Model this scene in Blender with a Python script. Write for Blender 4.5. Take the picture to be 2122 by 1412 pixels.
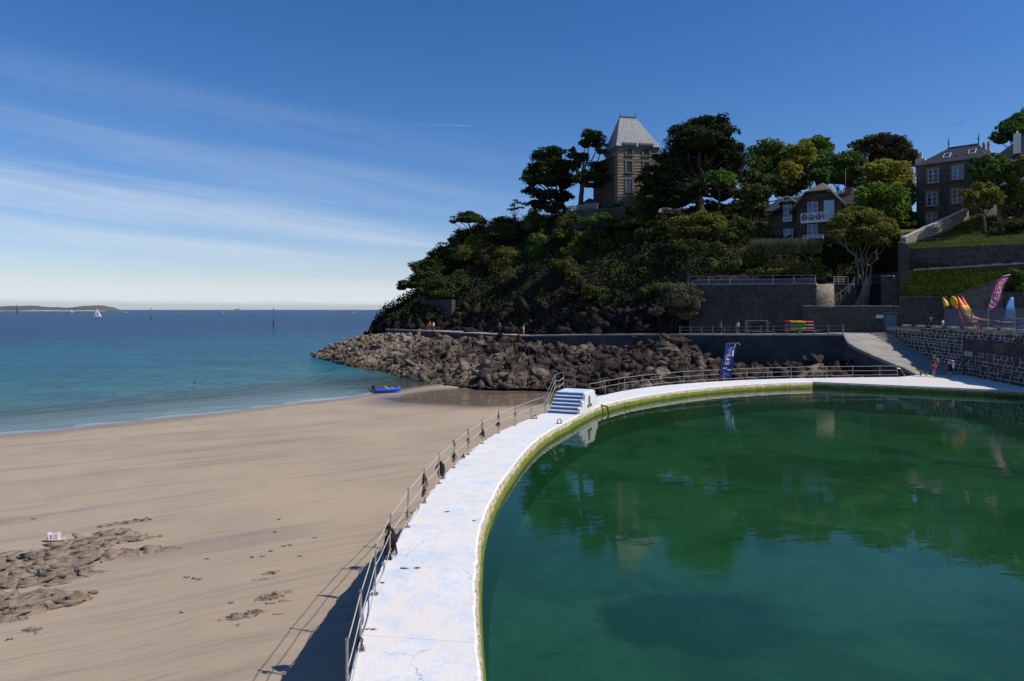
import bpy, bmesh, math, random
import numpy as np
from mathutils import Vector, Matrix

for _o in list(bpy.data.objects):
    bpy.data.objects.remove(_o)
SC = bpy.context.scene
COL = SC.collection
R = math.radians
CAMH = 9.6            # camera height above the sea
FPX = 1415.0          # focal length in pixels of the 2122 px wide photograph (24 mm lens)
CX, HY = 1061.0, 642.0

# ------------------------------------------------------------------ camera
cam = bpy.data.cameras.new("camera")
cam.lens = 24.0; cam.sensor_width = 36.0
cam.shift_y = -(706.0 - HY) / 2122.0
cam.clip_start = 0.1; cam.clip_end = 120000
cam_o = bpy.data.objects.new("camera", cam); COL.objects.link(cam_o)
cam_o.location = (0, 0, CAMH); cam_o.rotation_euler = (R(90), 0, 0)
SC.camera = cam_o

# ------------------------------------------------------------------ sun and sky
SUN_EL = 49.0
SUN_AZ = 107.0        # clockwise from +Y (the view direction)
sun = bpy.data.lights.new("sun", 'SUN'); sun.energy = 4.3; sun.angle = R(0.5); sun.color = (1.0, 0.95, 0.87)
sun_o = bpy.data.objects.new("sun", sun); COL.objects.link(sun_o)
_sd = Vector((math.sin(R(SUN_AZ)) * math.cos(R(SUN_EL)), math.cos(R(SUN_AZ)) * math.cos(R(SUN_EL)), math.sin(R(SUN_EL))))
sun_o.rotation_euler = _sd.to_track_quat('Z', 'Y').to_euler()
sun_o.location = (60, -20, 80)

W = bpy.data.worlds.new("World"); SC.world = W; W.use_nodes = True
def build_world():
    nt = W.node_tree; N = nt.nodes; L = nt.links
    for n in list(N): N.remove(n)
    out = N.new("ShaderNodeOutputWorld"); bg = N.new("ShaderNodeBackground")
    sky = N.new("ShaderNodeTexSky"); sky.sky_type = 'NISHITA'; sky.sun_disc = False
    sky.sun_elevation = R(SUN_EL); sky.sun_rotation = R(SUN_AZ)
    sky.altitude = 0; sky.air_density = 1.0; sky.dust_density = 0.25; sky.ozone_density = 3.2
    bg.inputs[1].default_value = 0.101
    def m(op, a, b=None, c=None, clamp=False):
        n = N.new("ShaderNodeMath"); n.operation = op; n.use_clamp = clamp
        for i, v in enumerate((a, b, c)):
            if v is None: continue
            if isinstance(v, (int, float)): n.inputs[i].default_value = v
            else: L.new(v, n.inputs[i])
        return n.outputs[0]
    tc = N.new("ShaderNodeTexCoord"); sep = N.new("ShaderNodeSeparateXYZ"); L.new(tc.outputs["Generated"], sep.inputs[0])
    x, y, z = sep.outputs
    def sm(a, b, src, lo=0.0, hi=1.0):
        n = N.new("ShaderNodeMapRange"); n.interpolation_type = 'SMOOTHSTEP'
        n.inputs[1].default_value = a; n.inputs[2].default_value = b; n.inputs[3].default_value = lo; n.inputs[4].default_value = hi
        L.new(src, n.inputs[0]); return n.outputs[0]
    # thin stratified cirrus: sheets tilted a little against the horizon, thinning out to the right
    q = m('ADD', z, m('MULTIPLY', x, 0.112))
    def noise(fq, fx, off, det, rough, dist=0.0):
        cmb = N.new("ShaderNodeCombineXYZ")
        L.new(m('MULTIPLY', q, fq), cmb.inputs[0]); L.new(m('ADD', m('MULTIPLY', x, fx), off), cmb.inputs[1]); L.new(m('MULTIPLY', y, fx), cmb.inputs[2])
        n = N.new("ShaderNodeTexNoise"); n.inputs["Scale"].default_value = 1.0; n.inputs["Detail"].default_value = det
        n.inputs["Roughness"].default_value = rough; n.inputs["Distortion"].default_value = dist
        L.new(cmb.outputs[0], n.inputs["Vector"]); return n.outputs[0]
    broad = noise(9.0, 1.6, 2.3, 3.0, 0.5, 0.4); fine = noise(34.0, 1.7, 7.7, 5.0, 0.56, 0.5); wisp = noise(120.0, 9.0, 1.1, 5.0, 0.65, 0.6)
    qq = m('ADD', q, m('MULTIPLY', m('SUBTRACT', broad, 0.5), 0.05))
    def sheet(c, w, amp): # soft band round tilt height c
        d = m('DIVIDE', m('SUBTRACT', qq, c), w); return m('MULTIPLY', m('POWER', 2.718, m('MULTIPLY', m('MULTIPLY', d, d), -1.0)), amp)
    sh = m('ADD', m('ADD', sheet(0.088, 0.030, 0.95), sheet(0.212, 0.022, 0.30)), m('ADD', sheet(0.150, 0.022, 0.36), sheet(0.030, 0.024, 0.85)))
    tex = m('ADD', m('MULTIPLY', sm(0.28, 0.72, fine), 0.80), m('MULTIPLY', sm(0.35, 0.7, wisp), 0.16))
    tex = m('ADD', tex, 0.10)
    right = sm(0.22, -0.28, x)
    cl = m('MULTIPLY', m('MULTIPLY', m('MULTIPLY', sh, tex), right), sm(0.38, 0.16, z))
    cl = m('MULTIPLY', cl, 0.64)
    wob = m('ADD', z, m('MULTIPLY', m('SUBTRACT', fine, 0.5), 0.020))
    veil = m('MULTIPLY', m('ADD', m('MULTIPLY', sm(0.052, 0.022, wob), 0.62), m('MULTIPLY', sm(0.16, 0.03, wob), 0.30)), sm(0.004, 0.016, wob))
    veil = m('MULTIPLY', veil, sm(0.75, -0.1, x, 0.45, 1.0))
    cl2 = m('MAXIMUM', cl, veil)
    mix = N.new("ShaderNodeMix"); mix.data_type = 'RGBA'
    L.new(cl2, mix.inputs[0])
    hs = N.new("ShaderNodeHueSaturation"); hs.inputs["Saturation"].default_value = 1.30; hs.inputs["Value"].default_value = 1.0
    L.new(sky.outputs[0], hs.inputs["Color"])
    tn = N.new("ShaderNodeMix"); tn.data_type = 'RGBA'; tn.blend_type = 'MULTIPLY'; tn.inputs[0].default_value = 1.0; tn.inputs[7].default_value = (0.96, 0.945, 1.13, 1)
    L.new(hs.outputs[0], tn.inputs[6]); L.new(tn.outputs[2], mix.inputs[6]); mix.inputs[7].default_value = (6.9, 7.6, 8.3, 1)
    mix2 = N.new("ShaderNodeMix"); mix2.data_type = 'RGBA'
    L.new(m('MULTIPLY', sm(0.013, 0.002, wob), 0.55), mix2.inputs[0]); L.new(mix.outputs[2], mix2.inputs[6]); mix2.inputs[7].default_value = (3.3, 5.0, 7.3, 1)
    L.new(mix2.outputs[2], bg.inputs[0]); L.new(bg.outputs[0], out.inputs[0])
build_world()
SC.view_settings.view_transform = 'Standard'; SC.view_settings.look = 'None'
SC.view_settings.exposure = 0.0; SC.view_settings.gamma = 1.0; SC.view_settings.use_curve_mapping = False
SC.render.engine = 'CYCLES'
SC.cycles.use_denoising = True
SC.cycles.max_bounces = 8; SC.cycles.transparent_max_bounces = 12; SC.cycles.diffuse_bounces = 3
SC.cycles.caustics_reflective = False; SC.cycles.caustics_refractive = False

# ------------------------------------------------------------------ helpers
def P(px, py, Y):
    return Vector(((px - CX) / FPX * Y, Y, CAMH + (HY - py) / FPX * Y))
def PZ(px, Y, z):
    return Vector(((px - CX) / FPX * Y, Y, z))
def tag(o, label=None, cat=None, group=None, kind=None):
    if label: o['label'] = label
    if cat: o['category'] = cat
    if group: o['group'] = group
    if kind: o['kind'] = kind
    return o
def empty(name, loc, label, cat, group=None, rz=0.0):
    o = bpy.data.objects.new(name, None); COL.objects.link(o)
    o.location = loc; o.rotation_euler = (0, 0, rz); o.empty_display_size = 0.3
    return tag(o, label, cat, group)
def copy_tree(o, parent=None):
    c = o.copy(); COL.objects.link(c); c.parent = parent
    for ch in [k for k in bpy.data.objects if k.parent == o]:
        copy_tree(ch, c)
    return c
def np_mesh(name, V, F, mat=None, parent=None, smooth=False, tint=None, mats=None, fmat=None):
    """V (n,3); F (m,3) or (m,4) -> linked mesh object"""
    V = np.asarray(V, dtype=np.float32); F = np.asarray(F, dtype=np.int32)
    me = bpy.data.meshes.new(name); k = F.shape[1]
    me.vertices.add(len(V)); me.vertices.foreach_set("co", V.ravel())
    me.loops.add(F.size); me.loops.foreach_set("vertex_index", F.ravel())
    me.polygons.add(len(F)); me.polygons.foreach_set("loop_start", np.arange(0, F.size, k, dtype=np.int32))
    try: me.polygons.foreach_set("loop_total", np.full(len(F), k, dtype=np.int32))
    except Exception: pass
    for mm in (mats or ([mat] if mat else [])): me.materials.append(mm)
    if fmat is not None: me.polygons.foreach_set("material_index", np.asarray(fmat, dtype=np.int32))
    if smooth: me.polygons.foreach_set("use_smooth", np.ones(len(F), dtype=bool))
    me.update(calc_edges=True)
    if tint is not None:
        a = me.attributes.new("tint", 'FLOAT', 'POINT' if len(tint) == len(V) else 'FACE'); a.data.foreach_set("value", np.asarray(tint, dtype=np.float32))
    o = bpy.data.objects.new(name, me); COL.objects.link(o)
    if parent: o.parent = parent
    return o
class MB:
    """collects primitive shapes; build() links them as ONE mesh object"""
    def __init__(s): s.v = []; s.f = []; s.m = []
    def add(s, vs, fs, m=0, M=None):
        b = len(s.v)
        for p in vs:
            p = Vector(p); s.v.append(tuple(M @ p if M else p))
        for f in fs: s.f.append(tuple(i + b for i in f)); s.m.append(m)
        return s
    def box(s, c, d, rz=0.0, m=0, M=None, taper=1.0):
        x, y, z = d[0] / 2, d[1] / 2, d[2] / 2; t = taper
        vs = [(-x, -y, -z), (x, -y, -z), (x, y, -z), (-x, y, -z), (-x * t, -y * t, z), (x * t, -y * t, z), (x * t, y * t, z), (-x * t, y * t, z)]
        T = Matrix.Translation(Vector(c)) @ Matrix.Rotation(rz, 4, 'Z')
        if M: T = M @ T
        return s.add(vs, [(0, 3, 2, 1), (4, 5, 6, 7), (0, 1, 5, 4), (1, 2, 6, 5), (2, 3, 7, 6), (3, 0, 4, 7)], m, T)
    def bar(s, a, b, w, h=None, m=0, up=Vector((0, 0, 1))):
        a = Vector(a); b = Vector(b); h = h or w; d = (b - a); ln = d.length
        if ln < 1e-6: return s
        d /= ln
        if abs(d.dot(up)) > 0.99: up = Vector((0, 1, 0))
        r = d.cross(up).normalized(); u = r.cross(d)
        vs = []
        for p in (a, b):
            for sx, sz in ((-1, -1), (1, -1), (1, 1), (-1, 1)): vs.append(p + r * (sx * w / 2) + u * (sz * h / 2))
        return s.add(vs, [(0, 1, 2, 3), (7, 6, 5, 4), (0, 4, 5, 1), (1, 5, 6, 2), (2, 6, 7, 3), (3, 7, 4, 0)], m)
    def tube(s, pts, r, n=6, m=0, cap=True):
        pts = [Vector(p) for p in pts]; k = len(pts)
        rs = r if isinstance(r, (list, tuple)) else [r] * k
        vs = []; ref = Vector((0.31, 0.87, 0.39)).normalized()
        for i, p in enumerate(pts):
            d = (pts[min(i + 1, k - 1)] - pts[max(i - 1, 0)])
            d = d.normalized() if d.length > 1e-9 else Vector((0, 0, 1))
            a = d.cross(ref)
            if a.length < 0.05: a = d.cross(Vector((1, 0, 0)))
            a.normalize(); b = d.cross(a)
            for j in range(n):
                t = 2 * math.pi * j / n; vs.append(p + (a * math.cos(t) + b * math.sin(t)) * rs[i])
        fs = []
        for i in range(k - 1):
            for j in range(n):
                j2 = (j + 1) % n; fs.append((i * n + j, i * n + j2, (i + 1) * n + j2, (i + 1) * n + j))
        if cap:
            fs.append(tuple(range(n - 1, -1, -1))); fs.append(tuple(range((k - 1) * n, k * n)))
        return s.add(vs, fs, m)
    def prism(s, poly, z0, z1, m=0, M=None):
        n = len(poly); ar = sum(poly[i][0] * poly[(i + 1) % n][1] - poly[(i + 1) % n][0] * poly[i][1] for i in range(n))
        if ar < 0: poly = poly[::-1]
        zz0 = z0 if isinstance(z0, (list, tuple)) else [z0] * n; zz1 = z1 if isinstance(z1, (list, tuple)) else [z1] * n
        if ar < 0:
            zz0 = list(zz0)[::-1]; zz1 = list(zz1)[::-1]
        vs = [(p[0], p[1], zz0[i]) for i, p in enumerate(poly)] + [(p[0], p[1], zz1[i]) for i, p in enumerate(poly)]
        fs = [tuple(range(n - 1, -1, -1)), tuple(range(n, 2 * n))] + [(i, (i + 1) % n, n + (i + 1) % n, n + i) for i in range(n)]
        return s.add(vs, fs, m, M)
    def ball(s, c, r, nu=8, nv=5, m=0, M=None):
        rx, ry, rz = r if isinstance(r, (list, tuple)) else (r, r, r); c = Vector(c)
        vs = [c + Vector((0, 0, -rz))]
        for i in range(1, nv):
            a = -math.pi / 2 + math.pi * i / nv
            for j in range(nu):
                t = 2 * math.pi * j / nu; vs.append(c + Vector((rx * math.cos(a) * math.cos(t), ry * math.cos(a) * math.sin(t), rz * math.sin(a))))
        vs.append(c + Vector((0, 0, rz))); fs = []; e = len(vs) - 1
        for j in range(nu):
            fs.append((0, 1 + (j + 1) % nu, 1 + j)); fs.append((e, e - nu + j, e - nu + (j + 1) % nu))
        for i in range(nv - 2):
            for j in range(nu):
                a = 1 + i * nu + j; b = 1 + i * nu + (j + 1) % nu; fs.append((a, b, b + nu, a + nu))
        return s.add(vs, fs, m, M)
    def build(s, name, mats, parent=None, smooth=False, kind=None):
        me = bpy.data.meshes.new(name); me.from_pydata(s.v, [], s.f)
        if not isinstance(mats, (list, tuple)): mats = [mats]
        for q in mats: me.materials.append(q)
        for i, p in enumerate(me.polygons):
            p.material_index = s.m[i]; p.use_smooth = smooth
        me.update(); o = bpy.data.objects.new(name, me); COL.objects.link(o)
        if parent: o.parent = parent
        if kind: o['kind'] = kind
        return o
# --- vectorised noise
def _h(ix, iy, iz, s):
    with np.errstate(over='ignore'):
        h = (ix.astype(np.int64) * 374761393 + iy.astype(np.int64) * 668265263 + iz.astype(np.int64) * 2147483647 + s * 1274126177) & 0xFFFFFFFF
        h = ((h ^ (h >> 13)) * 1274126177) & 0xFFFFFFFF
        h = ((h ^ (h >> 16)) * 2246822519) & 0xFFFFFFFF
        h = h ^ (h >> 15)
    return (h & 0xFFFFFF) / float(0xFFFFFF)
def vnoise(p, seed=0):
    p = np.asarray(p, dtype=np.float64); i = np.floor(p); f = p - i; i = i.astype(np.int64); w = f * f * (3 - 2 * f)
    r = np.zeros(len(p))
    for dx in (0, 1):
        for dy in (0, 1):
            for dz in (0, 1):
                ww = (w[:, 0] if dx else 1 - w[:, 0]) * (w[:, 1] if dy else 1 - w[:, 1]) * (w[:, 2] if dz else 1 - w[:, 2])
                r += ww * _h(i[:, 0] + dx, i[:, 1] + dy, i[:, 2] + dz, seed)
    return r * 2 - 1
def fbm(p, octv=4, seed=0, gain=0.5, ridged=False):
    p = np.asarray(p, dtype=np.float64); a = 1.0; t = np.zeros(len(p)); n = 0.0
    for k in range(octv):
        v = vnoise(p * (2.03 ** k) + 17.3 * k, seed + k)
        t += a * ((1 - 2 * np.abs(v)) if ridged else v); n += a; a *= gain
    return t / n
def voro(p, seed=0):
    """returns F1, F2 and the random value of the nearest cell"""
    p = np.asarray(p, dtype=np.float64); i = np.floor(p).astype(np.int64)
    f1 = np.full(len(p), 9.0); f2 = np.full(len(p), 9.0); cid = np.zeros(len(p))
    for dx in (-1, 0, 1):
        for dy in (-1, 0, 1):
            for dz in (-1, 0, 1):
                a, b, c = i[:, 0] + dx, i[:, 1] + dy, i[:, 2] + dz
                q = np.stack([a + _h(a, b, c, seed), b + _h(a, b, c, seed + 1), c + _h(a, b, c, seed + 2)], 1)
                d = np.linalg.norm(q - p, axis=1); r = _h(a, b, c, seed + 3)
                new = d < f1
                f2 = np.where(new, f1, np.minimum(f2, d)); cid = np.where(new, r, cid); f1 = np.where(new, d, f1)
    return f1, f2, cid
def blocks(p, seed=0):
    """tilted random facets, one per voronoi cell: height field of fractured rock (about -1..1) and distance to the joint"""
    p = np.asarray(p, dtype=np.float64); i = np.floor(p).astype(np.int64)
    f1 = np.full(len(p), 9.0); f2 = np.full(len(p), 9.0); h = np.zeros(len(p))
    for dx in (-1, 0, 1):
        for dy in (-1, 0, 1):
            for dz in (-1, 0, 1):
                a, b, c = i[:, 0] + dx, i[:, 1] + dy, i[:, 2] + dz
                df = p - np.stack([a + _h(a, b, c, seed), b + _h(a, b, c, seed + 1), c + _h(a, b, c, seed + 2)], 1)
                d = np.linalg.norm(df, axis=1); r = _h(a, b, c, seed + 3) - .5
                hh = r + df[:, 0] * (2 * _h(a, b, c, seed + 4) - .6) + df[:, 1] * (2 * _h(a, b, c, seed + 5) - 1.2) + df[:, 2] * (2 * _h(a, b, c, seed + 6) - 1)
                new = d < f1
                f2 = np.where(new, f1, np.minimum(f2, d)); h = np.where(new, hh, h); f1 = np.where(new, d, f1)
    return h, f2 - f1
def catmull(pts, n):
    pts = np.asarray(pts, dtype=float); t = np.r_[0, np.cumsum(np.linalg.norm(np.diff(pts, axis=0), axis=1))]
    m = np.gradient(pts, t, axis=0); u = np.linspace(0, t[-1], n); k = np.clip(np.searchsorted(t, u, 'right') - 1, 0, len(t) - 2)
    h = (t[k + 1] - t[k])[:, None]; s = (u - t[k])[:, None] / h
    return (2 * s**3 - 3 * s**2 + 1) * pts[k] + (s**3 - 2 * s**2 + s) * h * m[k] + (-2 * s**3 + 3 * s**2) * pts[k + 1] + (s**3 - s**2) * h * m[k + 1]
def loft(cols, nu, nv):
    """cols: list of (param, [points...]) with equal row counts -> (nu*nv,3) grid, linear in both directions"""
    ks = np.array([c[0] for c in cols], float); A = np.array([[tuple(p) for p in c[1]] for c in cols])  # (C,R,3)
    u = np.linspace(ks[0], ks[-1], nu); rr = A.shape[1]; v = np.linspace(0, rr - 1, nv)
    B = np.empty((nu, rr, 3))
    for r in range(rr):
        for c in range(3): B[:, r, c] = np.interp(u, ks, A[:, r, c])
    G = np.empty((nu, nv, 3)); k = np.clip(np.floor(v).astype(int), 0, rr - 2); t = (v - k)[None, :, None]
    G = B[:, k, :] * (1 - t) + B[:, k + 1, :] * t
    return G
def grid_faces(nu, nv, flip=False):
    i, j = np.meshgrid(np.arange(nu - 1), np.arange(nv - 1), indexing='ij'); a = (i * nv + j).ravel()
    F = np.stack([a, a + nv, a + nv + 1, a + 1], 1)
    return F[:, ::-1] if flip else F
def grid_normals(G):
    du = np.gradient(G, axis=0); dv = np.gradient(G, axis=1); n = np.cross(du, dv)
    return n / (np.linalg.norm(n, axis=2, keepdims=True) + 1e-9)

# ------------------------------------------------------------------ materials
class NT:
    def __init__(s, name):
        s.mat = bpy.data.materials.new(name); s.mat.use_nodes = True; s.t = s.mat.node_tree
        for n in list(s.t.nodes): s.t.nodes.remove(n)
        s.out = s.t.nodes.new("ShaderNodeOutputMaterial")
        s.geo = s.t.nodes.new("ShaderNodeNewGeometry"); s.tc = s.t.nodes.new("ShaderNodeTexCoord")
    def n(s, typ, **kw):
        nd = s.t.nodes.new(typ)
        for k, v in kw.items(): setattr(nd, k, v)
        return nd
    def set(s, inp, v):
        if isinstance(v, bpy.types.NodeSocket): s.t.links.new(v, inp)
        elif isinstance(v, (tuple, list)) and len(v) == 3 and inp.type == 'RGBA': inp.default_value = (*v, 1)
        else: inp.default_value = v
    def math(s, op, a, b=None, clamp=False):
        nd = s.n("ShaderNodeMath", operation=op, use_clamp=clamp); s.set(nd.inputs[0], a)
        if b is not None: s.set(nd.inputs[1], b)
        return nd.outputs[0]
    def mapr(s, v, a, b, lo=0.0, hi=1.0, smooth=True):
        nd = s.n("ShaderNodeMapRange"); nd.interpolation_type = 'SMOOTHSTEP' if smooth else 'LINEAR'
        s.set(nd.inputs[0], v)
        for i, q in enumerate((a, b, lo, hi)): nd.inputs[i + 1].default_value = q
        return nd.outputs[0]
    def mix(s, f, a, b, blend='MIX'):
        nd = s.n("ShaderNodeMix", data_type='RGBA', blend_type=blend); s.set(nd.inputs[0], f); s.set(nd.inputs[6], a); s.set(nd.inputs[7], b)
        return nd.outputs[2]
    def noise(s, scale, detail=4, rough=0.55, vec=None, dist=0.0, out=0):
        nd = s.n("ShaderNodeTexNoise"); nd.inputs["Scale"].default_value = scale; nd.inputs["Detail"].default_value = detail
        nd.inputs["Roughness"].default_value = rough; nd.inputs["Distortion"].default_value = dist
        s.set(nd.inputs["Vector"], vec if vec is not None else s.tc.outputs["Object"]); return nd.outputs[out]
    def voro(s, scale, vec=None, feature='F1', out=0, rand=1.0):
        nd = s.n("ShaderNodeTexVoronoi", feature=feature); nd.inputs["Scale"].default_value = scale; nd.inputs["Randomness"].default_value = rand
        s.set(nd.inputs["Vector"], vec if vec is not None else s.tc.outputs["Object"]); return nd.outputs[out]
    def mapping(s, scale=(1, 1, 1), rot=(0, 0, 0), loc=(0, 0, 0), vec=None):
        v = vec if vec is not None else s.tc.outputs["Object"]
        if any(rot):       # turn first, stretch afterwards
            r = s.n("ShaderNodeMapping"); r.inputs["Rotation"].default_value = rot; s.set(r.inputs["Vector"], v); v = r.outputs[0]
        nd = s.n("ShaderNodeMapping"); nd.inputs["Scale"].default_value = scale; nd.inputs["Location"].default_value = loc
        s.set(nd.inputs["Vector"], v); return nd.outputs[0]
    def bump(s, h, strength=0.5, dist=0.1, normal=None):
        nd = s.n("ShaderNodeBump"); nd.inputs["Strength"].default_value = strength; nd.inputs["Distance"].default_value = dist
        s.set(nd.inputs["Height"], h)
        if normal is not None: s.set(nd.inputs["Normal"], normal)
        return nd.outputs[0]
    def attr(s, name):
        nd = s.n("ShaderNodeAttribute", attribute_name=name); return nd.outputs["Fac"]
    def bsdf(s, color, rough=0.8, normal=None, metal=0.0, spec=0.5, finish=True):
        nd = s.n("ShaderNodeBsdfPrincipled"); s.set(nd.inputs["Base Color"], color); s.set(nd.inputs["Roughness"], rough)
        nd.inputs["Metallic"].default_value = metal; s.set(nd.inputs["Specular IOR Level"], spec)
        if normal is not None: s.set(nd.inputs["Normal"], normal)
        if finish: s.t.links.new(nd.outputs[0], s.out.inputs[0])
        return nd.outputs[0]
    def finish(s, sh): s.t.links.new(sh, s.out.inputs[0]); return s.mat
def simple(name, c1, c2=None, scale=3.0, rough=0.7, bump=0.0, bscale=None, metal=0.0, spec=0.3, detail=5):
    s = NT(name); c2 = c2 or tuple(x * 0.75 for x in c1)
    f = s.mapr(s.noise(scale, detail, 0.6), 0.3, 0.7)
    nrm = s.bump(s.noise(bscale or scale * 3, 5, 0.65), bump, 0.05) if bump else None
    s.bsdf(s.mix(f, c1, c2), rough, nrm, metal, spec); return s.mat

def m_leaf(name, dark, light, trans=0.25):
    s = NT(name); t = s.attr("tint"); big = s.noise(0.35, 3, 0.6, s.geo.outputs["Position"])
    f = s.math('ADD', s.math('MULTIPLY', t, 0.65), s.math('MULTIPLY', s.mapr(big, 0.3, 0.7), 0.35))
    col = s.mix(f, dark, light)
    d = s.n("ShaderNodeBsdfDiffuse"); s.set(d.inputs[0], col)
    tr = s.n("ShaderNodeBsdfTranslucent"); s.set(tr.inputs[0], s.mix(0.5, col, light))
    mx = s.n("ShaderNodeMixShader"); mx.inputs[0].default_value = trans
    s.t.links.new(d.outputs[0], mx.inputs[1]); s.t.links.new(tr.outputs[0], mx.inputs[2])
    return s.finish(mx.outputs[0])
def m_rock(name, light, mid, dark, scale=0.8, bump=0.9):
    s = NT(name); pos = s.geo.outputs["Position"]
    a = s.noise(scale, 7, 0.65, pos); b = s.noise(scale * 5, 5, 0.7, pos); v = s.voro(scale * 2.2, s.mapping((1, 1, 1.8), (0.4, 0.3, 0.5), vec=pos), 'DISTANCE_TO_EDGE')
    c = s.mix(s.mapr(a, 0.32, 0.66), dark, mid); c = s.mix(s.mapr(b, 0.50, 0.75), c, light)
    c = s.mix(s.mapr(v, 0.0, 0.06), tuple(x * 0.45 for x in dark), c)
    h = s.math('ADD', s.math('MULTIPLY', a, 1.0), s.math('MULTIPLY', b, 0.5)); h = s.math('ADD', h, s.math('MULTIPLY', s.mapr(v, 0, 0.1), 0.3))
    s.bsdf(c, 0.9, s.bump(h, bump, 0.35), 0, 0.15); return s.mat
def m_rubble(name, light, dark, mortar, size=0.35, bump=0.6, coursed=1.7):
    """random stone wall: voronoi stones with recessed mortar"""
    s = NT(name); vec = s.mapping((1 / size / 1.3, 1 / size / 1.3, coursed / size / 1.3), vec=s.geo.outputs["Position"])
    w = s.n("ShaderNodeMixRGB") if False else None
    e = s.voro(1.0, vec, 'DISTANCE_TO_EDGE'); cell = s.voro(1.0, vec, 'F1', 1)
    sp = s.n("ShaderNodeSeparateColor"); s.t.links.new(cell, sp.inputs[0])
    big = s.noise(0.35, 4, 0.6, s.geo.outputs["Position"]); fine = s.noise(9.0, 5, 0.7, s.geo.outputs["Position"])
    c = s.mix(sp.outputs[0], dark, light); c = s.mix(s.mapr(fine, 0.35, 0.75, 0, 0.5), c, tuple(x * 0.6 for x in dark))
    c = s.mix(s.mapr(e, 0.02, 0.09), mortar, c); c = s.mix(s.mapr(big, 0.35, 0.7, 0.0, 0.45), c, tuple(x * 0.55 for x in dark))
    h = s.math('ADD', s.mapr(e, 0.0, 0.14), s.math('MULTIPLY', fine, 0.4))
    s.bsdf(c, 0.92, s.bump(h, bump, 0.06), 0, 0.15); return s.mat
# ------------------------------------------------------------------ material library
WL0 = (-40.3, 53.7); WLN = (0.745, -0.666)      # waterline origin and its landward normal
def sand_d(x, y): return (x - WL0[0]) * WLN[0] + (y - WL0[1]) * WLN[1] - 2.0 + 2.4 * ((x + 27) / 16.0) ** 2 * (np.abs(x + 27) < 22) + 4.5 * (np.abs(x + 27) >= 22)
def sand_z(x, y):
    d = sand_d(np.asarray(x, float), np.asarray(y, float))
    return np.where(d > 0, np.minimum(0.0150 * d, 0.74 + 0.001 * d), np.maximum(0.022 * d, -6.0))
def on_sand(px, py):
    z = 0.5
    for _ in range(12):
        Y = (CAMH - z) * FPX / (py - HY); X = (px - CX) / FPX * Y; z = float(sand_z(X, Y))
    return Vector((X, Y, z))

def m_sand():
    s = NT("beach_sand"); pos = s.geo.outputs["Position"]
    wet = s.attr("wet")
    warp = s.noise(0.10, 3, 0.5, pos, out=1)
    vw = s.n("ShaderNodeVectorMath", operation='MULTIPLY_ADD'); s.set(vw.inputs[0], warp); vw.inputs[1].default_value = (2.2, 2.2, 0); s.set(vw.inputs[2], pos)
    st = s.mapping((0.05, 0.85, 0.2), (0, 0, -R(29)), vec=vw.outputs[0])
    st2 = s.mapping((0.16, 2.6, 0.5), (0, 0, -R(31)), vec=vw.outputs[0])
    n1 = s.noise(1.0, 6, 0.62, st, 0.6); n2 = s.noise(1.0, 6, 0.66, st2, 0.3); pat = s.noise(0.14, 4, 0.6, pos)
    grain = s.noise(28.0, 4, 0.75, pos); gr2 = s.noise(3.0, 5, 0.7, pos)
    base = s.mix(s.mapr(pat, 0.3, 0.7), (0.435, 0.338, 0.236), (0.372, 0.292, 0.208))
    k = s.math('MULTIPLY', s.mapr(n1, 0.50, 0.70), s.mapr(pat, 0.25, 0.6, 0.35, 1.0))
    c = s.mix(s.math('MULTIPLY', k, 0.62), base, (0.20, 0.175, 0.152))
    c = s.mix(s.math('MULTIPLY', s.mapr(n2, 0.55, 0.75), 0.36), c, (0.24, 0.205, 0.17))
    st3 = s.mapping((0.35, 7.0, 1), (0, 0, -R(30)), vec=vw.outputs[0]); n3 = s.noise(1.0, 5, 0.65, st3, 0.2)
    c = s.mix(s.math('MULTIPLY', s.mapr(n3, 0.52, 0.68), s.mapr(pat, 0.35, 0.6, 0.05, 0.5)), c, (0.23, 0.192, 0.158))
    c = s.mix(s.mapr(grain, 0.45, 0.8, 0, 0.35), c, (0.28, 0.225, 0.17)); c = s.mix(s.mapr(gr2, 0.5, 0.8, 0, 0.25), c, (0.46, 0.37, 0.28))
    c = s.mix(wet, c, s.mix(s.mapr(n2, 0.4, 0.7), (0.20, 0.15, 0.105), (0.15, 0.112, 0.08)))
    rg = s.mapr(wet, 0.2, 0.95, 0.9, 0.08)
    hh = s.math('ADD', s.math('MULTIPLY', n2, 1.0), s.math('MULTIPLY', grain, 0.12)); hh = s.math('ADD', hh, s.math('MULTIPLY', s.noise(1.6, 5, 0.6, st2), 0.6))
    hh = s.math('MULTIPLY', hh, s.mapr(wet, 0.0, 0.8, 1.0, 0.015))
    s.bsdf(c, rg, s.bump(hh, 0.5, 0.05), 0, s.mapr(wet, 0.0, 1.0, 0.15, 0.6)); return s.mat
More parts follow.
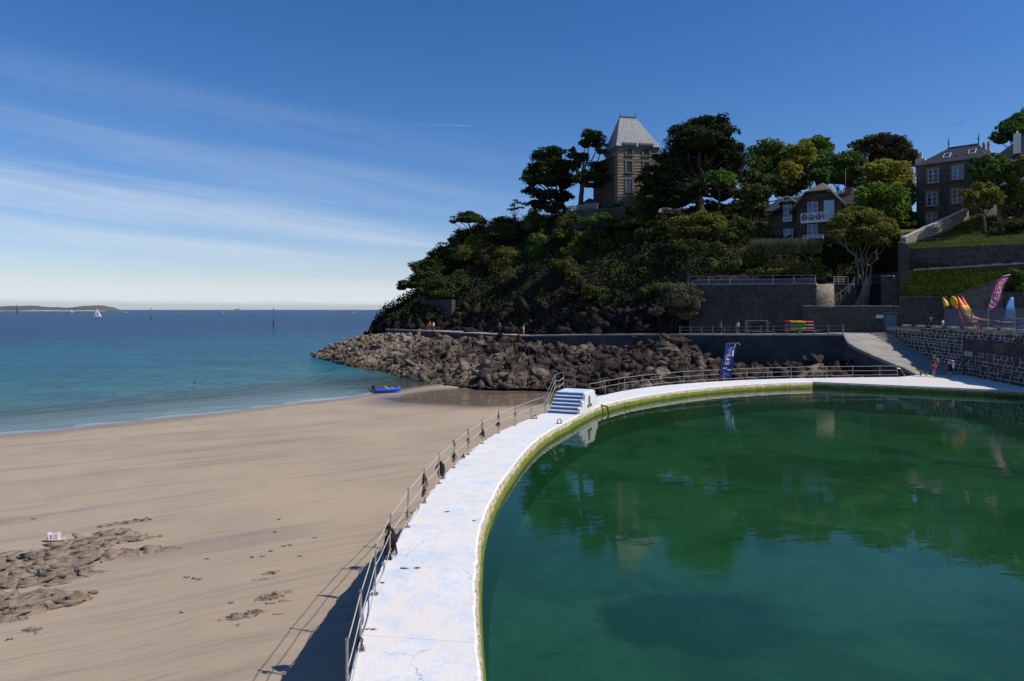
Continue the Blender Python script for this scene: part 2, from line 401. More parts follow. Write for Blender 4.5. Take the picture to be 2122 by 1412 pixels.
def m_sea():
    s = NT("sea_water"); pos = s.geo.outputs["Position"]; sp = s.n("ShaderNodeSeparateXYZ"); s.t.links.new(pos, sp.inputs[0])
    d = s.math('ADD', s.math('MULTIPLY', s.math('SUBTRACT', sp.outputs[0], WL0[0]), -WLN[0]), s.math('MULTIPLY', s.math('SUBTRACT', sp.outputs[1], WL0[1]), -WLN[1]))
    big = s.noise(0.012, 4, 0.6, s.mapping((0.35, 1.0, 1), (0, 0, R(20)), vec=pos))
    d2 = s.math('ADD', d, s.math('MULTIPLY', s.math('SUBTRACT', big, 0.5), 46.0))
    c = s.mix(s.mapr(d, 0.0, 26.0), (0.10, 0.155, 0.125), (0.036, 0.165, 0.172))
    c = s.mix(s.mapr(d2, 6.0, 75.0), c, (0.010, 0.122, 0.180)); c = s.mix(s.mapr(d2, 45.0, 300.0), c, (0.005, 0.056, 0.140))
    w1 = s.noise(0.55, 5, 0.62, s.mapping((0.55, 1.5, 1), (0, 0, R(40)), vec=pos), 0.4)
    w2 = s.noise(0.09, 4, 0.6, s.mapping((0.4, 1.4, 1), (0, 0, R(32)), vec=pos), 0.5); w3 = s.noise(2.6, 4, 0.6, s.mapping((0.7, 1.3, 1), (0, 0, R(25)), vec=pos))
    cr1 = s.noise(1.0, 5, 0.65, s.mapping((0.75, 0.13, 1), (0, 0, R(4)), vec=pos), 0.5); cr2 = s.noise(1.0, 5, 0.65, s.mapping((0.2, 0.03, 1), (0, 0, R(3)), vec=pos), 0.5)
    swell = s.noise(0.35, 3, 0.5, s.mapping((0.06, 0.8, 1), (0, 0, -R(45)), vec=pos), 0.3)
    calm = s.mapr(d, 0.0, 45.0, 0.25, 1.0)
    h = s.math('ADD', s.math('ADD', s.math('MULTIPLY', w1, 0.9), s.math('MULTIPLY', cr1, 1.2)), s.math('MULTIPLY', w2, 2.2)); h = s.math('ADD', h, s.math('MULTIPLY', w3, 0.22)); h = s.math('MULTIPLY', h, calm)
    h = s.math('ADD', h, s.math('MULTIPLY', swell, s.mapr(d, 0.5, 40.0, 0.9, 0.15)))
    nrm = s.bump(h, 1.0, 0.55)
    # ruffled and smoother patches; shade and light of wave slopes painted into the colour
    ruf = s.noise(1.0, 7, 0.68, s.mapping((0.05, 0.17, 1), (0, 0, R(8)), vec=pos), 0.6); ruf2 = s.noise(1.0, 6, 0.7, s.mapping((0.012, 0.035, 1), (0, 0, R(6)), vec=pos), 0.5)
    dk = s.mix(0.55, c, (0.002, 0.016, 0.06)); c = s.mix(s.mapr(cr1, 0.50, 0.62, 0.0, 0.75), c, dk); c = s.mix(s.math('MULTIPLY', s.mapr(cr2, 0.50, 0.62, 0.0, 0.7), s.mapr(d, 40.0, 200.0)), c, dk); c = s.mix(s.mapr(cr1, 0.42, 0.30, 0.0, 0.35), c, s.mix(0.5, c, (0.05, 0.20, 0.24)))
    c = s.mix(s.mapr(w1, 0.42, 0.66, 0.0, 0.40), c, dk); c = s.mix(s.mapr(ruf, 0.44, 0.62, 0.0, 0.5), c, dk); c = s.mix(s.mapr(ruf2, 0.45, 0.62, 0.0, 0.3), c, dk)
    wl = s.noise(1.0, 5, 0.6, s.mapping((0.05, 0.55, 1), (0, 0, -R(47)), vec=pos), 0.5); near = s.mapr(d, 55.0, 6.0)
    c = s.mix(s.math('MULTIPLY', s.mapr(wl, 0.50, 0.62), s.math('MULTIPLY', near, 0.7)), c, (0.045, 0.060, 0.045))
    foam = s.math('MULTIPLY', s.math('MULTIPLY', s.mapr(wl, 0.60, 0.64), s.mapr(d, 14.0, 3.0)), s.mapr(s.noise(1.0, 5, 0.7, s.mapping((0.25, 0.6, 1), (0, 0, -R(47)), vec=pos)), 0.5, 0.62)); c = s.mix(s.math('MULTIPLY', foam, 0.8), c, (0.62, 0.62, 0.60))
    df = s.n("ShaderNodeBsdfDiffuse"); s.set(df.inputs[0], c)
    gl = s.n("ShaderNodeBsdfGlossy"); gl.inputs[0].default_value = (0.9, 0.95, 1, 1); gl.inputs["Roughness"].default_value = 0.13; s.set(gl.inputs["Normal"], nrm)
    tr = s.n("ShaderNodeBsdfTransparent"); tr.inputs[0].default_value = (0.74, 0.84, 0.79, 1)
    op = s.math('MAXIMUM', s.mapr(d, -1.0, 22.0, 0.06, 1.0), s.math('MULTIPLY', foam, 0.8)); m1 = s.n("ShaderNodeMixShader"); s.set(m1.inputs[0], op)
    s.t.links.new(tr.outputs[0], m1.inputs[1]); s.t.links.new(df.outputs[0], m1.inputs[2])
    fr = s.n("ShaderNodeFresnel"); fr.inputs[0].default_value = 1.33; s.set(fr.inputs["Normal"], nrm)
    f = s.math('MINIMUM', s.math('MULTIPLY', fr.outputs[0], 0.7), 0.22)
    m2 = s.n("ShaderNodeMixShader"); s.set(m2.inputs[0], f); s.t.links.new(m1.outputs[0], m2.inputs[1]); s.t.links.new(gl.outputs[0], m2.inputs[2])
    return s.finish(m2.outputs[0])
def m_poolwater():
    s = NT("pool_water"); pos = s.geo.outputs["Position"]
    a = s.noise(0.16, 4, 0.6, pos)
    c = s.mix(s.mapr(a, 0.3, 0.7), (0.010, 0.056, 0.021), (0.016, 0.077, 0.034))
    zone = s.mapr(s.noise(0.09, 3, 0.5, pos), 0.46, 0.62)
    r1 = s.noise(1.3, 3, 0.5, s.mapping((0.6, 1.5, 1), (0, 0, R(-12)), vec=pos), 0.4); r2 = s.noise(6.0, 4, 0.6, s.mapping((0.6, 1.3, 1), (0, 0, R(10)), vec=pos))
    h = s.math('ADD', s.math('MULTIPLY', r1, 0.8), s.math('MULTIPLY', r2, s.math('MULTIPLY', zone, 0.35)))
    nrm = s.bump(h, 0.075, 0.06)
    df = s.n("ShaderNodeBsdfDiffuse"); s.set(df.inputs[0], c)
    tr = s.n("ShaderNodeBsdfTransparent"); tr.inputs[0].default_value = (0.33, 0.74, 0.52, 1)
    m1 = s.n("ShaderNodeMixShader"); m1.inputs[0].default_value = 0.46; s.t.links.new(tr.outputs[0], m1.inputs[1]); s.t.links.new(df.outputs[0], m1.inputs[2])
    gl = s.n("ShaderNodeBsdfGlossy"); gl.inputs["Roughness"].default_value = 0.012; s.set(gl.inputs["Normal"], nrm)
    fr = s.n("ShaderNodeFresnel"); fr.inputs[0].default_value = 1.45; s.set(fr.inputs["Normal"], nrm)
    m2 = s.n("ShaderNodeMixShader"); s.set(m2.inputs[0], fr.outputs[0]); s.t.links.new(m1.outputs[0], m2.inputs[1]); s.t.links.new(gl.outputs[0], m2.inputs[2])
    return s.finish(m2.outputs[0])
def m_poolfloor():
    s = NT("pool_floor_silt"); pos = s.geo.outputs["Position"]
    a = s.noise(0.22, 4, 0.6, pos, 0.6); b = s.noise(1.6, 6, 0.7, pos); w = s.voro(0.9, pos); g = s.noise(6, 5, 0.7, pos)
    c = s.mix(s.mapr(a, 0.42, 0.62), (0.38, 0.36, 0.28), (0.15, 0.17, 0.10)); c = s.mix(s.mapr(b, 0.5, 0.7, 0, 0.6), c, (0.16, 0.17, 0.10)); c = s.mix(s.mapr(g, 0.55, 0.75, 0, 0.5), c, (0.07, 0.08, 0.05))
    # a bed of dark weed growing in the near part of the pool
    d = s.n("ShaderNodeVectorMath", operation='DISTANCE'); s.set(d.inputs[0], s.mapping((0.75, 1, 1), vec=pos)); d.inputs[1].default_value = (3.4, 17.2, 1.75)
    dd = s.math('ADD', d.outputs["Value"], s.math('MULTIPLY', s.math('SUBTRACT', s.noise(0.9, 5, 0.7, pos), 0.5), 2.2))
    c = s.mix(s.mapr(dd, 2.1, 1.4, 0, 0.85), c, (0.04, 0.055, 0.025))
    s.bsdf(c, 0.95, None, 0, 0.1); return s.mat
def m_deck(name, blue=1.0, grey=0.0):
    s = NT(name); pos = s.geo.outputs["Position"]
    a = s.noise(1.7, 8, 0.74, pos, 0.4); b = s.noise(0.5, 4, 0.6, pos); g = s.noise(17.0, 6, 0.8, pos); g2 = s.noise(4.2, 7, 0.78, pos, 0.3); v = s.noise(42, 3, 0.7, pos)
    white = s.mix(s.mapr(b, 0.35, 0.65), (0.79, 0.725, 0.645), (0.80, 0.76, 0.71))
    c = s.mix(s.math('MULTIPLY', s.mapr(a, 0.43, 0.64), 0.70 * blue), white, (0.53, 0.65, 0.77))
    c = s.mix(s.mapr(g2, 0.53, 0.70, 0.0, 0.75), c, (0.76, 0.685, 0.605))
    c = s.mix(s.math('MULTIPLY', s.mapr(s.noise(2.2, 6, 0.7, s.mapping((0.25, 1, 1), vec=pos)), 0.62, 0.74), 0.6 * blue), c, (0.36, 0.55, 0.76))
    c = s.mix(s.mapr(g, 0.58, 0.74, 0.0, 0.40), c, (0.50, 0.46, 0.42)); c = s.mix(s.mapr(v, 0.63, 0.74, 0.0, 0.7), c, (0.22, 0.18, 0.14))
    c = s.mix(s.math('MULTIPLY', s.mapr(s.noise(0.55, 5, 0.7, pos), 0.60, 0.74), 0.55), c, (0.36, 0.31, 0.25))
    wv = s.n("ShaderNodeVectorMath", operation='MULTIPLY_ADD'); s.set(wv.inputs[0], s.noise(1.3, 4, 0.6, pos, out=1)); wv.inputs[1].default_value = (0.9, 0.9, 0); s.set(wv.inputs[2], pos)
    ck = s.voro(0.42, wv.outputs[0], 'DISTANCE_TO_EDGE'); ckm = s.math('MULTIPLY', s.mapr(ck, 0.0055, 0.002), s.mapr(s.noise(0.5, 3, 0.6, pos), 0.5, 0.6)); c = s.mix(s.math('MULTIPLY', ckm, 0.5), c, (0.22, 0.18, 0.14))
    c = s.mix(s.math('MULTIPLY', s.mapr(s.noise(1.0, 5, 0.7, s.mapping((1.2, 5.0, 1), (0, 0, R(15)), vec=pos)), 0.66, 0.76), 0.5), c, (0.50, 0.36, 0.25))
    if grey: c = s.mix(grey, c, (0.40, 0.39, 0.37))
    h = s.math('ADD', g, s.math('MULTIPLY', g2, 1.5)); s.bsdf(c, 0.85, s.bump(h, 0.55, 0.02), 0, 0.2); return s.mat
def m_poolface():
    s = NT("algae_wall"); pos = s.geo.outputs["Position"]; sp = s.n("ShaderNodeSeparateXYZ"); s.t.links.new(pos, sp.inputs[0])
    n = s.noise(2.0, 5, 0.7, pos); g = s.noise(9.0, 6, 0.8, pos); z = s.math('ADD', sp.outputs[2], s.math('MULTIPLY', s.math('SUBTRACT', n, 0.5), 0.30)); drip = s.noise(1.0, 5, 0.7, s.mapping((5.0, 5.0, 0.5), vec=pos)); z = s.math('ADD', z, s.math('MULTIPLY', s.math('SUBTRACT', drip, 0.5), 0.20))
    cream = s.mix(s.mapr(g, 0.47, 0.60), (0.58, 0.49, 0.34), (0.13, 0.09, 0.055))
    green = s.mix(s.mapr(g, 0.4, 0.65), (0.215, 0.235, 0.04), (0.095, 0.115, 0.018))
    low = s.mix(s.mapr(g, 0.4, 0.65), (0.10, 0.15, 0.012), (0.045, 0.075, 0.012))
    c = s.mix(s.mapr(z, 3.62, 3.72), green, cream); c = s.mix(s.mapr(z, 3.40, 3.56), low, c)
    s.bsdf(c, 0.85, s.bump(g, 0.6, 0.05), 0, 0.2); return s.mat
def m_slate(name, c1, c2, rot=0.0):
    s = NT(name); pos = s.geo.outputs["Position"]
    br = s.n("ShaderNodeTexBrick"); br.inputs["Scale"].default_value = 1.0; br.inputs["Brick Width"].default_value = 0.42; br.inputs["Row Height"].default_value = 0.3; br.inputs["Mortar Size"].default_value = 0.02
    sp = s.n("ShaderNodeSeparateXYZ"); s.t.links.new(s.tc.outputs["Object"], sp.inputs[0]); cb = s.n("ShaderNodeCombineXYZ")
    s.set(cb.inputs[0], s.math('ADD', sp.outputs[0], sp.outputs[1])); s.set(cb.inputs[1], sp.outputs[2]); s.t.links.new(cb.outputs[0], br.inputs["Vector"])
    s.set(br.inputs["Color1"], (*c1, 1)); s.set(br.inputs["Color2"], (*c2, 1)); br.inputs["Mortar"].default_value = (*[x * .5 for x in c2], 1)
    n = s.noise(1.4, 6, 0.7, pos); c = s.mix(s.mapr(n, 0.4, 0.7, 0, 0.5), br.outputs[0], tuple(x * 0.7 for x in c2))
    s.bsdf(c, 0.68, s.bump(br.outputs["Fac"], -0.5, 0.03), 0, 0.22); return s.mat
def m_glass(name, c=(0.02, 0.03, 0.045)):
    s = NT(name); n = s.noise(0.8, 2, 0.5); s.bsdf(s.mix(s.mapr(n, 0.3, 0.7), c, tuple(x * 1.8 for x in c)), 0.08, None, 0, 0.3); return s.mat
def m_mesh(name, c, alpha):
    s = NT(name); d = s.bsdf(s.mix(s.mapr(s.noise(2, 3), 0.3, 0.7), c, tuple(x * .8 for x in c)), 0.8, finish=False)
    t = s.n("ShaderNodeBsdfTransparent"); m = s.n("ShaderNodeMixShader"); m.inputs[0].default_value = alpha
    s.t.links.new(t.outputs[0], m.inputs[1]); s.t.links.new(d, m.inputs[2]); return s.finish(m.outputs[0])
def m_shorerock():
    s = NT("shore_rock"); pos = s.geo.outputs["Position"]; sp = s.n("ShaderNodeSeparateXYZ"); s.t.links.new(pos, sp.inputs[0])
    a = s.noise(0.5, 7, 0.68, pos); b = s.noise(3.5, 6, 0.72, pos); big = s.noise(0.09, 4, 0.6, pos); bed = s.noise(1.0, 5, 0.6, s.mapping((0.5, 0.5, 3.4), (0.5, 0.35, 0.2), vec=pos))
    tan = s.mix(s.mapr(a, 0.35, 0.65), (0.17, 0.125, 0.09), (0.34, 0.26, 0.19)); tan = s.mix(s.mapr(bed, 0.45, 0.62, 0, 0.7), tan, (0.10, 0.076, 0.06)); tan = s.mix(s.mapr(b, 0.52, 0.72, 0, 0.8), tan, (0.44, 0.345, 0.26))
    dark = s.mix(s.mapr(a, 0.36, 0.64), (0.020, 0.015, 0.014), (0.075, 0.056, 0.044)); dark = s.mix(s.mapr(b, 0.55, 0.75, 0, 0.7), dark, (0.18, 0.135, 0.105))
    k = s.math('ADD', s.math('ADD', s.math('MULTIPLY', sp.outputs[0], 0.017), 0.30), s.math('MULTIPLY', s.math('SUBTRACT', big, 0.5), 2.2)); k = s.math('ADD', k, s.math('MULTIPLY', s.math('SUBTRACT', s.noise(0.35, 5, 0.7, pos), 0.5), 1.3))
    c = s.mix(s.mapr(k, -0.25, 0.55), tan, dark)
    c = s.mix(s.math('MULTIPLY', s.mapr(sp.outputs[2], 1.0, 0.25), s.mapr(b, 0.4, 0.6)), c, (0.05, 0.048, 0.028))
    h = s.math('ADD', a, s.math('MULTIPLY', b, 0.5)); h = s.math('ADD', h, s.math('MULTIPLY', bed, 0.8))
    s.bsdf(c, 0.88, s.bump(h, 0.9, 0.4), 0, 0.2); return s.mat
M = dict(
    sand=m_sand(), sea=m_sea(), poolwater=m_poolwater(), deck=m_deck("white_blue_paint"), deck2=m_deck("pale_concrete", 0.35, 0.25), poolface=m_poolface(),
    poolfloor=m_poolfloor(),
    concrete=simple("grey_concrete", (0.30, 0.28, 0.255), (0.19, 0.18, 0.165), 0.8, 0.9, 0.4, 8),
    ramp=simple("ramp_concrete", (0.36, 0.325, 0.28), (0.27, 0.245, 0.21), 0.6, 0.9, 0.4, 9),
    outer=simple("outer_wall_concrete", (0.22, 0.20, 0.17), (0.08, 0.08, 0.06), 0.9, 0.92, 0.6, 5),
    rock=m_shorerock(),
    rockdark=m_rock("cliff_rock", (0.115, 0.088, 0.062), (0.05, 0.039, 0.029), (0.014, 0.012, 0.010), 0.6),
    boulder=m_rock("boulder_rock", (0.40, 0.31, 0.23), (0.24, 0.185, 0.14), (0.085, 0.065, 0.05), 0.9, 0.7),
    outcrop=simple("sandy_rock", (0.33, 0.255, 0.178), (0.17, 0.135, 0.10), 3.2, 0.95, 1.0, 16),
    cake=simple("sand_cake", (0.35, 0.27, 0.185), (0.15, 0.118, 0.082), 3.0, 0.95, 0.9, 9),
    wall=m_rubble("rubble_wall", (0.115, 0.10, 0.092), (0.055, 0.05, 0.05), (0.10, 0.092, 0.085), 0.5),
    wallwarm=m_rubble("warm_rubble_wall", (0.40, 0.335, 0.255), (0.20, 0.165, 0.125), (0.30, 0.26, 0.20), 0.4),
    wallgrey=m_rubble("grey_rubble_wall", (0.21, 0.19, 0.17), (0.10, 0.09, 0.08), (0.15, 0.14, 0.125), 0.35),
    seawall=simple("sea_wall_render", (0.075, 0.072, 0.072), (0.038, 0.037, 0.04), 0.5, 0.92, 0.5, 4),
    mortar=simple("pale_mortar", (0.36, 0.35, 0.34), (0.26, 0.25, 0.245), 2.0, 0.9, 0.4, 12),
    stone=simple("dark_stone", (0.055, 0.052, 0.055), (0.03, 0.029, 0.032), 4.0, 0.85, 0.5, 9),
    coping=simple("coping_stone", (0.40, 0.36, 0.30), (0.26, 0.235, 0.20), 2.0, 0.9, 0.4, 8),
    towerwall=simple("tower_stone", (0.20, 0.158, 0.112), (0.12, 0.093, 0.067), 1.2, 0.9, 0.5, 6),
    towerband=simple("tower_pale_course", (0.42, 0.365, 0.29), (0.33, 0.285, 0.225), 2.0, 0.9),
    trim=simple("dressed_stone", (0.20, 0.17, 0.135), (0.14, 0.12, 0.095), 2.0, 0.9),
    slatepale=m_slate("weathered_slate", (0.37, 0.365, 0.355), (0.25, 0.245, 0.24)), slate=m_slate("dark_slate", (0.055, 0.055, 0.066), (0.036, 0.036, 0.046)),
    tile=simple("brown_tile", (0.155, 0.125, 0.105), (0.10, 0.08, 0.07), 3.0, 0.85, 0.4, 9),
    lead=simple("lead_sheet", (0.12, 0.12, 0.14), (0.08, 0.08, 0.1), 2.0, 0.5),
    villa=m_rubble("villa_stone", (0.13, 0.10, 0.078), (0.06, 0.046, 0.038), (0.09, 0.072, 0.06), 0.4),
    house=m_rubble("house_granite", (0.15, 0.12, 0.10), (0.075, 0.06, 0.052), (0.10, 0.085, 0.072), 0.6),
    whitewood=simple("white_paint", (0.74, 0.75, 0.78), (0.62, 0.63, 0.66), 2.0, 0.6), shutter=simple("pale_blue_shutter", (0.40, 0.52, 0.66), (0.32, 0.44, 0.58), 3.0, 0.6),
    brick=simple("red_brick", (0.26, 0.12, 0.085), (0.19, 0.085, 0.06), 6.0, 0.9), terracotta=simple("terracotta", (0.42, 0.24, 0.13), (0.33, 0.18, 0.1), 4.0, 0.8),
    chimney=simple("pale_render", (0.55, 0.50, 0.43), (0.42, 0.38, 0.33), 2.0, 0.9), whiterender=simple("white_render", (0.72, 0.70, 0.66), (0.6, 0.58, 0.55), 1.5, 0.9),
    glass=m_glass("window_glass"), glassblue=m_glass("bright_window_glass", (0.06, 0.11, 0.18)), bluedoor=simple("blue_grey_door", (0.12, 0.16, 0.23), (0.09, 0.12, 0.18), 2.0, 0.6),
    steel=simple("galvanised_steel", (0.42, 0.40, 0.38), (0.28, 0.25, 0.22), 12.0, 0.42, 0, None, 0.75, 0.5), rope=simple("pale_rope", (0.60, 0.56, 0.50), (0.42, 0.38, 0.33), 20.0, 0.8),
    railwood=simple("grey_rail_paint", (0.20, 0.195, 0.19), (0.13, 0.125, 0.12), 4.0, 0.7), rust=simple("rusty_iron", (0.085, 0.045, 0.03), (0.04, 0.025, 0.02), 8.0, 0.8, 0.4, 20),
    weed=simple("dry_seaweed", (0.035, 0.018, 0.014), (0.018, 0.010, 0.009), 9.0, 0.75), stepblue=simple("blue_step_paint", (0.088, 0.145, 0.30), (0.06, 0.10, 0.225), 3.5, 0.75, 0.3, 14),
    steppale=simple("pale_step_paint", (0.60, 0.70, 0.80), (0.50, 0.60, 0.70), 2.0, 0.8, 0.3, 12),
    flagblue=simple("blue_banner_cloth", (0.010, 0.022, 0.20), (0.008, 0.016, 0.14), 2.0, 0.7), flagpink=simple("magenta_banner_cloth", (0.40, 0.035, 0.17), (0.32, 0.025, 0.13), 2.0, 0.7),
    white=simple("white_print", (0.78, 0.78, 0.78), (0.7, 0.7, 0.7), 3.0, 0.7), paleblue=simple("pale_blue_print", (0.25, 0.42, 0.55), (0.2, 0.36, 0.5), 3.0, 0.7), redprint=simple("red_print", (0.45, 0.03, 0.04), (0.4, 0.02, 0.03), 3.0, 0.7),
    yellow=simple("yellow_plastic", (0.75, 0.42, 0.015), (0.68, 0.36, 0.01), 3.0, 0.4), red=simple("red_plastic", (0.62, 0.028, 0.015), (0.52, 0.02, 0.012), 3.0, 0.4), orange=simple("orange_plastic", (0.75, 0.17, 0.012), (0.68, 0.14, 0.01), 3.0, 0.4),
    green=simple("green_plastic", (0.04, 0.27, 0.10), (0.03, 0.22, 0.08), 3.0, 0.4), lime=simple("lime_plastic", (0.36, 0.48, 0.02), (0.30, 0.42, 0.02), 3.0, 0.45), black=simple("black_plastic", (0.015, 0.015, 0.017), (0.01, 0.01, 0.011), 3.0, 0.45),
    boatblue=simple("blue_boat_skin", (0.035, 0.095, 0.62), (0.028, 0.078, 0.52), 3.0, 0.45), boatcyan=simple("cyan_board", (0.06, 0.24, 0.50), (0.05, 0.2, 0.42), 3.0, 0.5), boatteal=simple("teal_plastic", (0.02, 0.18, 0.22), (0.02, 0.14, 0.18), 3.0, 0.4),
    boatgreen=simple("neon_seat", (0.25, 0.70, 0.10), (0.2, 0.6, 0.08), 3.0, 0.6), sail=simple("sail_cloth", (0.82, 0.82, 0.82), (0.74, 0.75, 0.77), 0.4, 0.8), darksail=simple("dark_sail_cloth", (0.05, 0.05, 0.06), (0.04, 0.04, 0.05), 0.4, 0.8),
    beacongreen=simple("green_beacon_paint", (0.03, 0.16, 0.09), (0.02, 0.11, 0.07), 0.4, 0.7), beaconred=simple("red_beacon_paint", (0.22, 0.05, 0.04), (0.15, 0.035, 0.03), 0.4, 0.7), beaconbase=simple("beacon_masonry", (0.085, 0.08, 0.085), (0.05, 0.05, 0.055), 0.4, 0.9),
    meshgrey=m_mesh("grey_mesh_screen", (0.13, 0.135, 0.17), 0.5), panelgrey=simple("blue_grey_panel", (0.095, 0.10, 0.14), (0.075, 0.08, 0.11), 1.0, 0.7),
    bark=simple("grey_bark", (0.075, 0.06, 0.048), (0.035, 0.028, 0.022), 3.0, 0.95, 0.7, 9), palebark=simple("pale_bark", (0.22, 0.19, 0.15), (0.12, 0.10, 0.08), 3.0, 0.95, 0.6, 9),
    turf=simple("turf_ground", (0.10, 0.105, 0.035), (0.055, 0.06, 0.022), 0.7, 0.98, 0.6, 5), earth=simple("dark_earth", (0.035, 0.03, 0.02), (0.016, 0.016, 0.010), 0.6, 0.98, 0.6, 3), island=simple("island_heath", (0.13, 0.125, 0.10), (0.085, 0.09, 0.08), 0.02, 0.95), islandsand=simple("island_sand", (0.45, 0.38, 0.30), (0.30, 0.25, 0.20), 0.02, 0.95), islet=simple("islet_rock", (0.17, 0.14, 0.13), (0.12, 0.10, 0.095), 0.05, 0.95),
    skin=simple("skin", (0.42, 0.24, 0.165), (0.36, 0.20, 0.14), 4.0, 0.6), hair=simple("dark_hair", (0.03, 0.02, 0.014), (0.02, 0.013, 0.01), 9.0, 0.7), hairfair=simple("fair_hair", (0.20, 0.13, 0.07), (0.15, 0.09, 0.05), 9.0, 0.7),
    navy=simple("navy_cloth", (0.022, 0.030, 0.065), (0.016, 0.022, 0.05), 3.0, 0.9), clothred=simple("red_cloth", (0.62, 0.04, 0.03), (0.5, 0.03, 0.025), 3.0, 0.9), clothwhite=simple("white_cloth", (0.75, 0.73, 0.72), (0.62, 0.6, 0.6), 3.0, 0.9), maroon=simple("maroon_cloth", (0.20, 0.03, 0.06), (0.15, 0.022, 0.045), 3.0, 0.9), clothblack=simple("black_cloth", (0.02, 0.02, 0.024), (0.013, 0.013, 0.016), 3.0, 0.9), pinkbag=simple("pink_bag", (0.45, 0.17, 0.24), (0.36, 0.13, 0.19), 3.0, 0.85), towelpink=simple("pink_speckled_towel", (0.78, 0.66, 0.64), (0.66, 0.46, 0.47), 14.0, 0.9), fur=simple("tabby_fur", (0.22, 0.16, 0.10), (0.04, 0.032, 0.025), 9.0, 0.95),
)
LEAF = dict(
    pine=m_leaf("pine_needles", (0.0100, 0.0157, 0.0072), (0.0648, 0.0810, 0.0324), 0.12), umbrella=m_leaf("umbrella_pine_needles", (0.0216, 0.0351, 0.0135), (0.1162, 0.1395, 0.0543), 0.15),
    dark=m_leaf("dark_evergreen_leaves", (0.0155, 0.0248, 0.0109), (0.0906, 0.1109, 0.0363), 0.12), olive=m_leaf("olive_leaves", (0.0309, 0.0380, 0.0112), (0.2553, 0.2553, 0.0571), 0.2),
    scrub=m_leaf("scrub_leaves", (0.0186, 0.0279, 0.0109), (0.1411, 0.1572, 0.0443), 0.15), green=m_leaf("bright_green_leaves", (0.0400, 0.0750, 0.0180), (0.1952, 0.2989, 0.0561), 0.3), yellow=m_leaf("yellow_green_leaves", (0.0525, 0.0675, 0.0120), (0.4099, 0.3904, 0.0683), 0.3),
    mid=m_leaf("mid_green_leaves", (0.0203, 0.0432, 0.0135), (0.1418, 0.2269, 0.0529), 0.22), copper=m_leaf("copper_tinged_leaves", (0.0243, 0.0216, 0.0135), (0.1318, 0.1085, 0.0620), 0.15), grey=m_leaf("grey_green_leaves", (0.050, 0.048, 0.030), (0.20, 0.19, 0.125), 0.15), dry=m_leaf("dry_brown_twigs", (0.03, 0.022, 0.013), (0.115, 0.09, 0.055), 0.1),
    under=m_leaf("undergrowth_leaves", (0.0101, 0.0151, 0.0068), (0.0744, 0.0837, 0.0303), 0.1),
    grass=m_leaf("grass_blades", (0.0480, 0.0660, 0.0140), (0.2100, 0.2350, 0.0480), 0.3), reed=m_leaf("pale_reed_blades", (0.06, 0.07, 0.035), (0.20, 0.21, 0.12), 0.25),
)
# ------------------------------------------------------------------ ground sheets: sand, sea, pool
INNER = [(-0.3, 7.5), (-.50, 10.5), (-.66, 12.5), (-.755, 14.05), (-.805, 15.6), (-.83, 17.2), (-.74, 19.3), (-.45, 21.9), (-.06, 24.4), (.62, 28), (1.5, 31.4), (2.94, 35.2), (3.75, 37.3), (5.3, 40.7), (7.1, 43.4), (10.3, 46.9), (13.7, 49.7), (17, 51.7), (20.3, 53.1), (23.8, 54.1)]
OUTER = [(-2.2, 7.5), (-2.5, 10.47), (-2.65, 11.8), (-2.81, 13.6), (-2.86, 14.9), (-2.87, 16.4), (-2.80, 18.0), (-2.66, 20.2), (-2.44, 22.5), (-2.1, 25), (-1.47, 28.4), (-.71, 31.4), (.44, 34.5), (1.81, 37.7), (3.5, 41.3), (5.6, 44.8), (9.0, 49.2), (11.6, 51.4), (14.7, 53.4), (18.1, 55), (21.4, 56.1), (24.2, 56.8)]
ZW, ZP = 3.90, 3.44          # walkway top, pool water level
NI = 220
inn = catmull(INNER, NI); outr = catmull(OUTER, NI)

def make_sand():
    # fine grid near the beach in view, one coarse apron beyond
    xs = np.r_[-400, -250, -150, np.linspace(-90, 8, 200), 30, 60, 120]; ys = np.r_[-60, -20, -5, np.linspace(4, 100, 200), 110, 125, 145, 170, 260]
    X, Y = np.meshgrid(xs, ys, indexing='ij'); x = X.ravel(); y = Y.ravel(); z = sand_z(x, y)
    p = np.stack([x, y, z * 0], 1)
    z = z + 0.02 * fbm(p * [0.35, 0.35, 1], 3, 5) + 0.012 * vnoise(np.stack([x * .87 * .12 - y * .48 * 1.4, x * 0, y * 0], 1), 3)
    d = sand_d(x, y) + 1.2 * fbm(p * [0.12, 0.12, 1], 3, 9)
    wet = np.clip(1 - d / 3.8, 0, 1) ** 0.6 * 0.95
    pool = np.exp(-(((x + 3.5) / 12.5) ** 2 + ((y - 73.5) / 10.0) ** 2) ** 2) + 0.25 * fbm(p * [0.25, 0.25, 1], 3, 4)
    wet = np.maximum(wet, np.clip(pool * 1.5 - 0.25, 0, 0.92))
    o = np_mesh("sand", np.stack([x, y, z], 1), grid_faces(len(xs), len(ys)), M['sand'], smooth=True)
    a = o.data.attributes.new("wet", 'FLOAT', 'POINT'); a.data.foreach_set("value", wet.astype(np.float32)); o['kind'] = 'structure'
make_sand()
def make_sea():
    b = MB(); ys = [15, 60, 140, 300, 800, 2500, 9000, 40000]
    # one sheet: from left of the beach to behind the headland
    for i in range(len(ys) - 1):
        y0, y1 = ys[i], ys[i + 1]
        def xl(y): return -60 - 1.6 * y
        def xr(y): return 6.0 + 0.10 * max(0, 60 - y) if y < 61 else 40 + 0.55 * (y - 140) if y >= 140 else 20
        b.add([(xl(y0), y0, 0), (xr(y0), y0, 0), (xr(y1), y1, 0), (xl(y1), y1, 0)], [(0, 1, 2, 3)])
    b.build("sea", M['sea'], kind='structure')
make_sea()

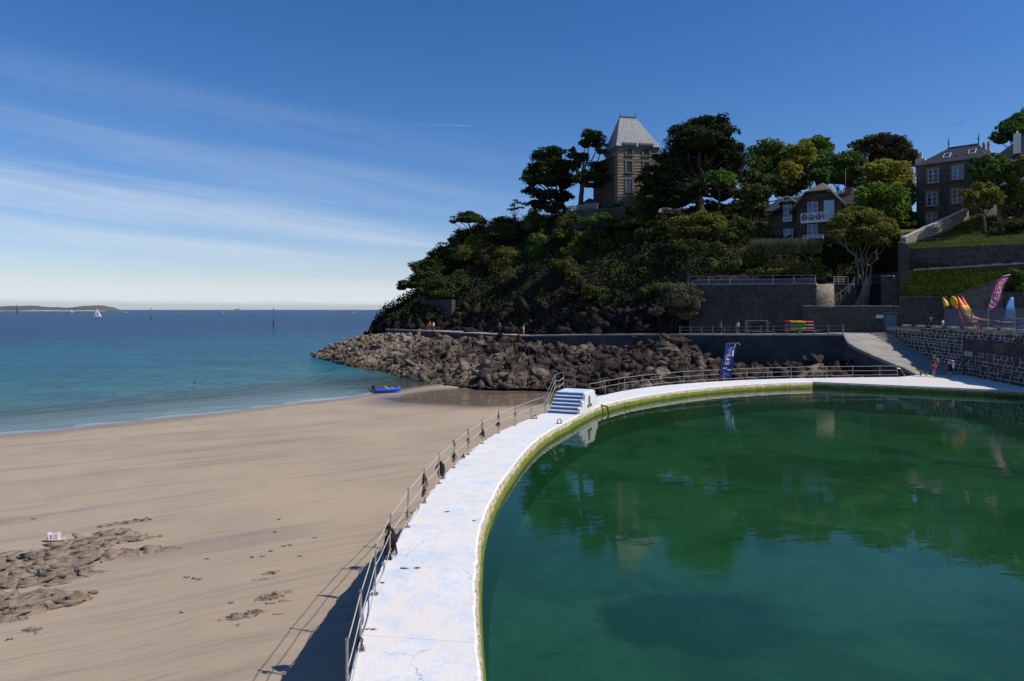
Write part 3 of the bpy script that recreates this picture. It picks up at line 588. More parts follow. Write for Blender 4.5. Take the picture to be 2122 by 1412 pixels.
def make_pool():
    # deck edge continues straight along the far side, then round the right side out of view
    rim = [tuple(p) for p in inn] + [(29.3, 51.4), (36, 48), (36.95, 45), (36.2, 40.5), (34.4, 31), (32.4, 20), (26, 6), (16, 1), (4, 2.5)]
    b = MB(); b.add([(x, y, ZP) for x, y in [(p[0] - .0, p[1]) for p in rim]], [tuple(range(len(rim) - 1, -1, -1))]); b.build("pool_water", M['poolwater'], kind='structure')
    b = MB(); b.add([(x, y, 1.75) for x, y in rim], [tuple(range(len(rim) - 1, -1, -1))]); b.build("pool_floor", M['poolfloor'], kind='structure')
    root = empty("pool_wall", (0, 20, 0), "curved tidal pool wall topped with a white and pale blue painted walkway", "pool wall")
    root.location = (0, 0, 0)
    T = 0.07
    # body: inner face (battered, algae), outer face, underside of slabs
    V = []; Fm = []; F = []
    prof = []
    for i in range(NI):
        a = inn[i]; c = outr[i]; nrm = a - c; nrm = nrm / np.linalg.norm(nrm)
        prof.append([(c[0] - nrm[0] * .25, c[1] - nrm[1] * .25, 0.0), (c[0] + nrm[0] * .02, c[1] + nrm[1] * .02, ZW - T), (a[0] - nrm[0] * .0, a[1] - nrm[1] * .0, ZW - T), (a[0] + nrm[0] * .06, a[1] + nrm[1] * .06, ZW - T - 0.1), (a[0] + nrm[0] * .16, a[1] + nrm[1] * .16, ZP - .05), (a[0] + nrm[0] * .30, a[1] + nrm[1] * .30, 1.6)])
    prof = np.array(prof)
    V = prof.reshape(-1, 3); k = 6
    for i in range(NI - 1):
        for j in range(k - 1):
            F.append((i * k + j, (i + 1) * k + j, (i + 1) * k + j + 1, i * k + j + 1)); Fm.append(0 if j < 1 else 1)
    np_mesh("wall_face", V, F, None, root, True, None, [M['outer'], M['poolface']], Fm)
    # slabs of the walkway, one object per pour, thin open joints between them
    rnd = random.Random(4); s = np.r_[0, np.cumsum(np.linalg.norm(np.diff((inn + outr) / 2, axis=0), axis=1))]; cuts = [0]
    while cuts[-1] < s[-1] - 1.5: cuts.append(cuts[-1] + 4.6 + rnd.uniform(-.5, .5))
    cuts[-1] = s[-1]
    for q in range(len(cuts) - 1):
        g = 0.003; u = np.linspace(cuts[q] + g, cuts[q + 1] - g, 30); vs = []; fs = []
        for t in u:
            a = np.array([np.interp(t, s, inn[:, 0]), np.interp(t, s, inn[:, 1])]); c = np.array([np.interp(t, s, outr[:, 0]), np.interp(t, s, outr[:, 1])])
            n = (a - c) / np.linalg.norm(a - c); j1 = 0.035 * vnoise(np.array([[t * 1.9, 3, 1]]), 2)[0] + 0.025 * vnoise(np.array([[t * 6, 3, 1]]), 5)[0]; j2 = 0.022 * vnoise(np.array([[t * 2.5, 8, 1]]), 3)[0] + 0.018 * vnoise(np.array([[t * 8, 8, 1]]), 6)[0]
            a2 = a + n * j2; c2 = c - n * (0.04 + j1)
            for (pp, z) in ((c2, ZW - T), (c2, ZW - .03), (c2 + n * .03, ZW), (a2 - n * .05, ZW), (a2, ZW - .04), (a2, ZW - T + .002)): vs.append((pp[0], pp[1], z))
        for i in range(len(u) - 1):
            for j in range(6):
                j2 = (j + 1) % 6; fs.append((i * 6 + j, (i + 1) * 6 + j, (i + 1) * 6 + j2, i * 6 + j2))
        fs2 = [tuple(f) for f in fs] + [(0, 1, 2, 3, 4, 5), tuple(len(vs) - 6 + x for x in (5, 4, 3, 2, 1, 0))]
        b = MB(); b.add(vs, fs2); b.build("slab", M['deck'], root)
    return s
PS = make_pool()
# far deck beside the pool, reached by the ramp
dk = MB(); DECK = [(23.83, 54.1), (29.3, 51.4), (36, 48), (36.95, 45), (38.4, 45.2), (38.6, 51), (39.6, 58.6), (41.0, 63.5), (36.4, 62.4), (35.0, 59.2), (32.8, 57.9), (29.1, 57.5), (24.23, 56.8)]
dk.prism(DECK, 1.5, ZW - 0.004); dk.build("pool_deck", [M['deck2']], kind='structure')
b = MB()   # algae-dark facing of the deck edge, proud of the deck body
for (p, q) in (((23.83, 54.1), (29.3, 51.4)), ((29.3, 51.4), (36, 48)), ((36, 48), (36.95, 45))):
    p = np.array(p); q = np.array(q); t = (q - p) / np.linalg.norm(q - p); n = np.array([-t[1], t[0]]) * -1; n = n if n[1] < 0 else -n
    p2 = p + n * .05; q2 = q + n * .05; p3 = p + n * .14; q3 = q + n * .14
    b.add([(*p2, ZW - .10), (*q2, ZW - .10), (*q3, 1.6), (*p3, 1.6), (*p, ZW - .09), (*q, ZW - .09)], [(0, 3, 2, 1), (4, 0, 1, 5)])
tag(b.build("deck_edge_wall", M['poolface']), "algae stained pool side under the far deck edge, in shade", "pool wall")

# ------------------------------------------------------------------ promenade and sea wall
PROM = [(1749, 78, 6.8), (1650, 82.1, 6.62), (1560, 85.8, 6.48), (1409, 93, 6.25), (1300, 100, 6.0), (1200, 107, 5.68), (1085, 115, 5.22), (1000, 121, 5.35), (890, 127, 5.65), (800, 135, 5.8)]
PF = np.array([tuple(PZ(a, Y, z)) for a, Y, z in PROM])
def offs(line, dist):
    t = np.gradient(line[:, :2], axis=0); t /= np.linalg.norm(t, axis=1, keepdims=True); n = np.stack([t[:, 1], -t[:, 0]], 1)
    n *= np.where(n[:, 1:2] < 0, -1, 1); o = line.copy(); o[:, :2] += n * dist; return o
PB = offs(PF, 5.0)
def make_prom():
    n = len(PF); V = []; F = []
    for i in range(n): V += [tuple(PF[i]), tuple(PB[i] + [0, 0, .05])]
    for i in range(n - 1): F.append((2 * i, 2 * i + 1, 2 * i + 3, 2 * i + 2))
    np_mesh("promenade", V, F, M['ramp'])['kind'] = 'structure'
    root = empty("sea_wall", (0, 0, 0), "long dark sea wall carrying the promenade above the rocks", "sea wall")
    fr = offs(PF, -0.02); lo = offs(PF, -0.7); V = []; F = []
    for i in range(n): V += [(lo[i][0], lo[i][1], 0.2), (fr[i][0], fr[i][1], fr[i][2] - .18)]
    for i in range(n - 1): F.append((2 * i, 2 * i + 1, 2 * i + 3, 2 * i + 2))
    np_mesh("wall_face", V, F, M['seawall'], root)
    b = MB()
    for i in range(n - 1):
        f0 = offs(PF, -0.10)[i]; f1 = offs(PF, -0.10)[i + 1]; g0 = offs(PF, 0.4)[i]; g1 = offs(PF, .4)[i + 1]
        b.prism([f0[:2], f1[:2], g1[:2], g0[:2]], [f0[2] - .18, f1[2] - .18, f1[2] - .18, f0[2] - .18], [f0[2] + .025, f1[2] + .025, f1[2] + .025, f0[2] + .025])
    b.build("kerb", M['ramp'], root)
make_prom()
def prom_at(px, inset=1.2):
    r = (px - CX) / FPX
    L = offs(PF, inset)
    for i in range(len(L) - 1):
        a, b = L[i], L[i + 1]; fa = a[0] - r * a[1]; fb = b[0] - r * b[1]
        if fa * fb <= 0: t = fa / (fa - fb); return Vector(a + (b - a) * t)
    return Vector(L[-1] if r < 0 else L[0])
def make_prom_rail():
    root = empty("promenade_railing", tuple(prom_at(1560, .2)), "low grey two rail fence along the promenade edge", "railing")
    inv = Matrix.Translation(-root.location); tops = []
    A = prom_at(1747.5, .2); B = prom_at(1409, .2); n = 13; first = None
    for i in range(n + 1):
        p = A.lerp(B, i / n); p = Vector((p.x, p.y, 0)); r = p.x / p.y * FPX + CX; q = prom_at(r, .2)
        if first is None:
            b = MB(); b.box((0, 0, .5), (.13, .13, 1.05)); b.box((0, 0, 1.05), (.17, .17, .06)); first = b.build("post", M['railwood'], root); o = first
        else:
            o = first.copy(); COL.objects.link(o); o.parent = root
        o.location = inv @ q; tops.append(q)
    for h in (.97, .55):
        b = MB()
        for i in range(n): b.bar(inv @ (tops[i] + Vector((0, 0, h))), inv @ (tops[i + 1] + Vector((0, 0, h))), .07, .09)
        b.build("rail", M['railwood'], root)
make_prom_rail()

# ------------------------------------------------------------------ ramp, steps and the mortared stone wall beside them
WA, WB = np.array([43.6, 79.5]), np.array([38.2, 51.0])       # plan line of the stone wall face
def wline(Y): t = (WA[1] - Y) / (WA[1] - WB[1]); return WA[0] + (WB[0] - WA[0]) * t
RZ = [(59.4, 3.905), (62.8, 4.1), (65, 4.55), (68, 4.96), (71.5, 5.42), (74.5, 5.97), (78, 6.8)]
RX = [35.2, 36.3, 36.0, 36.1, 36.4, 36.7, 37.9]
def make_ramp():
    V = []; F = []
    ys = np.linspace(59.4, 78, 30); zs = np.interp(ys, [a for a, _ in RZ], [b for _, b in RZ]); xs = np.interp(ys, [a for a, _ in RZ], RX)
    for y, z, x in zip(ys, zs, xs): V += [(x, y, z + .002), (wline(y) + .05, y, z + .002)]
    for i in range(len(ys) - 1): F.append((2 * i, 2 * i + 1, 2 * i + 3, 2 * i + 2))
    V += [(47, 82.5, 6.82), (37.9, 82.6, 6.82)]; e = len(V); F.append((e - 4, e - 3, e - 2, e - 1))
    np_mesh("ramp", V, F, M['ramp'])['kind'] = 'structure'
    root = empty("ramp_wall", (36, 68, 0), "dark concrete wall holding up the left side of the ramp", "retaining wall"); root.location = (0, 0, 0)
    V = []; F = []
    for y, z, x in zip(ys, zs, xs): V += [(x - .5, y - .1, .5), (x - .03, y, z - .25)]
    for i in range(len(ys) - 1): F.append((2 * i, 2 * i + 1, 2 * i + 3, 2 * i + 2))
    np_mesh("wall_face", V, F, M['seawall'], root)
    b = MB()
    for i in range(len(ys) - 1):
        b.prism([(xs[i] - .09, ys[i]), (xs[i + 1] - .09, ys[i + 1]), (xs[i + 1] + .22, ys[i + 1]), (xs[i] + .22, ys[i])], [zs[i] - .25, zs[i + 1] - .25, zs[i + 1] - .25, zs[i] - .25], [zs[i] + .06, zs[i + 1] + .06, zs[i + 1] + .06, zs[i] + .06])
    b.build("kerb", M['concrete'], root)
    st = empty("stone_steps", (41.5, 75, 5.6), "short flight of worn steps at the top of the ramp by the stone wall", "steps"); inv = Matrix.Translation(-st.location)
    for i in range(6):
        y0 = 73.4 + i * .8; y1 = 79.0; z = 5.72 + .20 * (i + 1); b = MB()
        b.prism([(wline(y0) - 1.7 - .07 * i, y0 + .5), (wline(y0), y0), (wline(y1), y1), (wline(y1) - 2.1, y1)], z - .21, z, M=inv); b.build("step", M['ramp'], st)
make_ramp()
def stone_courses(length, zfun_lo, zfun_hi, course=.24, avg=.38, seed=1, gap=.045, side=.14):
    """rows of irregular stones (s0,s1,z0,z1)"""
    rnd = random.Random(seed); out = []; z = min(zfun_lo(0), zfun_lo(length), zfun_lo(length / 2)); zt = max(zfun_hi(0), zfun_hi(length))
    while z < zt:
        h = course * rnd.uniform(.75, 1.3); s = rnd.uniform(-.3, 0)
        while s < length:
            w = avg * rnd.uniform(.55, 1.6); m = s + w / 2
            if 0 < m < length and z > zfun_lo(min(max(m, 0), length)) - .1 and z + h < zfun_hi(m) + .05:
                out.append((s + side / 2 + rnd.uniform(0, .03), s + w - side / 2, z + gap / 2 + rnd.uniform(-.03, .03), z + h - gap / 2 + rnd.uniform(-.03, .03)))
            s += w
        z += h
    return out
def make_stonewall():
    root = empty("stone_wall", (40, 65, 4), "dark stone wall with pale mortar joints beside the ramp", "stone wall"); root.location = (0, 0, 0)
    d = WB - WA; Ln = np.linalg.norm(d); t = d / Ln; n = np.array([t[1], -t[0]]); n = n if n[0] < 0 else -n
    def zt(s): return 7.55 + .2 * s / Ln
    def zb(s): return float(np.interp(WA[1] + t[1] * s, [a for a, _ in RZ], [c for _, c in RZ])) - .15
    b = MB(); a0 = WA - n * .0; a1 = WB; c0 = WA - n * .7; c1 = WB - n * .7
    b.prism([a0, a1, c1, c0], 2.0, [zt(0), zt(Ln), zt(Ln), zt(0)]); b.build("wall_core", M['mortar'], root)
    st = stone_courses(Ln, zb, zt, .29, .85, 3, .055); b = MB(); rnd = random.Random(2)
    for s0, s1, z0, z1 in st:
        o = .010 + rnd.uniform(0, .014); q = []
        cx = min(.24, (s1 - s0) * .33); cz = min(.09, (z1 - z0) * .38)
        for ss, zz in ((s0 + cx, z0), (s1 - cx, z0), (s1, z0 + cz), (s1, z1 - cz), (s1 - cx, z1), (s0 + cx, z1), (s0, z1 - cz), (s0, z0 + cz)):
            p = WA + t * (ss + rnd.uniform(-.035, .035)); q.append((p, zz + rnd.uniform(-.03, .03)))
        vs = [(*(p + n * -.01), z) for p, z in q] + [(*(p + n * o), z) for p, z in q]
        b.add(vs, [tuple(range(8, 16))] + [(i, (i + 1) % 8, 8 + (i + 1) % 8, 8 + i) for i in range(8)])
    b.build("stones", M['stone'], root, kind='stuff')
    # coping blocks standing on the parapet
    for i, px in enumerate((1872, 1901, 1933, 1967, 2003, 2042, 2080, 2117)):
        r = (px - CX) / FPX; Y = (WA[0] - r * WA[1]); s = None
        # intersect WA+t*s with ray
        s = (WA[0] - r * WA[1]) / (r * t[1] - t[0]); p = WA + t * s - n * .3; z = zt(s); ang = math.atan2(t[1], t[0])
        b = MB(); b.box((p[0], p[1], z + .11), (.75, .5, .22), ang); b.box((p[0] + n[0] * -.02, p[1], z + .30), (1.15, .62, .16), ang); b.box((p[0] + t[0] * .75, p[1] + t[1] * .75, z + .03), (.5, .45, .06), ang)
        b.build("coping_block", M['coping'], root)
    b = MB(); b.prism([WA + n * .02, WB + n * .02, c1, c0], [zt(0) + .003, zt(Ln) + .003, zt(Ln) + .003, zt(0) + .003], [zt(0) + .07, zt(Ln) + .07, zt(Ln) + .07, zt(0) + .07]); b.build("coping_course", M['wallgrey'], root)
    # stepped buttress nearer the camera with its own rough face
    bt = empty("buttress", (38.4, 54, 4), "dark rendered lower block standing out from the stone wall", "buttress"); bt.location = (0, 0, 0)
    b = MB(); p0 = WA + t * (Ln - 9.0); p1 = WA + t * (Ln + 30); b.prism([p0 + n * .35, p1 + n * .35, p1 + n * .06, p0 + n * .06], 2.0, 7.0); b.build("wall_core", M['seawall'], bt)
    b = MB()
    sl = stone_courses(22, lambda s: 3.9, lambda s: 6.2 - .6 * math.sin(s * 1.3) + .1 * s, .29, .85, 9, .055)
    rnd = random.Random(12); q0 = WA + t * (Ln - 8.6)
    bm2 = MB(); bm2.prism([q0 + n * .352, q0 + t * 36 + n * .352, q0 + t * 36 + n * .38, q0 + n * .38], 3.9, 6.0); bm2.build("mortar_patch", M['mortar'], bt)
    for s0, s1, z0, z1 in sl:
        if s0 < 1.6 and z0 < 4.9: pass
        vs = []
        for ss, zz in ((s0, z0), (s1, z0), (s1, z1), (s0, z1)):
            p = q0 + t * (ss + rnd.uniform(-.03, .03)); vs.append((*(p + n * .37), zz + rnd.uniform(-.03, .03)))
        o = rnd.uniform(.022, .035); vs += [(v[0] + n[0] * o, v[1] + n[1] * o, v[2]) for v in vs]
        b.add(vs, [(4, 5, 6, 7), (0, 1, 5, 4), (1, 2, 6, 5), (2, 3, 7, 6), (3, 0, 4, 7)])
    b.build("stones", M['stone'], bt, kind='stuff')
make_stonewall()
b = MB(); b.prism([WA + [.5, 0], WB + [.5, 0], (36.2, 36), (33.2, 21), (90, 21), (90, 90), (44, 84)], 2.0, 7.0); b.build("terrace_floor", M['concrete'], kind='structure')

# ------------------------------------------------------------------ hillside
HC = [ # px, rows of (py, Y) from the promenade back to beyond the crest
    (762, [(692, 140), (691, 140.5), (691, 141), (691, 142), (692, 143), (694, 150)]),
    (775, [(686, 140), (684, 140.5), (683, 141), (682, 142), (682, 143), (690, 150)]),
    (800, [(683, 138.6), (668, 139.5), (656, 140.3), (648, 141.5), (642, 143), (650, 152)]),
    (850, [(684, 133), (662, 135), (640, 138), (626, 141), (616, 144), (622, 158)]),
    (930, [(690, 129), (655, 133), (615, 137), (566, 142), (530, 147), (538, 163)]),
    (1000, [(694, 125), (652, 129), (602, 134), (545, 140), (490, 146), (490, 168)]),
    (1100, [(696, 118.5), (648, 123), (590, 129), (520, 136), (458, 143), (455, 168)]),
    (1200, [(695, 111.5), (645, 116), (585, 122), (510, 130), (440, 138), (432, 168)]),
    (1300, [(693, 104.5), (640, 109), (580, 115), (510, 123), (437, 132), (432, 168)]),
    (1400, [(692, 98.5), (640, 102), (590, 107), (520, 115), (447, 127), (432, 168)]),
    (1428, [(692, 97.2), (640, 98.6), (588, 101), (520, 111), (450, 124), (432, 168)]),
    (1445, [(692, 97.2), (597, 98), (588, 100), (520, 110), (450, 123), (432, 168)]),
    (1600, [(692, 90.2), (596, 90.8), (588, 94.5), (500, 106), (440, 122), (425, 168)]),
    (1690, [(692, 86.8), (598, 87.4), (590, 91.5), (500, 104), (440, 120), (420, 168)]),
    (1705, [(692, 87.0), (640, 90), (596, 92.5), (510, 102), (440, 119), (420, 168)]),
    (1800, [(690, 84.8), (638, 88.5), (585, 92), (520, 100), (440, 115), (410, 168)]),
    (1862, [(690, 83.0), (625, 86), (580, 90), (505, 99), (430, 116), (400, 168)]),
    (1880, [(690, 83.0), (625, 86), (580, 90), (505, 99), (430, 116), (400, 168)]),
]
HG = None
def make_hill():
    global HG
    nu, nv = 420, 130
    G = loft([(px, [P(px, py, Y) for py, Y in rows]) for px, rows in HC], nu, nv); N = grid_normals(G)
    if N[nu // 3, nv // 2][1] > 0: N = -N
    p = G.reshape(-1, 3); uu = np.repeat(np.linspace(0, 1, nu), nv); vv = np.tile(np.linspace(0, 1, nv), nu)
    px = 762 + uu * (1880 - 762); rocky = np.clip((0.36 - vv) * 6, 0, 1) * np.clip((1440 - px) / 50, 0, 1); rocky = np.clip(rocky + .5 * fbm(p * .15, 3, 3) * (rocky > 0), 0, 1)
    wallz = np.clip((px - 1425) / 20, 0, 1) * (vv < 0.45)
    d = rocky * (.5 * fbm(p * .28, 5, 2, .55, True) + 1.3 * blocks(p * [.34, .34, .42], 8)[0] + .5 * blocks(p * [1.0, 1.0, 1.2], 18)[0]) + (1 - rocky) * (1 - wallz) * .8 * fbm(p * .2, 4, 6)
    d *= np.clip(vv * 14, 0, 1)
    p = p + N.reshape(-1, 3) * d[:, None]; HG = p.reshape(nu, nv, 3)
    F = grid_faces(nu, nv); fm = (rocky.reshape(nu, nv)[:-1, :-1].ravel() < .45).astype(int)
    o = np_mesh("hillside", p, F, None, None, True, None, [M['rockdark'], M['earth']], fm); o['kind'] = 'structure'
make_hill()
TC = [ # right hand terraces, (z, Y) rows
    (1866, [(6.95, 80.6), (10.85, 80.9), (12.1, 81.3), (14.0, 82.1), (14.2, 83.6), (16.9, 84.6), (17.5, 86.2), (19.0, 88), (21.3, 97), (24, 115), (32, 168)]),
    (1960, [(6.95, 77.5), (10.85, 77.8), (12.2, 78.6), (14.2, 79.4), (14.3, 81.6), (16.9, 82.6), (18.6, 87.2), (20.0, 90), (21.3, 96), (24, 115), (33, 168)]),
    (2010, [(6.95, 76.1), (10.85, 76.4), (12.8, 77.4), (14.3, 78.2), (14.4, 80.6), (16.9, 81.5), (19.0, 86.5), (22.0, 91.5), (22.4, 95), (25, 115), (35, 168)]),
    (2122, [(6.95, 73.5), (11.6, 73.9), (13.3, 74.6), (14.4, 75.6), (14.5, 78.2), (16.9, 79.2), (20.0, 86), (22.5, 92), (24, 98), (29, 115), (39, 168)]),
    (2330, [(6.95, 69), (11.6, 69.4), (13.3, 70), (14.4, 71), (14.5, 73.5), (16.9, 74.5), (20.0, 81), (23, 88), (26, 98), (31, 115), (42, 168)]),
]
def make_terr():
    nu, nv = 160, 200
    G = loft([(px, [PZ(px, Y, z) for z, Y in rows]) for px, rows in TC], nu, nv); p = G.reshape(-1, 3).copy()
    p[:, 2] += .12 * fbm(p * .5, 3, 6)
    o = np_mesh("terraced_ground", p, grid_faces(nu, nv), M['turf'], None, True); o['kind'] = 'structure'; return p.reshape(nu, nv, 3)
TG = make_terr()

# ------------------------------------------------------------------ rocky shore in front of the sea wall
RC = [ # px, rows (py,Y): top (against the wall) ... bottom
    (648, [(737, 142), (737.5, 141), (738, 140), (739, 139)]),
    (700, [(713, 140.5), (727, 134), (741, 128), (754, 122)]),
    (745, [(697, 138.5), (722, 129), (746, 119), (766, 110)]),
    (800, [(690, 134.5), (722, 123), (752, 111), (776, 101.5)]),
    (900, [(702, 125.6), (738, 111), (768, 100), (794, 89)]),
    (1000, [(708, 120), (745, 104), (775, 92), (804, 79.5)]),
    (1045, [(694, 117), (735, 101), (772, 88), (805, 79)]),
    (1100, [(716, 113.3), (752, 98), (780, 87), (806, 78.5)]),
    (1200, [(722, 106), (756, 93), (785, 83), (809, 76)]),
    (1300, [(722, 99), (758, 87), (788, 78), (818, 71)]),
    (1390, [(706, 93.5), (748, 83), (788, 74), (830, 66)]),
    (1440, [(736, 90.2), (764, 80), (796, 72), (836, 64)]),
    (1510, [(762, 86.8), (782, 78), (806, 71), (842, 62)]),
    (1600, [(766, 82.5), (784, 75), (808, 69), (845, 61)]),
    (1680, [(756, 79.8), (778, 73), (806, 67), (845, 60.5)]),
    (1740, [(764, 77.4), (784, 72), (808, 67), (845, 60.5)]),
    (1800, [(752, 72), (778, 69), (806, 65), (845, 60)]),
]
def make_rocks():
    nu, nv = 760, 150
    G = loft([(px, [P(px, py, Y) for py, Y in rows]) for px, rows in RC], nu, nv); N = grid_normals(G)
    if N[nu // 2, nv // 2][2] < 0: N = -N
    p = G.reshape(-1, 3); uu = np.repeat(np.linspace(0, 1, nu), nv); vv = np.tile(np.linspace(0, 1, nv), nu)
    wp = p + 1.2 * np.stack([fbm(p * .35, 3, 21), fbm(p * .35, 3, 22), fbm(p * .35, 3, 23)], 1)
    b1, e1 = blocks(wp * [.26, .26, .34], 31); b2, e2 = blocks(wp * [.62, .62, .75], 37); b3, e3 = blocks(wp * [1.5, 1.5, 1.8], 43); b4, e4 = blocks(wp * [3.4, 3.4, 3.8], 47)
    d = .75 * b1 + .40 * b2 + .22 * b3 + 1.0 * fbm(p * .10, 3, 2)
    fade = np.clip(np.minimum(vv, 1 - vv) * 7 + .12, 0, 1) * np.clip(uu * 16 + .15, 0, 1)
    nn = N.reshape(-1, 3) * .55 + np.array([0, -.12, .5])
    p = p + nn * (d * fade * .95)[:, None]
    o = np_mesh("rocky_shore", p, grid_faces(nu, nv), M['rock'], None, False); o['kind'] = 'structure'; return p.reshape(nu, nv, 3)
RG = make_rocks()
def rock_proto(seed, flat=.7, n=15):
    """angular broken block: hull of a few random points"""
    rng = np.random.default_rng(seed); q = rng.normal(size=(n, 3)); q /= np.linalg.norm(q, axis=1, keepdims=True); q *= rng.uniform(.72, 1.08, (n, 1)); q *= [1.15, .85, flat]
    bm = bmesh.new(); vs = [bm.verts.new(tuple(c)) for c in q]; r = bmesh.ops.convex_hull(bm, input=vs); bmesh.ops.delete(bm, geom=[g for g in bm.verts if not g.link_faces], context='VERTS'); bm.verts.index_update(); bm.verts.ensure_lookup_table()
    bmesh.ops.triangulate(bm, faces=bm.faces); v = np.array([tuple(c.co) for c in bm.verts]); f = np.array([[c.index for c in t.verts] for t in bm.faces]); bm.free(); return v, f
PROTO = [rock_proto(s_, f_) for s_, f_ in zip(range(14), (.7, .8, .6, .9, .55, .75, .65, .85, .6, .7, .5, .8, .65, .7))]
PROTO3 = [rock_proto(s_ + 50, f_, 22) for s_, f_ in zip(range(6), (.7, .8, .6, .9, .65, .75))]
def block_field(C, S, rng, tilt=.45, stretch=(.8, 1.5), rz=None, flat=(.7, 1.1)):
    """merge many broken blocks into one vertex/face list"""
    Vs, Fs, o = [], [], 0
    for c, s_ in zip(C, S):
        v, f = PROTO[rng.integers(len(PROTO))]; a, b, g = rng.normal() * tilt, rng.normal() * tilt, (rng.uniform(0, 6.28) if rz is None else rz + rng.normal() * .35)
        Rm = np.array(Matrix.Rotation(g, 3, 'Z') @ Matrix.Rotation(a, 3, 'X') @ Matrix.Rotation(b, 3, 'Y')); k = np.array([s_ * rng.uniform(*stretch), s_, s_ * rng.uniform(*flat)])
        Vs.append((v * k) @ Rm.T + c); Fs.append(f + o); o += len(v)
    return np.concatenate(Vs), np.concatenate(Fs)
def make_boulders():
    rng = np.random.default_rng(8); nu, nv, _ = RG.shape; n = 9500
    u = (rng.random(n) ** .95 * (nu - 1)).astype(int); v = ((.01 + .98 * rng.random(n)) * (nv - 1)).astype(int); C = RG[u, v].copy(); S = .20 + .85 * rng.random(n) ** 2.8; S *= np.where(u < 110, .65, 1.0); C[:, 2] += .05 * S 
    V, F = block_field(C, S, rng, .7, (.8, 2.0)); np_mesh("shore_rocks", V, F, M['rock'])['kind'] = 'stuff'
    protos = []
    for k, (pv, pf) in enumerate(PROTO3):
        me = bpy.data.meshes.new("boulder"); me.from_pydata([tuple(q) for q in pv], [], [tuple(int(w) for w in q) for q in pf]); me.materials.append(M['boulder'] if k % 3 else M['rock']); protos.append(me)
    rnd = random.Random(8)
    for i in range(120):
        u = min(int(nu * rnd.random() ** 0.9), nu - 1); v = int((nv - 1) * (0.12 + .82 * rnd.random())); c = RG[u, v]; s = (.5 + .9 * rnd.random() ** 2) * (.6 if u < 110 else 1)
        o = bpy.data.objects.new("boulder", rnd.choice(protos)); COL.objects.link(o); o.location = (c[0], c[1], c[2] + .25 * s); o.scale = (s * rnd.uniform(.8, 1.5), s, s * rnd.uniform(.7, 1.1)); o.rotation_euler = (rnd.uniform(-.5, .5), rnd.uniform(-.5, .5), rnd.uniform(0, 6.3))
        tag(o, "jagged brown boulder lying among the rocks below the sea wall", "boulder", "boulders on the rocky shore")
make_boulders()
def make_cliff_rocks():
    rng = np.random.default_rng(18); nu, nv, _ = HG.shape; n = 620; u = (rng.random(n) * .6 * (nu - 1)).astype(int); v = ((.02 + .30 * rng.random(n) ** 1.3) * (nv - 1)).astype(int); C = HG[u, v].copy(); S = .4 + 1.7 * rng.random(n) ** 2.4; C[:, 1] += .35 * S; C[:, 2] -= .2 * S
    V, F = block_field(C, S, rng, .8, (.8, 1.8)); np_mesh("cliff_rocks", V, F, M['rockdark'])['kind'] = 'stuff'
make_cliff_rocks()

# ------------------------------------------------------------------ rocks and sand cakes on the near beach
def outcrop(name, label, blobs, hmax, seed, mat, freq=1.0, cat="rock", dens=26, bs=.24):
    """blobs: (px,py,len,wid,angle_deg,weight) ellipses on the sand; surface rises out of the sand"""
    cs = [(on_sand(b[0], b[1]), *b[2:]) for b in blobs]
    x0 = min(c[0].x - c[1] for c in cs); x1 = max(c[0].x + c[1] for c in cs); y0 = min(c[0].y - c[1] for c in cs); y1 = max(c[0].y + c[1] for c in cs)
    st = 0.045 if (x1 - x0) > 3 else 0.022; xs = np.arange(x0, x1, st); ys = np.arange(y0, y1, st * 1.4); X, Y = np.meshgrid(xs, ys, indexing='ij'); x = X.ravel(); y = Y.ravel(); m = np.zeros(len(x))
    for c, ln, wd, an, wt in cs:
        a = R(an); dx = x - c.x; dy = y - c.y; e = ((dx * math.cos(a) + dy * math.sin(a)) / ln) ** 2 + ((-dx * math.sin(a) + dy * math.cos(a)) / wd) ** 2; m = np.maximum(m, wt * np.clip(1.12 - e, -1, 1))
    p = np.stack([x, y, x * 0], 1); a = R(27); q = np.stack([x * math.cos(a) + y * math.sin(a), (-x * math.sin(a) + y * math.cos(a)) * 2.2, x * 0], 1) * freq; q += .25 * np.stack([fbm(q, 3, seed + 4), fbm(q, 3, seed + 5), x * 0], 1)
    b1, e1 = blocks(q * .8, seed); b2, e2 = blocks(q * 2.0, seed + 11)
    h = .30 + .30 * b1 + .16 * b2 + .30 * fbm(q * 1.2, 5, seed + 3, .6)
    z = hmax * (np.clip(m, -1, 1) * .55 + .2 * np.clip(m, 0, 1) ** .5 + (h - .3) * np.clip(m * 3 + .35, 0, 1)) - .05 - hmax * .10
    V = np.stack([x, y, sand_z(x, y) + np.maximum(z, -.25)], 1); F = grid_faces(len(xs), len(ys)); keep = (z[F].max(1) > -.10); F = F[keep]
    used, inv = np.unique(F, return_inverse=True); V0 = V[used]; F0 = inv.reshape(F.shape); F0 = np.concatenate([F0[:, [0, 1, 2]], F0[:, [0, 2, 3]]])
    rng = np.random.default_rng(seed); cand = np.nonzero((m > .02) & (z > -.04))[0]; area = len(cand) * st * st * 1.4; nb = int(np.clip(area * dens, 14, 900)); pick = rng.choice(cand, nb); S = bs * (.25 + rng.random(nb) ** 1.8) ; C = V[pick] + np.stack([rng.normal(size=nb) * .01, rng.normal(size=nb) * .01, -.15 * S], 1)
    bv, bf = block_field(C, S, rng, .22, (1.2, 2.6), R(24), (.45, .85))
    o = np_mesh(name, np.concatenate([V0, bv]), np.concatenate([F0, bf + len(V0)]), M[mat], None, False); return tag(o, label, cat)
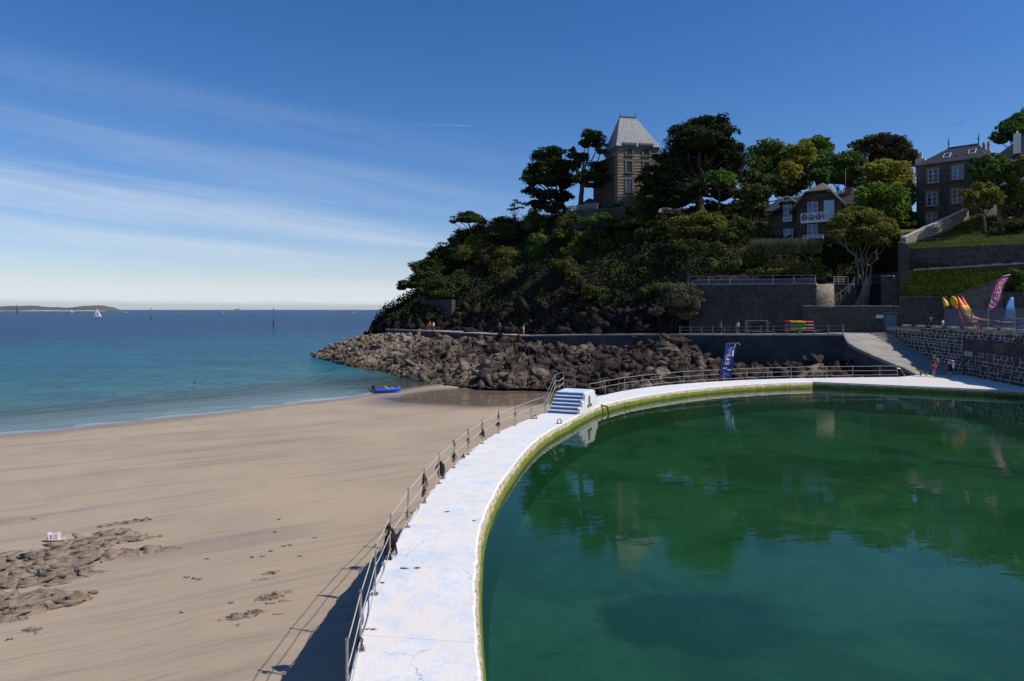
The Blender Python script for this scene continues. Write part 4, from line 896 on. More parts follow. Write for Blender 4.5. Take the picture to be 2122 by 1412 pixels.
outcrop("rock_outcrop", "broad cracked rock outcrop with long ledges at the left beach edge", [(40, 1165, 2.5, 1.1, 15, 1), (130, 1160, 2.2, 1.2, 12, 1), (200, 1125, 1.5, .8, 35, .9), (260, 1150, 1.6, .42, 28, .75), (270, 1122, 1.2, .22, 28, .55), (60, 1205, 1.6, .7, 10, .8), (140, 1195, 1.3, .5, 15, .8), (-60, 1190, 2.5, 1.3, 10, 1)], .36, 11, 'outcrop', 1.25)
outcrop("rock_outcrop", "lower rock outcrop with a hollowed dark boulder at the left beach edge", [(30, 1270, 1.0, .75, 10, 1), (90, 1255, 1.1, .55, 22, .95), (135, 1240, .8, .3, 25, .7), (-40, 1265, 1.4, .8, 10, 1), (60, 1235, 1.0, .3, 15, .7)], .36, 23, 'outcrop', 1.4)
outcrop("rock_outcrop", "thin curved rock ridge behind the beach outcrop", [(290, 1080, .55, .22, 15, .8), (245, 1088, .9, .16, 28, .7), (235, 1103, .8, .22, 20, .8), (265, 1100, .7, .16, 10, .6)], .24, 31, 'outcrop', 1.6, dens=60, bs=.13)
outcrop("small_rock", "small flat pair of rocks below the beach outcrop", [(70, 1307, .3, .14, 10, .9), (90, 1311, .26, .11, 15, .8)], .15, 37, 'outcrop', 3.0, dens=300, bs=.06)
outcrop("sand_heap", "crumbly sandy rock heap with a ragged left tail near the walkway shadow", [(500, 1278, .62, .26, 18, .95), (465, 1286, .3, .08, 20, .6), (525, 1272, .35, .2, 20, .9), (490, 1297, .18, .08, 10, .7), (545, 1268, .15, .1, 10, .6)], .20, 41, 'cake', 3.2, dens=300, bs=.06)
outcrop("sand_heap", "crumbly sandy rock heap in two tiers, the one nearest the walkway", [(572, 1234, .55, .22, 20, .95), (555, 1243, .45, .13, 18, .8), (560, 1253, .25, .1, 12, .7), (590, 1247, .2, .08, 15, .6)], .19, 47, 'cake', 3.2, dens=300, bs=.06)
outcrop("sand_heap", "slim dark topped sand heap furthest up the beach", [(570, 1188, .4, .14, 20, .9), (550, 1200, .45, .07, 15, .55)], .14, 53, 'cake', 3.4, dens=300, bs=.06)
outcrop("small_rock", "tiny sandy lump beside the two tier heap", [(573, 1274, .14, .08, 10, .9)], .10, 59, 'cake', 4.0, dens=300, bs=.06)
SPOTS = [(574, 1078), (566, 1104), (586, 1134), (598, 1132), (541, 1155), (383, 1199), (398, 1201), (412, 1202), (428, 1160), (620, 1155), (372, 1272), (67, 1077), (560, 1144), (650, 1116), (518, 1157), (475, 1252), (15, 1328)]
for k, (a, bb) in enumerate(SPOTS):
    rnd = random.Random(k); c = on_sand(a, bb); m = MB()
    for q in range(5):
        an = R(rnd.uniform(-10, 60)); l = rnd.uniform(.04, .11); o = Vector((rnd.uniform(-.09, .09), rnd.uniform(-.05, .05), .012)); m.tube([o, o + Vector((math.cos(an) * l * .5, math.sin(an) * l * .5, .03)), o + Vector((math.cos(an) * l, math.sin(an) * l, .008))], [.007, .010, .004], 5)
    o = m.build("seaweed_scrap", M['weed']); o.location = c; tag(o, "dark scrap of dried seaweed lying on the open sand", "seaweed", "seaweed scraps on the sand")
# ------------------------------------------------------------------ free standing walls of the right hand side
def wall(name, label, a, b, z0, za, zb, th, mat, cop=None, cat="retaining wall", cop_h=.14, za0=None):
    """vertical wall from plan point a to b (front line), thickness th away from the camera"""
    a = np.array(a, float)[:2]; b = np.array(b, float)[:2]; t = (b - a) / np.linalg.norm(b - a); n = np.array([-t[1], t[0]]); n = n if n[1] > 0 else -n
    root = empty(name, (0, 0, 0), label, cat)
    zl = z0 if isinstance(z0, (tuple, list)) else (z0, z0)
    L = float(np.linalg.norm(b - a)); k = max(2, int(L / .6)); V = []; F = []
    m = MB()
    for i in range(k):
        p = a + (b - a) * i / k; q = a + (b - a) * (i + 1) / k; f = lambda s: za + (zb - za) * s
        jz = lambda s: .05 * vnoise(np.array([[s * L * .9, a[0], 2]]), 4)[0]
        m.prism([p, q, q + n * th, p + n * th], [zl[0] + (zl[1] - zl[0]) * i / k] * 4, [f(i / k) + jz(i / k), f((i + 1) / k) + jz((i + 1) / k), f((i + 1) / k) + jz((i + 1) / k), f(i / k) + jz(i / k)])
    m.build("wall_body", M[mat], root)
    if cop:
        m = MB(); rnd = random.Random(int(abs(a[0] * 10))); s = 0
        while s < L - .2:
            w = min(rnd.uniform(.5, 1.1), L - s); p = a + t * (s + .02); q = a + t * (s + w - .02); zz0 = za + (zb - za) * s / L + .06; zz1 = za + (zb - za) * (s + w) / L + .06; h = cop_h * rnd.uniform(.8, 1.25); o = rnd.uniform(.02, .07)
            m.prism([p - n * o, q - n * o, q + n * (th + .03), p + n * (th + .03)], [zz0, zz1, zz1, zz0], [zz0 + h, zz1 + h, zz1 + h, zz0 + h]); s += w
        m.build("coping", M[cop], root)
    return root
def PXY(px, Y): return ((px - CX) / FPX * Y, Y)
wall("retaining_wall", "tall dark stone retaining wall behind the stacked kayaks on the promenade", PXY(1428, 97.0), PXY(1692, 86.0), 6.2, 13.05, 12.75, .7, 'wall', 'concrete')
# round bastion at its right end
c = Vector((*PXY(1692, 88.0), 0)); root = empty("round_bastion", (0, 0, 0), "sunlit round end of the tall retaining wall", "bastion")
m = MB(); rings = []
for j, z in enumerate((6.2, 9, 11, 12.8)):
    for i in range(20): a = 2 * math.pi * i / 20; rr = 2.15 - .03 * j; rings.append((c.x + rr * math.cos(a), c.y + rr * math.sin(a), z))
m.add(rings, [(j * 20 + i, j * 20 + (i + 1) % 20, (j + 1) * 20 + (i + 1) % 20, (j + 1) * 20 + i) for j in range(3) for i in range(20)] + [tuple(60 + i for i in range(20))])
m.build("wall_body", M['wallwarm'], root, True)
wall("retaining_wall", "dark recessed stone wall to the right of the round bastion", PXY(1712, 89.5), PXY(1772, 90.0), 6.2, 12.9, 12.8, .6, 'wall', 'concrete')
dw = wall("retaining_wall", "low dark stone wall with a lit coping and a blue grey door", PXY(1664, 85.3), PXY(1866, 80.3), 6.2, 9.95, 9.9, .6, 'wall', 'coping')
def face_frame(a, b):
    a = np.array(a, float); b = np.array(b, float); t = (b - a) / np.linalg.norm(b - a); n = np.array([t[1], -t[0]]); n = n if n[1] < 0 else -n
    return a, t, n
def on_face(px, a, t):
    r = (px - CX) / FPX; s = (r * a[1] - a[0]) / (t[0] - r * t[1]); return s
a, t, n = face_frame(PXY(1664, 85.3), PXY(1866, 80.3)); ang = math.atan2(t[1], t[0])
s = on_face(1846, a, t); p = a + t * s; m = MB(); m.box((p[0] + n[0] * .03, p[1] + n[1] * .03, 7.95), (1.15, .1, 2.05), ang); m.build("door", M['bluedoor'], dw)
m = MB()
for q in (-.68, .68): m.box((p[0] + t[0] * q + n[0] * .05, p[1] + t[1] * q + n[1] * .05, 8.0), (.2, .16, 2.15), ang)
m.box((p[0] + n[0] * .05, p[1] + n[1] * .05, 9.2), (1.7, .16, .24), ang); m.build("door_frame", M['wallgrey'], dw)
s = on_face(1823, a, t); p = a + t * s
sg = empty("sign", (p[0] + n[0] * .06, p[1] + n[1] * .06, 8.78), "small white notice board on the dark wall beside the blue grey door", "sign"); m = MB(); m.box((0, 0, 0), (.75, .03, .38), ang); m.build("board", M['white'], sg)
m = MB()
for k in range(3): m.box((n[0] * .02, n[1] * .02, .1 - k * .1), (.55, .006, .02), ang)
m.build("print", M['navy'], sg)
# stairs with a stepped sunlit side wall
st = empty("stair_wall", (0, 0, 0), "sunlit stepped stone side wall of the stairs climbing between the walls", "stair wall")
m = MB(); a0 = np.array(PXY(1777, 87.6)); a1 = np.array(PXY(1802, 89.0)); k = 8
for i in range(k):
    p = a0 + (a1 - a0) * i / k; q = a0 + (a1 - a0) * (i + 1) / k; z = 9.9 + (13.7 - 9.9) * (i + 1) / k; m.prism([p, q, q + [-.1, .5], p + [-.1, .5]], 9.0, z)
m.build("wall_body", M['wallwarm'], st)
m = MB()
for i in range(k):
    p = a0 + (a1 - a0) * i / k; q = a0 + (a1 - a0) * (i + 1) / k; z = 9.9 + (13.7 - 9.9) * (i + 1) / k; m.prism([p + [-.04, -.04], q + [.04, -.04], q + [.04, .56], p + [-.04, .56]], z + .004, z + .1)
m.build("coping", M['coping'], st)
sf = empty("stairs", (0, 0, 0), "shaded stone stairs rising to the dark gap below the spreading olive tree", "stairs")
for i in range(10):
    x0, y0 = PXY(1722, 88.2); x1, y1 = PXY(1776, 88.2); z = 9.6 + i * .34; m = MB(); m.prism([(x0 + i * .33, y0 + .02 + i * .05), (x1, y1 + .02), (x1, y1 + .6), (x0 + i * .33, y0 + .6)], z - .3, z); m.build("step", M['wall'], sf)
tag(sf, None)
# handrail of the stairs
hr = empty("stair_handrail", (0, 0, 0), "thin curved handrail along the shaded stairs beside the bastion", "handrail"); m = MB()
pts = [P(1722, 622, 87.4), P(1742, 606, 87.4), P(1760, 593, 87.4), P(1770, 580, 87.4), P(1771, 574, 87.4)]; m.tube(pts, .045, 6); m.build("rail", M['steel'], hr)
m = MB()
for q in pts[:4]: m.tube([q, q - Vector((0, 0, 1.0))], .03, 5)
m.build("baluster", M['steel'], hr, kind='stuff')
wall("stone_pier", "dark narrow stone pier right of the stair gap", PXY(1826, 84.5), PXY(1852, 83.5), 6.5, 13.6, 13.6, 1.5, 'wall', 'concrete', "pier")
wall("retaining_wall", "dark shaded wall deep in the gap above the stairs", PXY(1765, 92.5), PXY(1862, 90), 6.5, 14.2, 14.6, .6, 'wall')
# terrace walls to the right
wall("retaining_wall", "rough dark wall along the back of the boat hire terrace", PXY(1864, 80.2), PXY(1962, 77.0), 6.4, 10.98, 10.9, .5, 'wall', 'wallgrey')
w3 = wall("sloping_wall", "grey stone wall rising to the right behind the upright kayaks", PXY(1958, 75.6), PXY(2078, 72.6), 6.4, 10.5, 12.9, .5, 'wallgrey', 'wallgrey', "stone wall")
wall("retaining_wall", "dark wall behind the pink banner at the right edge", PXY(2072, 73.2), PXY(2330, 68.4), 6.4, 11.5, 11.5, .5, 'wall')
wall("retaining_wall", "middle terrace wall with a bright lit coping above the grass slope", PXY(1893, 81.3), PXY(2330, 70.3), (11.6, 11.6), 14.15, 14.9, .45, 'wall', 'coping', cop_h=.2)
wall("retaining_wall", "upper dark terrace wall below the fenced grass bank", PXY(1876, 83.9), PXY(2330, 73.6), 13.8, 16.95, 17.0, .5, 'wall', 'wallgrey', cop_h=.08)
wall("stone_pier", "tall curved corner pier where the terrace walls meet the alley", PXY(1866, 81.5), PXY(1884, 81.2), 6.4, 17.6, 17.2, 1.4, 'wall', 'coping', "pier")
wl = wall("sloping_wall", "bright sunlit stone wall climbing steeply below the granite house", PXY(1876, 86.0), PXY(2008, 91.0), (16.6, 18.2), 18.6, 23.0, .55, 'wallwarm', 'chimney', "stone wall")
wall("garden_wall", "short sunlit garden wall end left of the granite house", PXY(1871, 97.0), PXY(1882, 97.8), 19.5, 21.4, 23.0, .5, 'wallwarm', None, "garden wall")
wall("garden_wall", "small lit wall piece between the trees right of the granite house", PXY(2075, 88.5), PXY(2096, 90), 19, 25.2, 25.9, .5, 'wallwarm', None, "garden wall")
# fence on the upper terrace and rail above the tall wall
def rail_fence(name, label, pts, h, sp, mat, rails=(1.0, .5), r=.025, rr=.018, cat="fence"):
    root = empty(name, tuple(pts[0]), label, cat); inv = Matrix.Translation(-root.location); pts = [Vector(p) for p in pts]; first = None
    for (p, q) in zip(pts[:-1], pts[1:]):
        n = max(1, int((q - p).length / sp))
        for i in range(n + 1):
            o = None; b = p.lerp(q, i / n)
            if first is None: m = MB(); m.tube([(0, 0, 0), (0, 0, h)], r, 5); first = o = m.build("post", M[mat], root)
            else: o = first.copy(); COL.objects.link(o); o.parent = root
            o.location = inv @ b
    for f in rails:
        m = MB(); m.tube([inv @ (p + Vector((0, 0, h * f))) for p in pts], rr, 5); m.build("rail", M[mat], root)
    return root
rail_fence("terrace_railing", "thin metal railing on top of the tall dark retaining wall", [PZ(1426, 98, 13.25), PZ(1560, 91.9, 13.1), PZ(1690, 87.0, 12.95)], 1.05, 2.6, 'steel', (1.0, .55), .035, .025, "railing")
m = MB(); A = PZ(1430, 99, 0); B = PZ(1690, 88, 0); m.prism([(A.x, A.y), (B.x, B.y), (B.x + .2, B.y + .3), (A.x + .2, A.y + .3)], 12.8, 13.75); tag(m.build("low_wall", M['panelgrey']), "low blue grey parapet band behind the railing of the tall wall", "parapet")
rail_fence("terrace_railing", "short white railing beside the shaded stairs", [PZ(1728, 89.0, 12.9), PZ(1758, 89.6, 12.9)], 1.0, .7, 'rope', (1.0, .7, .4), .03, .022, "railing")
rail_fence("wire_fence", "thin wire fence with dark posts along the upper grass bank", [PZ(1884, 85.2, 17.0), PZ(2005, 82.0, 17.0), PZ(2330, 74.6, 17.0)], 1.3, 1.5, 'railwood', (1.0, .66, .33), .025, .012)

# ------------------------------------------------------------------ windows
def window(parent, T, w, h, mat_frame, mat_glass, cols=2, rows=3, surround=None, sill=True, depth=.12, arch=False):
    """T: 4x4 placing local x along wall, y out of the wall (towards -normal), z up, origin at the window centre"""
    m = MB(); f = .05
    for sx in (-1, 1): m.box((sx * (w / 2 - f / 2), -.02, 0), (f, .08, h), M=T)
    m.box((0, -.02, h / 2 - f / 2), (w - 2 * f, .08, f), M=T); m.box((0, -.02, -h / 2 + f / 2), (w - 2 * f, .08, f), M=T)
    for c in range(1, cols): m.box((-w / 2 + w * c / cols, -.018, 0), (.07, .07, h - 2 * f), M=T)
    for r in range(1, rows): m.box((0, -.012, -h / 2 + h * r / rows), (w - 2 * f, .05, .035), M=T)
    win = m.build("window", M[mat_frame], parent)
    m = MB(); m.box((0, .012, 0), (w - .02, .02, h - .02), M=T); m.build("pane", M[mat_glass], win)
    if surround:
        m = MB()
        for sx in (-1, 1): m.box((sx * (w / 2 + .13), -.045, 0), (.26, .13, h + .02), M=T)
        m.box((0, -.05, h / 2 + .16), (w + .62, .15, .3), M=T)
        m.build("surround", M[surround], win)
    if sill: m = MB(); m.box((0, -.09, -h / 2 - .1), (w + .66, .26, .16), M=T); m.build("sill", M[surround or mat_frame], win)
    return win
def faceT(p, t, z):
    """matrix: x along t, y into the wall, z up at plan point p height z"""
    t = Vector((t[0], t[1], 0)).normalized(); y = Vector((-t.y, t.x, 0)); return Matrix(((t.x, y.x, 0, p[0]), (t.y, y.y, 0, p[1]), (0, 0, 1, z), (0, 0, 0, 1)))

# ------------------------------------------------------------------ tower house on the headland
def make_tower():
    A = np.array(PXY(1280, 130.0)); B = np.array(PXY(1364, 131.4)); t = (B - A) / np.linalg.norm(B - A); nb = np.array([-t[1], t[0]])
    Wd = np.linalg.norm(B - A); Dp = 7.6; z0 = 28.0; ze = CAMH + (HY - 303) / FPX * 130; zr = CAMH + (HY - 241) / FPX * 133
    root = empty("tower_house", (A[0], A[1], z0), "tall brown stone tower house with pale courses and a steep weathered slate roof", "house"); inv = Matrix.Translation(-root.location)
    C1 = B + nb * Dp; C0 = A + nb * Dp
    m = MB(); m.prism([A, B, C1, C0], z0, ze, M=inv); m.build("wall", M['towerwall'], root)
    # pale string courses, proud of the wall
    def ztop(py): return CAMH + (HY - py) / FPX * 130.2
    rnd = random.Random(3); z = ztop(402)
    cA, cB, cC, cD = A - t * .03 - nb * .03, B + t * .03 - nb * .03, C1 + t * .03, C0 - t * .03
    wins = [(1304.5, 311, 12, 21), (1339, 311, 12, 21), (1303.5, 346, 11.5, 23), (1339.5, 346, 11.5, 23), (1303.5, 385, 12, 26)]
    b = MB(); i = 0
    while z < ze - .3:
        segs = [(0, Wd)]
        for px, py, w, h in wins:
            s = on_face(px, A, t); zc = ztop(py); hw = w / FPX * 130 / 2 + .42; hh = h / FPX * 130 / 2 + .42
            if abs(z - zc) < hh:
                ns = []
                for (q0, q1) in segs:
                    if s - hw > q0: ns.append((q0, min(q1, s - hw)))
                    if s + hw < q1: ns.append((max(q0, s + hw), q1))
                    if not (s - hw > q0) and not (s + hw < q1): pass
                segs = [q for q in ns if q[1] - q[0] > .05]
        for q0, q1 in segs:
            p0 = A + t * q0; p1 = A + t * q1; b.prism([p0 - nb * .05, p1 - nb * .05, p1 - nb * .005, p0 - nb * .005], z, z + .14, M=inv)
        if i % 2 == 0: b.prism([A - t * .04, A - t * .005, C0 - t * .005, C0 - t * .04], z, z + .12, M=inv)
        z += .56; i += 1
    b.build("string_course", M['towerband'], root, kind='stuff')
    for z, h, o in ((ztop(333), .22, .10), (ztop(408), .25, .09), (ze - .42, .42, .16)):
        b = MB(); b.prism([A - t * o - nb * o, B + t * o - nb * o, C1 + t * o + nb * o, C0 - t * o + nb * o], z, z + h, M=inv); b.build("cornice", M['trim'], root)
    for px, py, w, h in wins:
        s = on_face(px, A, t); p = A + t * s - nb * .06; window(root, inv @ faceT(p, t, ztop(py)), w / FPX * 130, h / FPX * 130, 'lead', 'glassblue' if py > 380 else 'glass', 2, 3, 'trim')
    # windows of the shaded left face
    tl = -nb
    for k, zc in enumerate((ztop(312), ztop(347), ztop(386))):
        p = A + nb * 4.2 - t * .06; window(root, inv @ faceT(p, tl, zc), 1.1, 2.0, 'lead', 'glass', 2, 3, 'trim')
    # steep hipped roof
    e = .45; q = [A - t * e - nb * e, B + t * e - nb * e, C1 + t * e + nb * e, C0 - t * e + nb * e]; mid = (A + B) / 2
    rl = on_face(1297.5, A, t); rr = on_face(1331.5, A, t); k0 = A + t * rl + nb * 3.6; k1 = A + t * rr + nb * 3.6; k2 = A + t * rr + nb * 4.3; k3 = A + t * rl + nb * 4.3
    m = MB(); m.add([(*q[0], ze), (*q[1], ze), (*q[2], ze), (*q[3], ze), (*k0, zr), (*k1, zr), (*k2, zr), (*k3, zr)], [(3, 2, 1, 0), (4, 5, 6, 7), (0, 1, 5, 4), (1, 2, 6, 5), (2, 3, 7, 6), (3, 0, 4, 7)], 0, inv); rf = m.build("roof", M['slatepale'], root)
    m = MB(); m.bar(inv @ Vector((*k0, zr + .1)), inv @ Vector((*k1, zr + .1)), .25, .3)
    for kk in (k0, k1): m.tube([inv @ Vector((*kk, zr)), inv @ Vector((*kk, zr + 1.1))], [.12, .03], 6)
    m.build("ridge_cresting", M['lead'], rf)
    m = MB(); zz = ztop(285.5); pa = A + t * on_face(1307.5, A, t) + nb * .75; pb = A + t * on_face(1330, A, t) + nb * .75; m.bar(inv @ Vector((*pa, zz)), inv @ Vector((*pb, zz)), .2, .16); m.build("snow_guard", M['lead'], rf)
    # dormer hoods over the two top windows
    for px in (1304, 1338.5):
        s = on_face(px, A, t); p = A + t * s; m = MB(); T = inv @ faceT(p, t, ze)
        pr = [(-.62, .55), (.35, .95), (1.9, 1.35), (1.9, .2), (-.62, .2)]; hw = 1.35
        vs = [(-hw, y, z) for y, z in pr] + [(hw, y, z) for y, z in pr]; m.add(vs, [(0, 1, 2, 3, 4), (9, 8, 7, 6, 5)] + [(i, i + 5, (i + 1) % 5 + 5, (i + 1) % 5) for i in range(5)], 0, T); m.build("dormer_hood", M['lead'], rf)
    # lower wing behind on the left and the small glazed pavilion
    m = MB(); w0 = A + nb * 7.5 - t * 1.5; w1 = A + nb * 1.8 - t * .02; w2 = A + nb * 11 - t * .02; w3 = A + nb * 11 - t * 1.5; zw = ztop(308); m.prism([w0, w1, w2, w3], z0 - 1, zw - 1.4, M=inv); m.build("wing_wall", M['villa'], root)  # darker villa stone here paints in the shade of the tower's left side
    m = MB(); m.prism([w0 - t * .3 - nb * .1, w1 - t * .01 - nb * .3, w2 - t * .01, w3 - t * .3], zw - 1.395, zw - 1.1, M=inv); m.build("wing_roof", M['slate'], root)
    m = MB(); v0 = A + nb * 9 - t * 3.6; v1 = A + nb * 7.6 - t * 1.55; m.prism([v0, v1, v1 + nb * 4, v0 + nb * 4], z0 - 1, ztop(405), M=inv); pv = m.build("pavilion_wall", M['bluedoor'], root)
    m = MB(); cc = (v0 + v1) / 2 + nb * 2; m.add([(*(v0 - t * .4 - nb * .4), ztop(405) + .004), (*(v1 - nb * .4), ztop(405) + .004), (*(v1 + nb * 4.4), ztop(405) + .004), (*(v0 - t * .4 + nb * 4.4), ztop(405) + .004), (*cc, ztop(394))], [(0, 1, 4), (1, 2, 4), (2, 3, 4), (3, 0, 4), (3, 2, 1, 0)], 0, inv); m.build("pavilion_roof", M['slate'], root)
    # white gable of the wing that shows on the right
    m = MB(); g0 = B + nb * 4 + t * .02; g1 = g0 + t * 2.3; m.prism([g0, g1, g1 + nb * 5, g0 + nb * 5], z0, ztop(318), M=inv); m.build("side_wing", M['chimney'], root)
make_tower()
# terrace wall and balustrade at the foot of the tower
TWA, TWB = PXY(1176, 130.5), PXY(1296, 124.5)
wall("terrace_wall", "dark stone terrace wall at the foot of the tower house", TWA, TWB, 25, CAMH + (HY - 434) / FPX * 128, CAMH + (HY - 434) / FPX * 128, .6, 'wall')
bl = empty("balustrade", (TWA[0], TWA[1], 28.4), "stone balustrade silhouetted against the sky beside the tall pine", "balustrade"); inv = Matrix.Translation(-bl.location); first = None
zb = CAMH + (HY - 434) / FPX * 128 + .06; a = np.array(TWA); b2 = np.array(PXY(1240, 127.3)); t = (b2 - a) / np.linalg.norm(b2 - a); L = np.linalg.norm(b2 - a); n = int(L / .42)
for i in range(n):
    p = a + t * (.3 + i * .42) + np.array([0, .3])
    if first is None: m = MB(); m.tube([(0, 0, 0), (0, 0, .15), (0, 0, .35), (0, 0, .6), (0, 0, .75)], [.08, .07, .11, .06, .08], 6); first = o = m.build("baluster", M['coping'], bl)
    else: o = first.copy(); COL.objects.link(o); o.parent = bl
    o.location = inv @ Vector((p[0], p[1], zb))
m = MB(); m.bar(inv @ Vector((a[0], a[1] + .3, zb + .82)), inv @ Vector((b2[0], b2[1] + .3, zb + .82)), .3, .14); m.build("handrail", M['coping'], bl)

# ------------------------------------------------------------------ villa with the white balcony
def make_villa():
    A = np.array(PXY(1592, 108.0)); B = np.array(PXY(1800, 99.0)); t = (B - A) / np.linalg.norm(B - A); nb = np.array([-t[1], t[0]])
    def zat(py, px): r = (px - CX) / FPX; s = on_face(px, A, t); Y = (A + t * s)[1]; return CAMH + (HY - py) / FPX * Y
    z0 = 19.3; Ln = np.linalg.norm(B - A); root = empty("villa", (A[0], A[1], z0), "brown stone seaside villa with white balcony and pale blue shutters", "house"); inv = Matrix.Translation(-root.location)
    zev = zat(436, 1625); zrd = zat(405, 1690) + .6; D = 9.0
    m = MB(); m.prism([A, B, B + nb * D, A + nb * D], z0, zev, M=inv); m.build("wall", M['villa'], root)
    m = MB(); e = .5; r0 = A + nb * D * .42 + t * .2; r1 = B + nb * D * .42
    m.add([(*(A - t * e - nb * e), zev), (*(B - nb * e), zev), (*(B + nb * (D + e)), zev), (*(A - t * e + nb * (D + e)), zev), (*r0, zrd), (*r1, zrd)], [(0, 1, 5, 4), (2, 3, 4, 5), (3, 0, 4), (1, 2, 5), (3, 2, 1, 0)], 0, inv); rf = m.build("roof", M['slate'], root)
    m = MB(); m.bar(inv @ Vector((*r0, zrd + .03)), inv @ Vector((*r1, zrd + .03)), .45, .3); m.build("ridge_capping", M['whitewood'], rf)
    # projecting centre bay with its half hipped gable
    s0, s1 = on_face(1648, A, t), on_face(1760, A, t); pj = 1.3
    sb = on_face(1656, A, t); sc = on_face(1749, A, t); b0 = A + t * sb - nb * pj; b1 = A + t * sc - nb * pj
    zb_e = zat(430, 1650) - .2; zt = zat(403, 1703) + .35; zt2 = zt + 1.55; mid = (b0 + b1) / 2; w = (sc - sb) / 2
    m = MB(); k0 = mid - t * w * .50; k1 = mid + t * w * .50
    prof = [(b0, z0), (b1, z0), (b1, zb_e), (k1, zt - .25), (k0, zt - .25), (b0, zb_e)]
    vs = [(*p, z) for p, z in prof] + [(*(p + nb * 4.5), z) for p, z in prof]; m.add(vs, [(0, 1, 2, 3, 4, 5), (11, 10, 9, 8, 7, 6)] + [(i, i + 6, (i + 1) % 6 + 6, (i + 1) % 6) for i in range(6)], 0, inv); m.build("gable_wall", M['villa'], root)
    # gable roof planes with overhang
    m = MB(); ov = .75; g0 = b0 - t * .9; g1 = b1 + t * .9; zl = zb_e - .75; ap0 = mid + nb * 2.2
    def slab(ps, th=.16): m.add([(p[0], p[1], p[2]) for p in ps] + [(p[0], p[1], p[2] - th) for p in ps], [tuple(range(len(ps))), tuple(range(2 * len(ps) - 1, len(ps) - 1, -1))] + [(i, i + len(ps), (i + 1) % len(ps) + len(ps), (i + 1) % len(ps)) for i in range(len(ps))], 0, inv)
    f = -nb * ov
    slab([(*(g0 + f), zl), (*(k0 + f), zt), (*ap0, zt2), (*(ap0 + nb * 5), zt2), (*(g0 + nb * 5), zl)])
    slab([(*(k1 + f), zt), (*(g1 + f), zl), (*(g1 + nb * 5), zl), (*(ap0 + nb * 5), zt2), (*ap0, zt2)])
    slab([(*(k0 + f), zt), (*(k1 + f), zt), (*ap0, zt2)]); m.build("gable_roof", M['tile'], root)
    m = MB()
    for (p, zp, q, zq) in ((g0, zl, k0, zt), (g1, zl, k1, zt)): m.bar(inv @ Vector((*(p + f * 1.03), zp + .03)), inv @ Vector((*(q + f * 1.03), zq + .03)), .08, .2)
    m.build("bargeboard", M['trim'], root)
    m = MB()
    for i in range(9): p = k0 + (k1 - k0) * i / 8 - nb * .35; m.box((p[0], p[1], zt - .28), (.1, .7, .12), math.atan2(t[1], t[0]), M=inv)
    m.build("rafter_end", M['tile'], root, kind='stuff')
    def win(px, py, w, h, off, cols, rows, fr='whitewood', gl='glassblue'):
        s = on_face(px, A - nb * off, t); p = A - nb * (off + .05) + t * s; Y = p[1]; return window(root, inv @ faceT(p, t, CAMH + (HY - py) / FPX * Y), w, h, fr, gl, cols, rows, None, False)
    win(1684.5, 434, 1.45, 2.2, pj, 2, 2); win(1684, 479, 1.45, 2.0, pj, 2, 2); win(1634, 486, 1.4, 1.7, 0, 2, 2)
    s = on_face(1718.5, A - nb * pj, t); p = A - nb * (pj + .06) + t * s; Tm = inv @ faceT(p, t, CAMH + (HY - 434) / FPX * p[1]); m = MB(); m.box((0, 0, 0), (1.45, .1, 2.7), M=Tm)
    for k in range(12): m.box((0, -.06, -1.2 + k * .22), (1.3, .03, .09), M=Tm)
    m.build("shutter", M['shutter'], root)
    # dormer on the left with a little timber gable
    s = on_face(1634, A, t); p = A + t * s; T = inv @ faceT(p - nb * .25, t, 0); zc = CAMH + (HY - 441) / FPX * p[1]; zo = -z0 if False else 0
    T = inv @ faceT(p - nb * .3, t, zc); m = MB(); m.box((0, 1.0, .1), (1.7, 2.0, 3.2), M=T); m.build("dormer_wall", M['villa'], root)
    window(root, inv @ faceT(p - nb * .36, t, zc - .1), 1.2, 2.5, 'whitewood', 'glassblue', 2, 2, None, False)
    m = MB(); m.add([(-1.35, -.55, 1.45), (0, -.55, 2.55), (0, 2.6, 2.55), (-1.35, 2.6, 1.45), (1.35, -.55, 1.45), (1.35, 2.6, 1.45), (-1.35, -.55, 1.3), (0, -.55, 2.4), (0, 2.6, 2.4), (-1.35, 2.6, 1.3), (1.35, -.55, 1.3), (1.35, 2.6, 1.3)], [(0, 1, 2, 3), (1, 4, 5, 2), (9, 8, 7, 6), (8, 11, 10, 7), (0, 6, 7, 1), (1, 7, 10, 4), (0, 3, 9, 6), (4, 10, 11, 5)], 0, T); m.build("dormer_roof", M['slate'], root)
    m = MB()
    for a1, b1_ in (((-1.35, -.62, 1.4), (0, -.62, 2.5)), ((1.35, -.62, 1.4), (0, -.62, 2.5)), ((-.7, -.62, 1.75), (.7, -.62, 1.75)), ((0, -.62, 1.5), (0, -.62, 2.4)), ((-.5, -.62, 2.0), (0, -.62, 1.6)), ((.5, -.62, 2.0), (0, -.62, 1.6))): m.bar(T @ Vector(a1), T @ Vector(b1_), .1, .12)
    m.build("dormer_truss", M['chimney'], root)
    m = MB()
    for q in (-.65, .0, .65): m.box((q, -.25, -1.1), (.06, .06, .7), M=T)
    for q in (-.78, -1.42): m.box((0, -.25, q), (1.4, .06, .06), M=T)
    for q in (-.33, .33):
        m.bar(T @ Vector((q - .3, -.25, -1.4)), T @ Vector((q + .3, -.25, -.8)), .05); m.bar(T @ Vector((q - .3, -.25, -.8)), T @ Vector((q + .3, -.25, -1.4)), .05)
    m.build("dormer_guard", M['whitewood'], root)
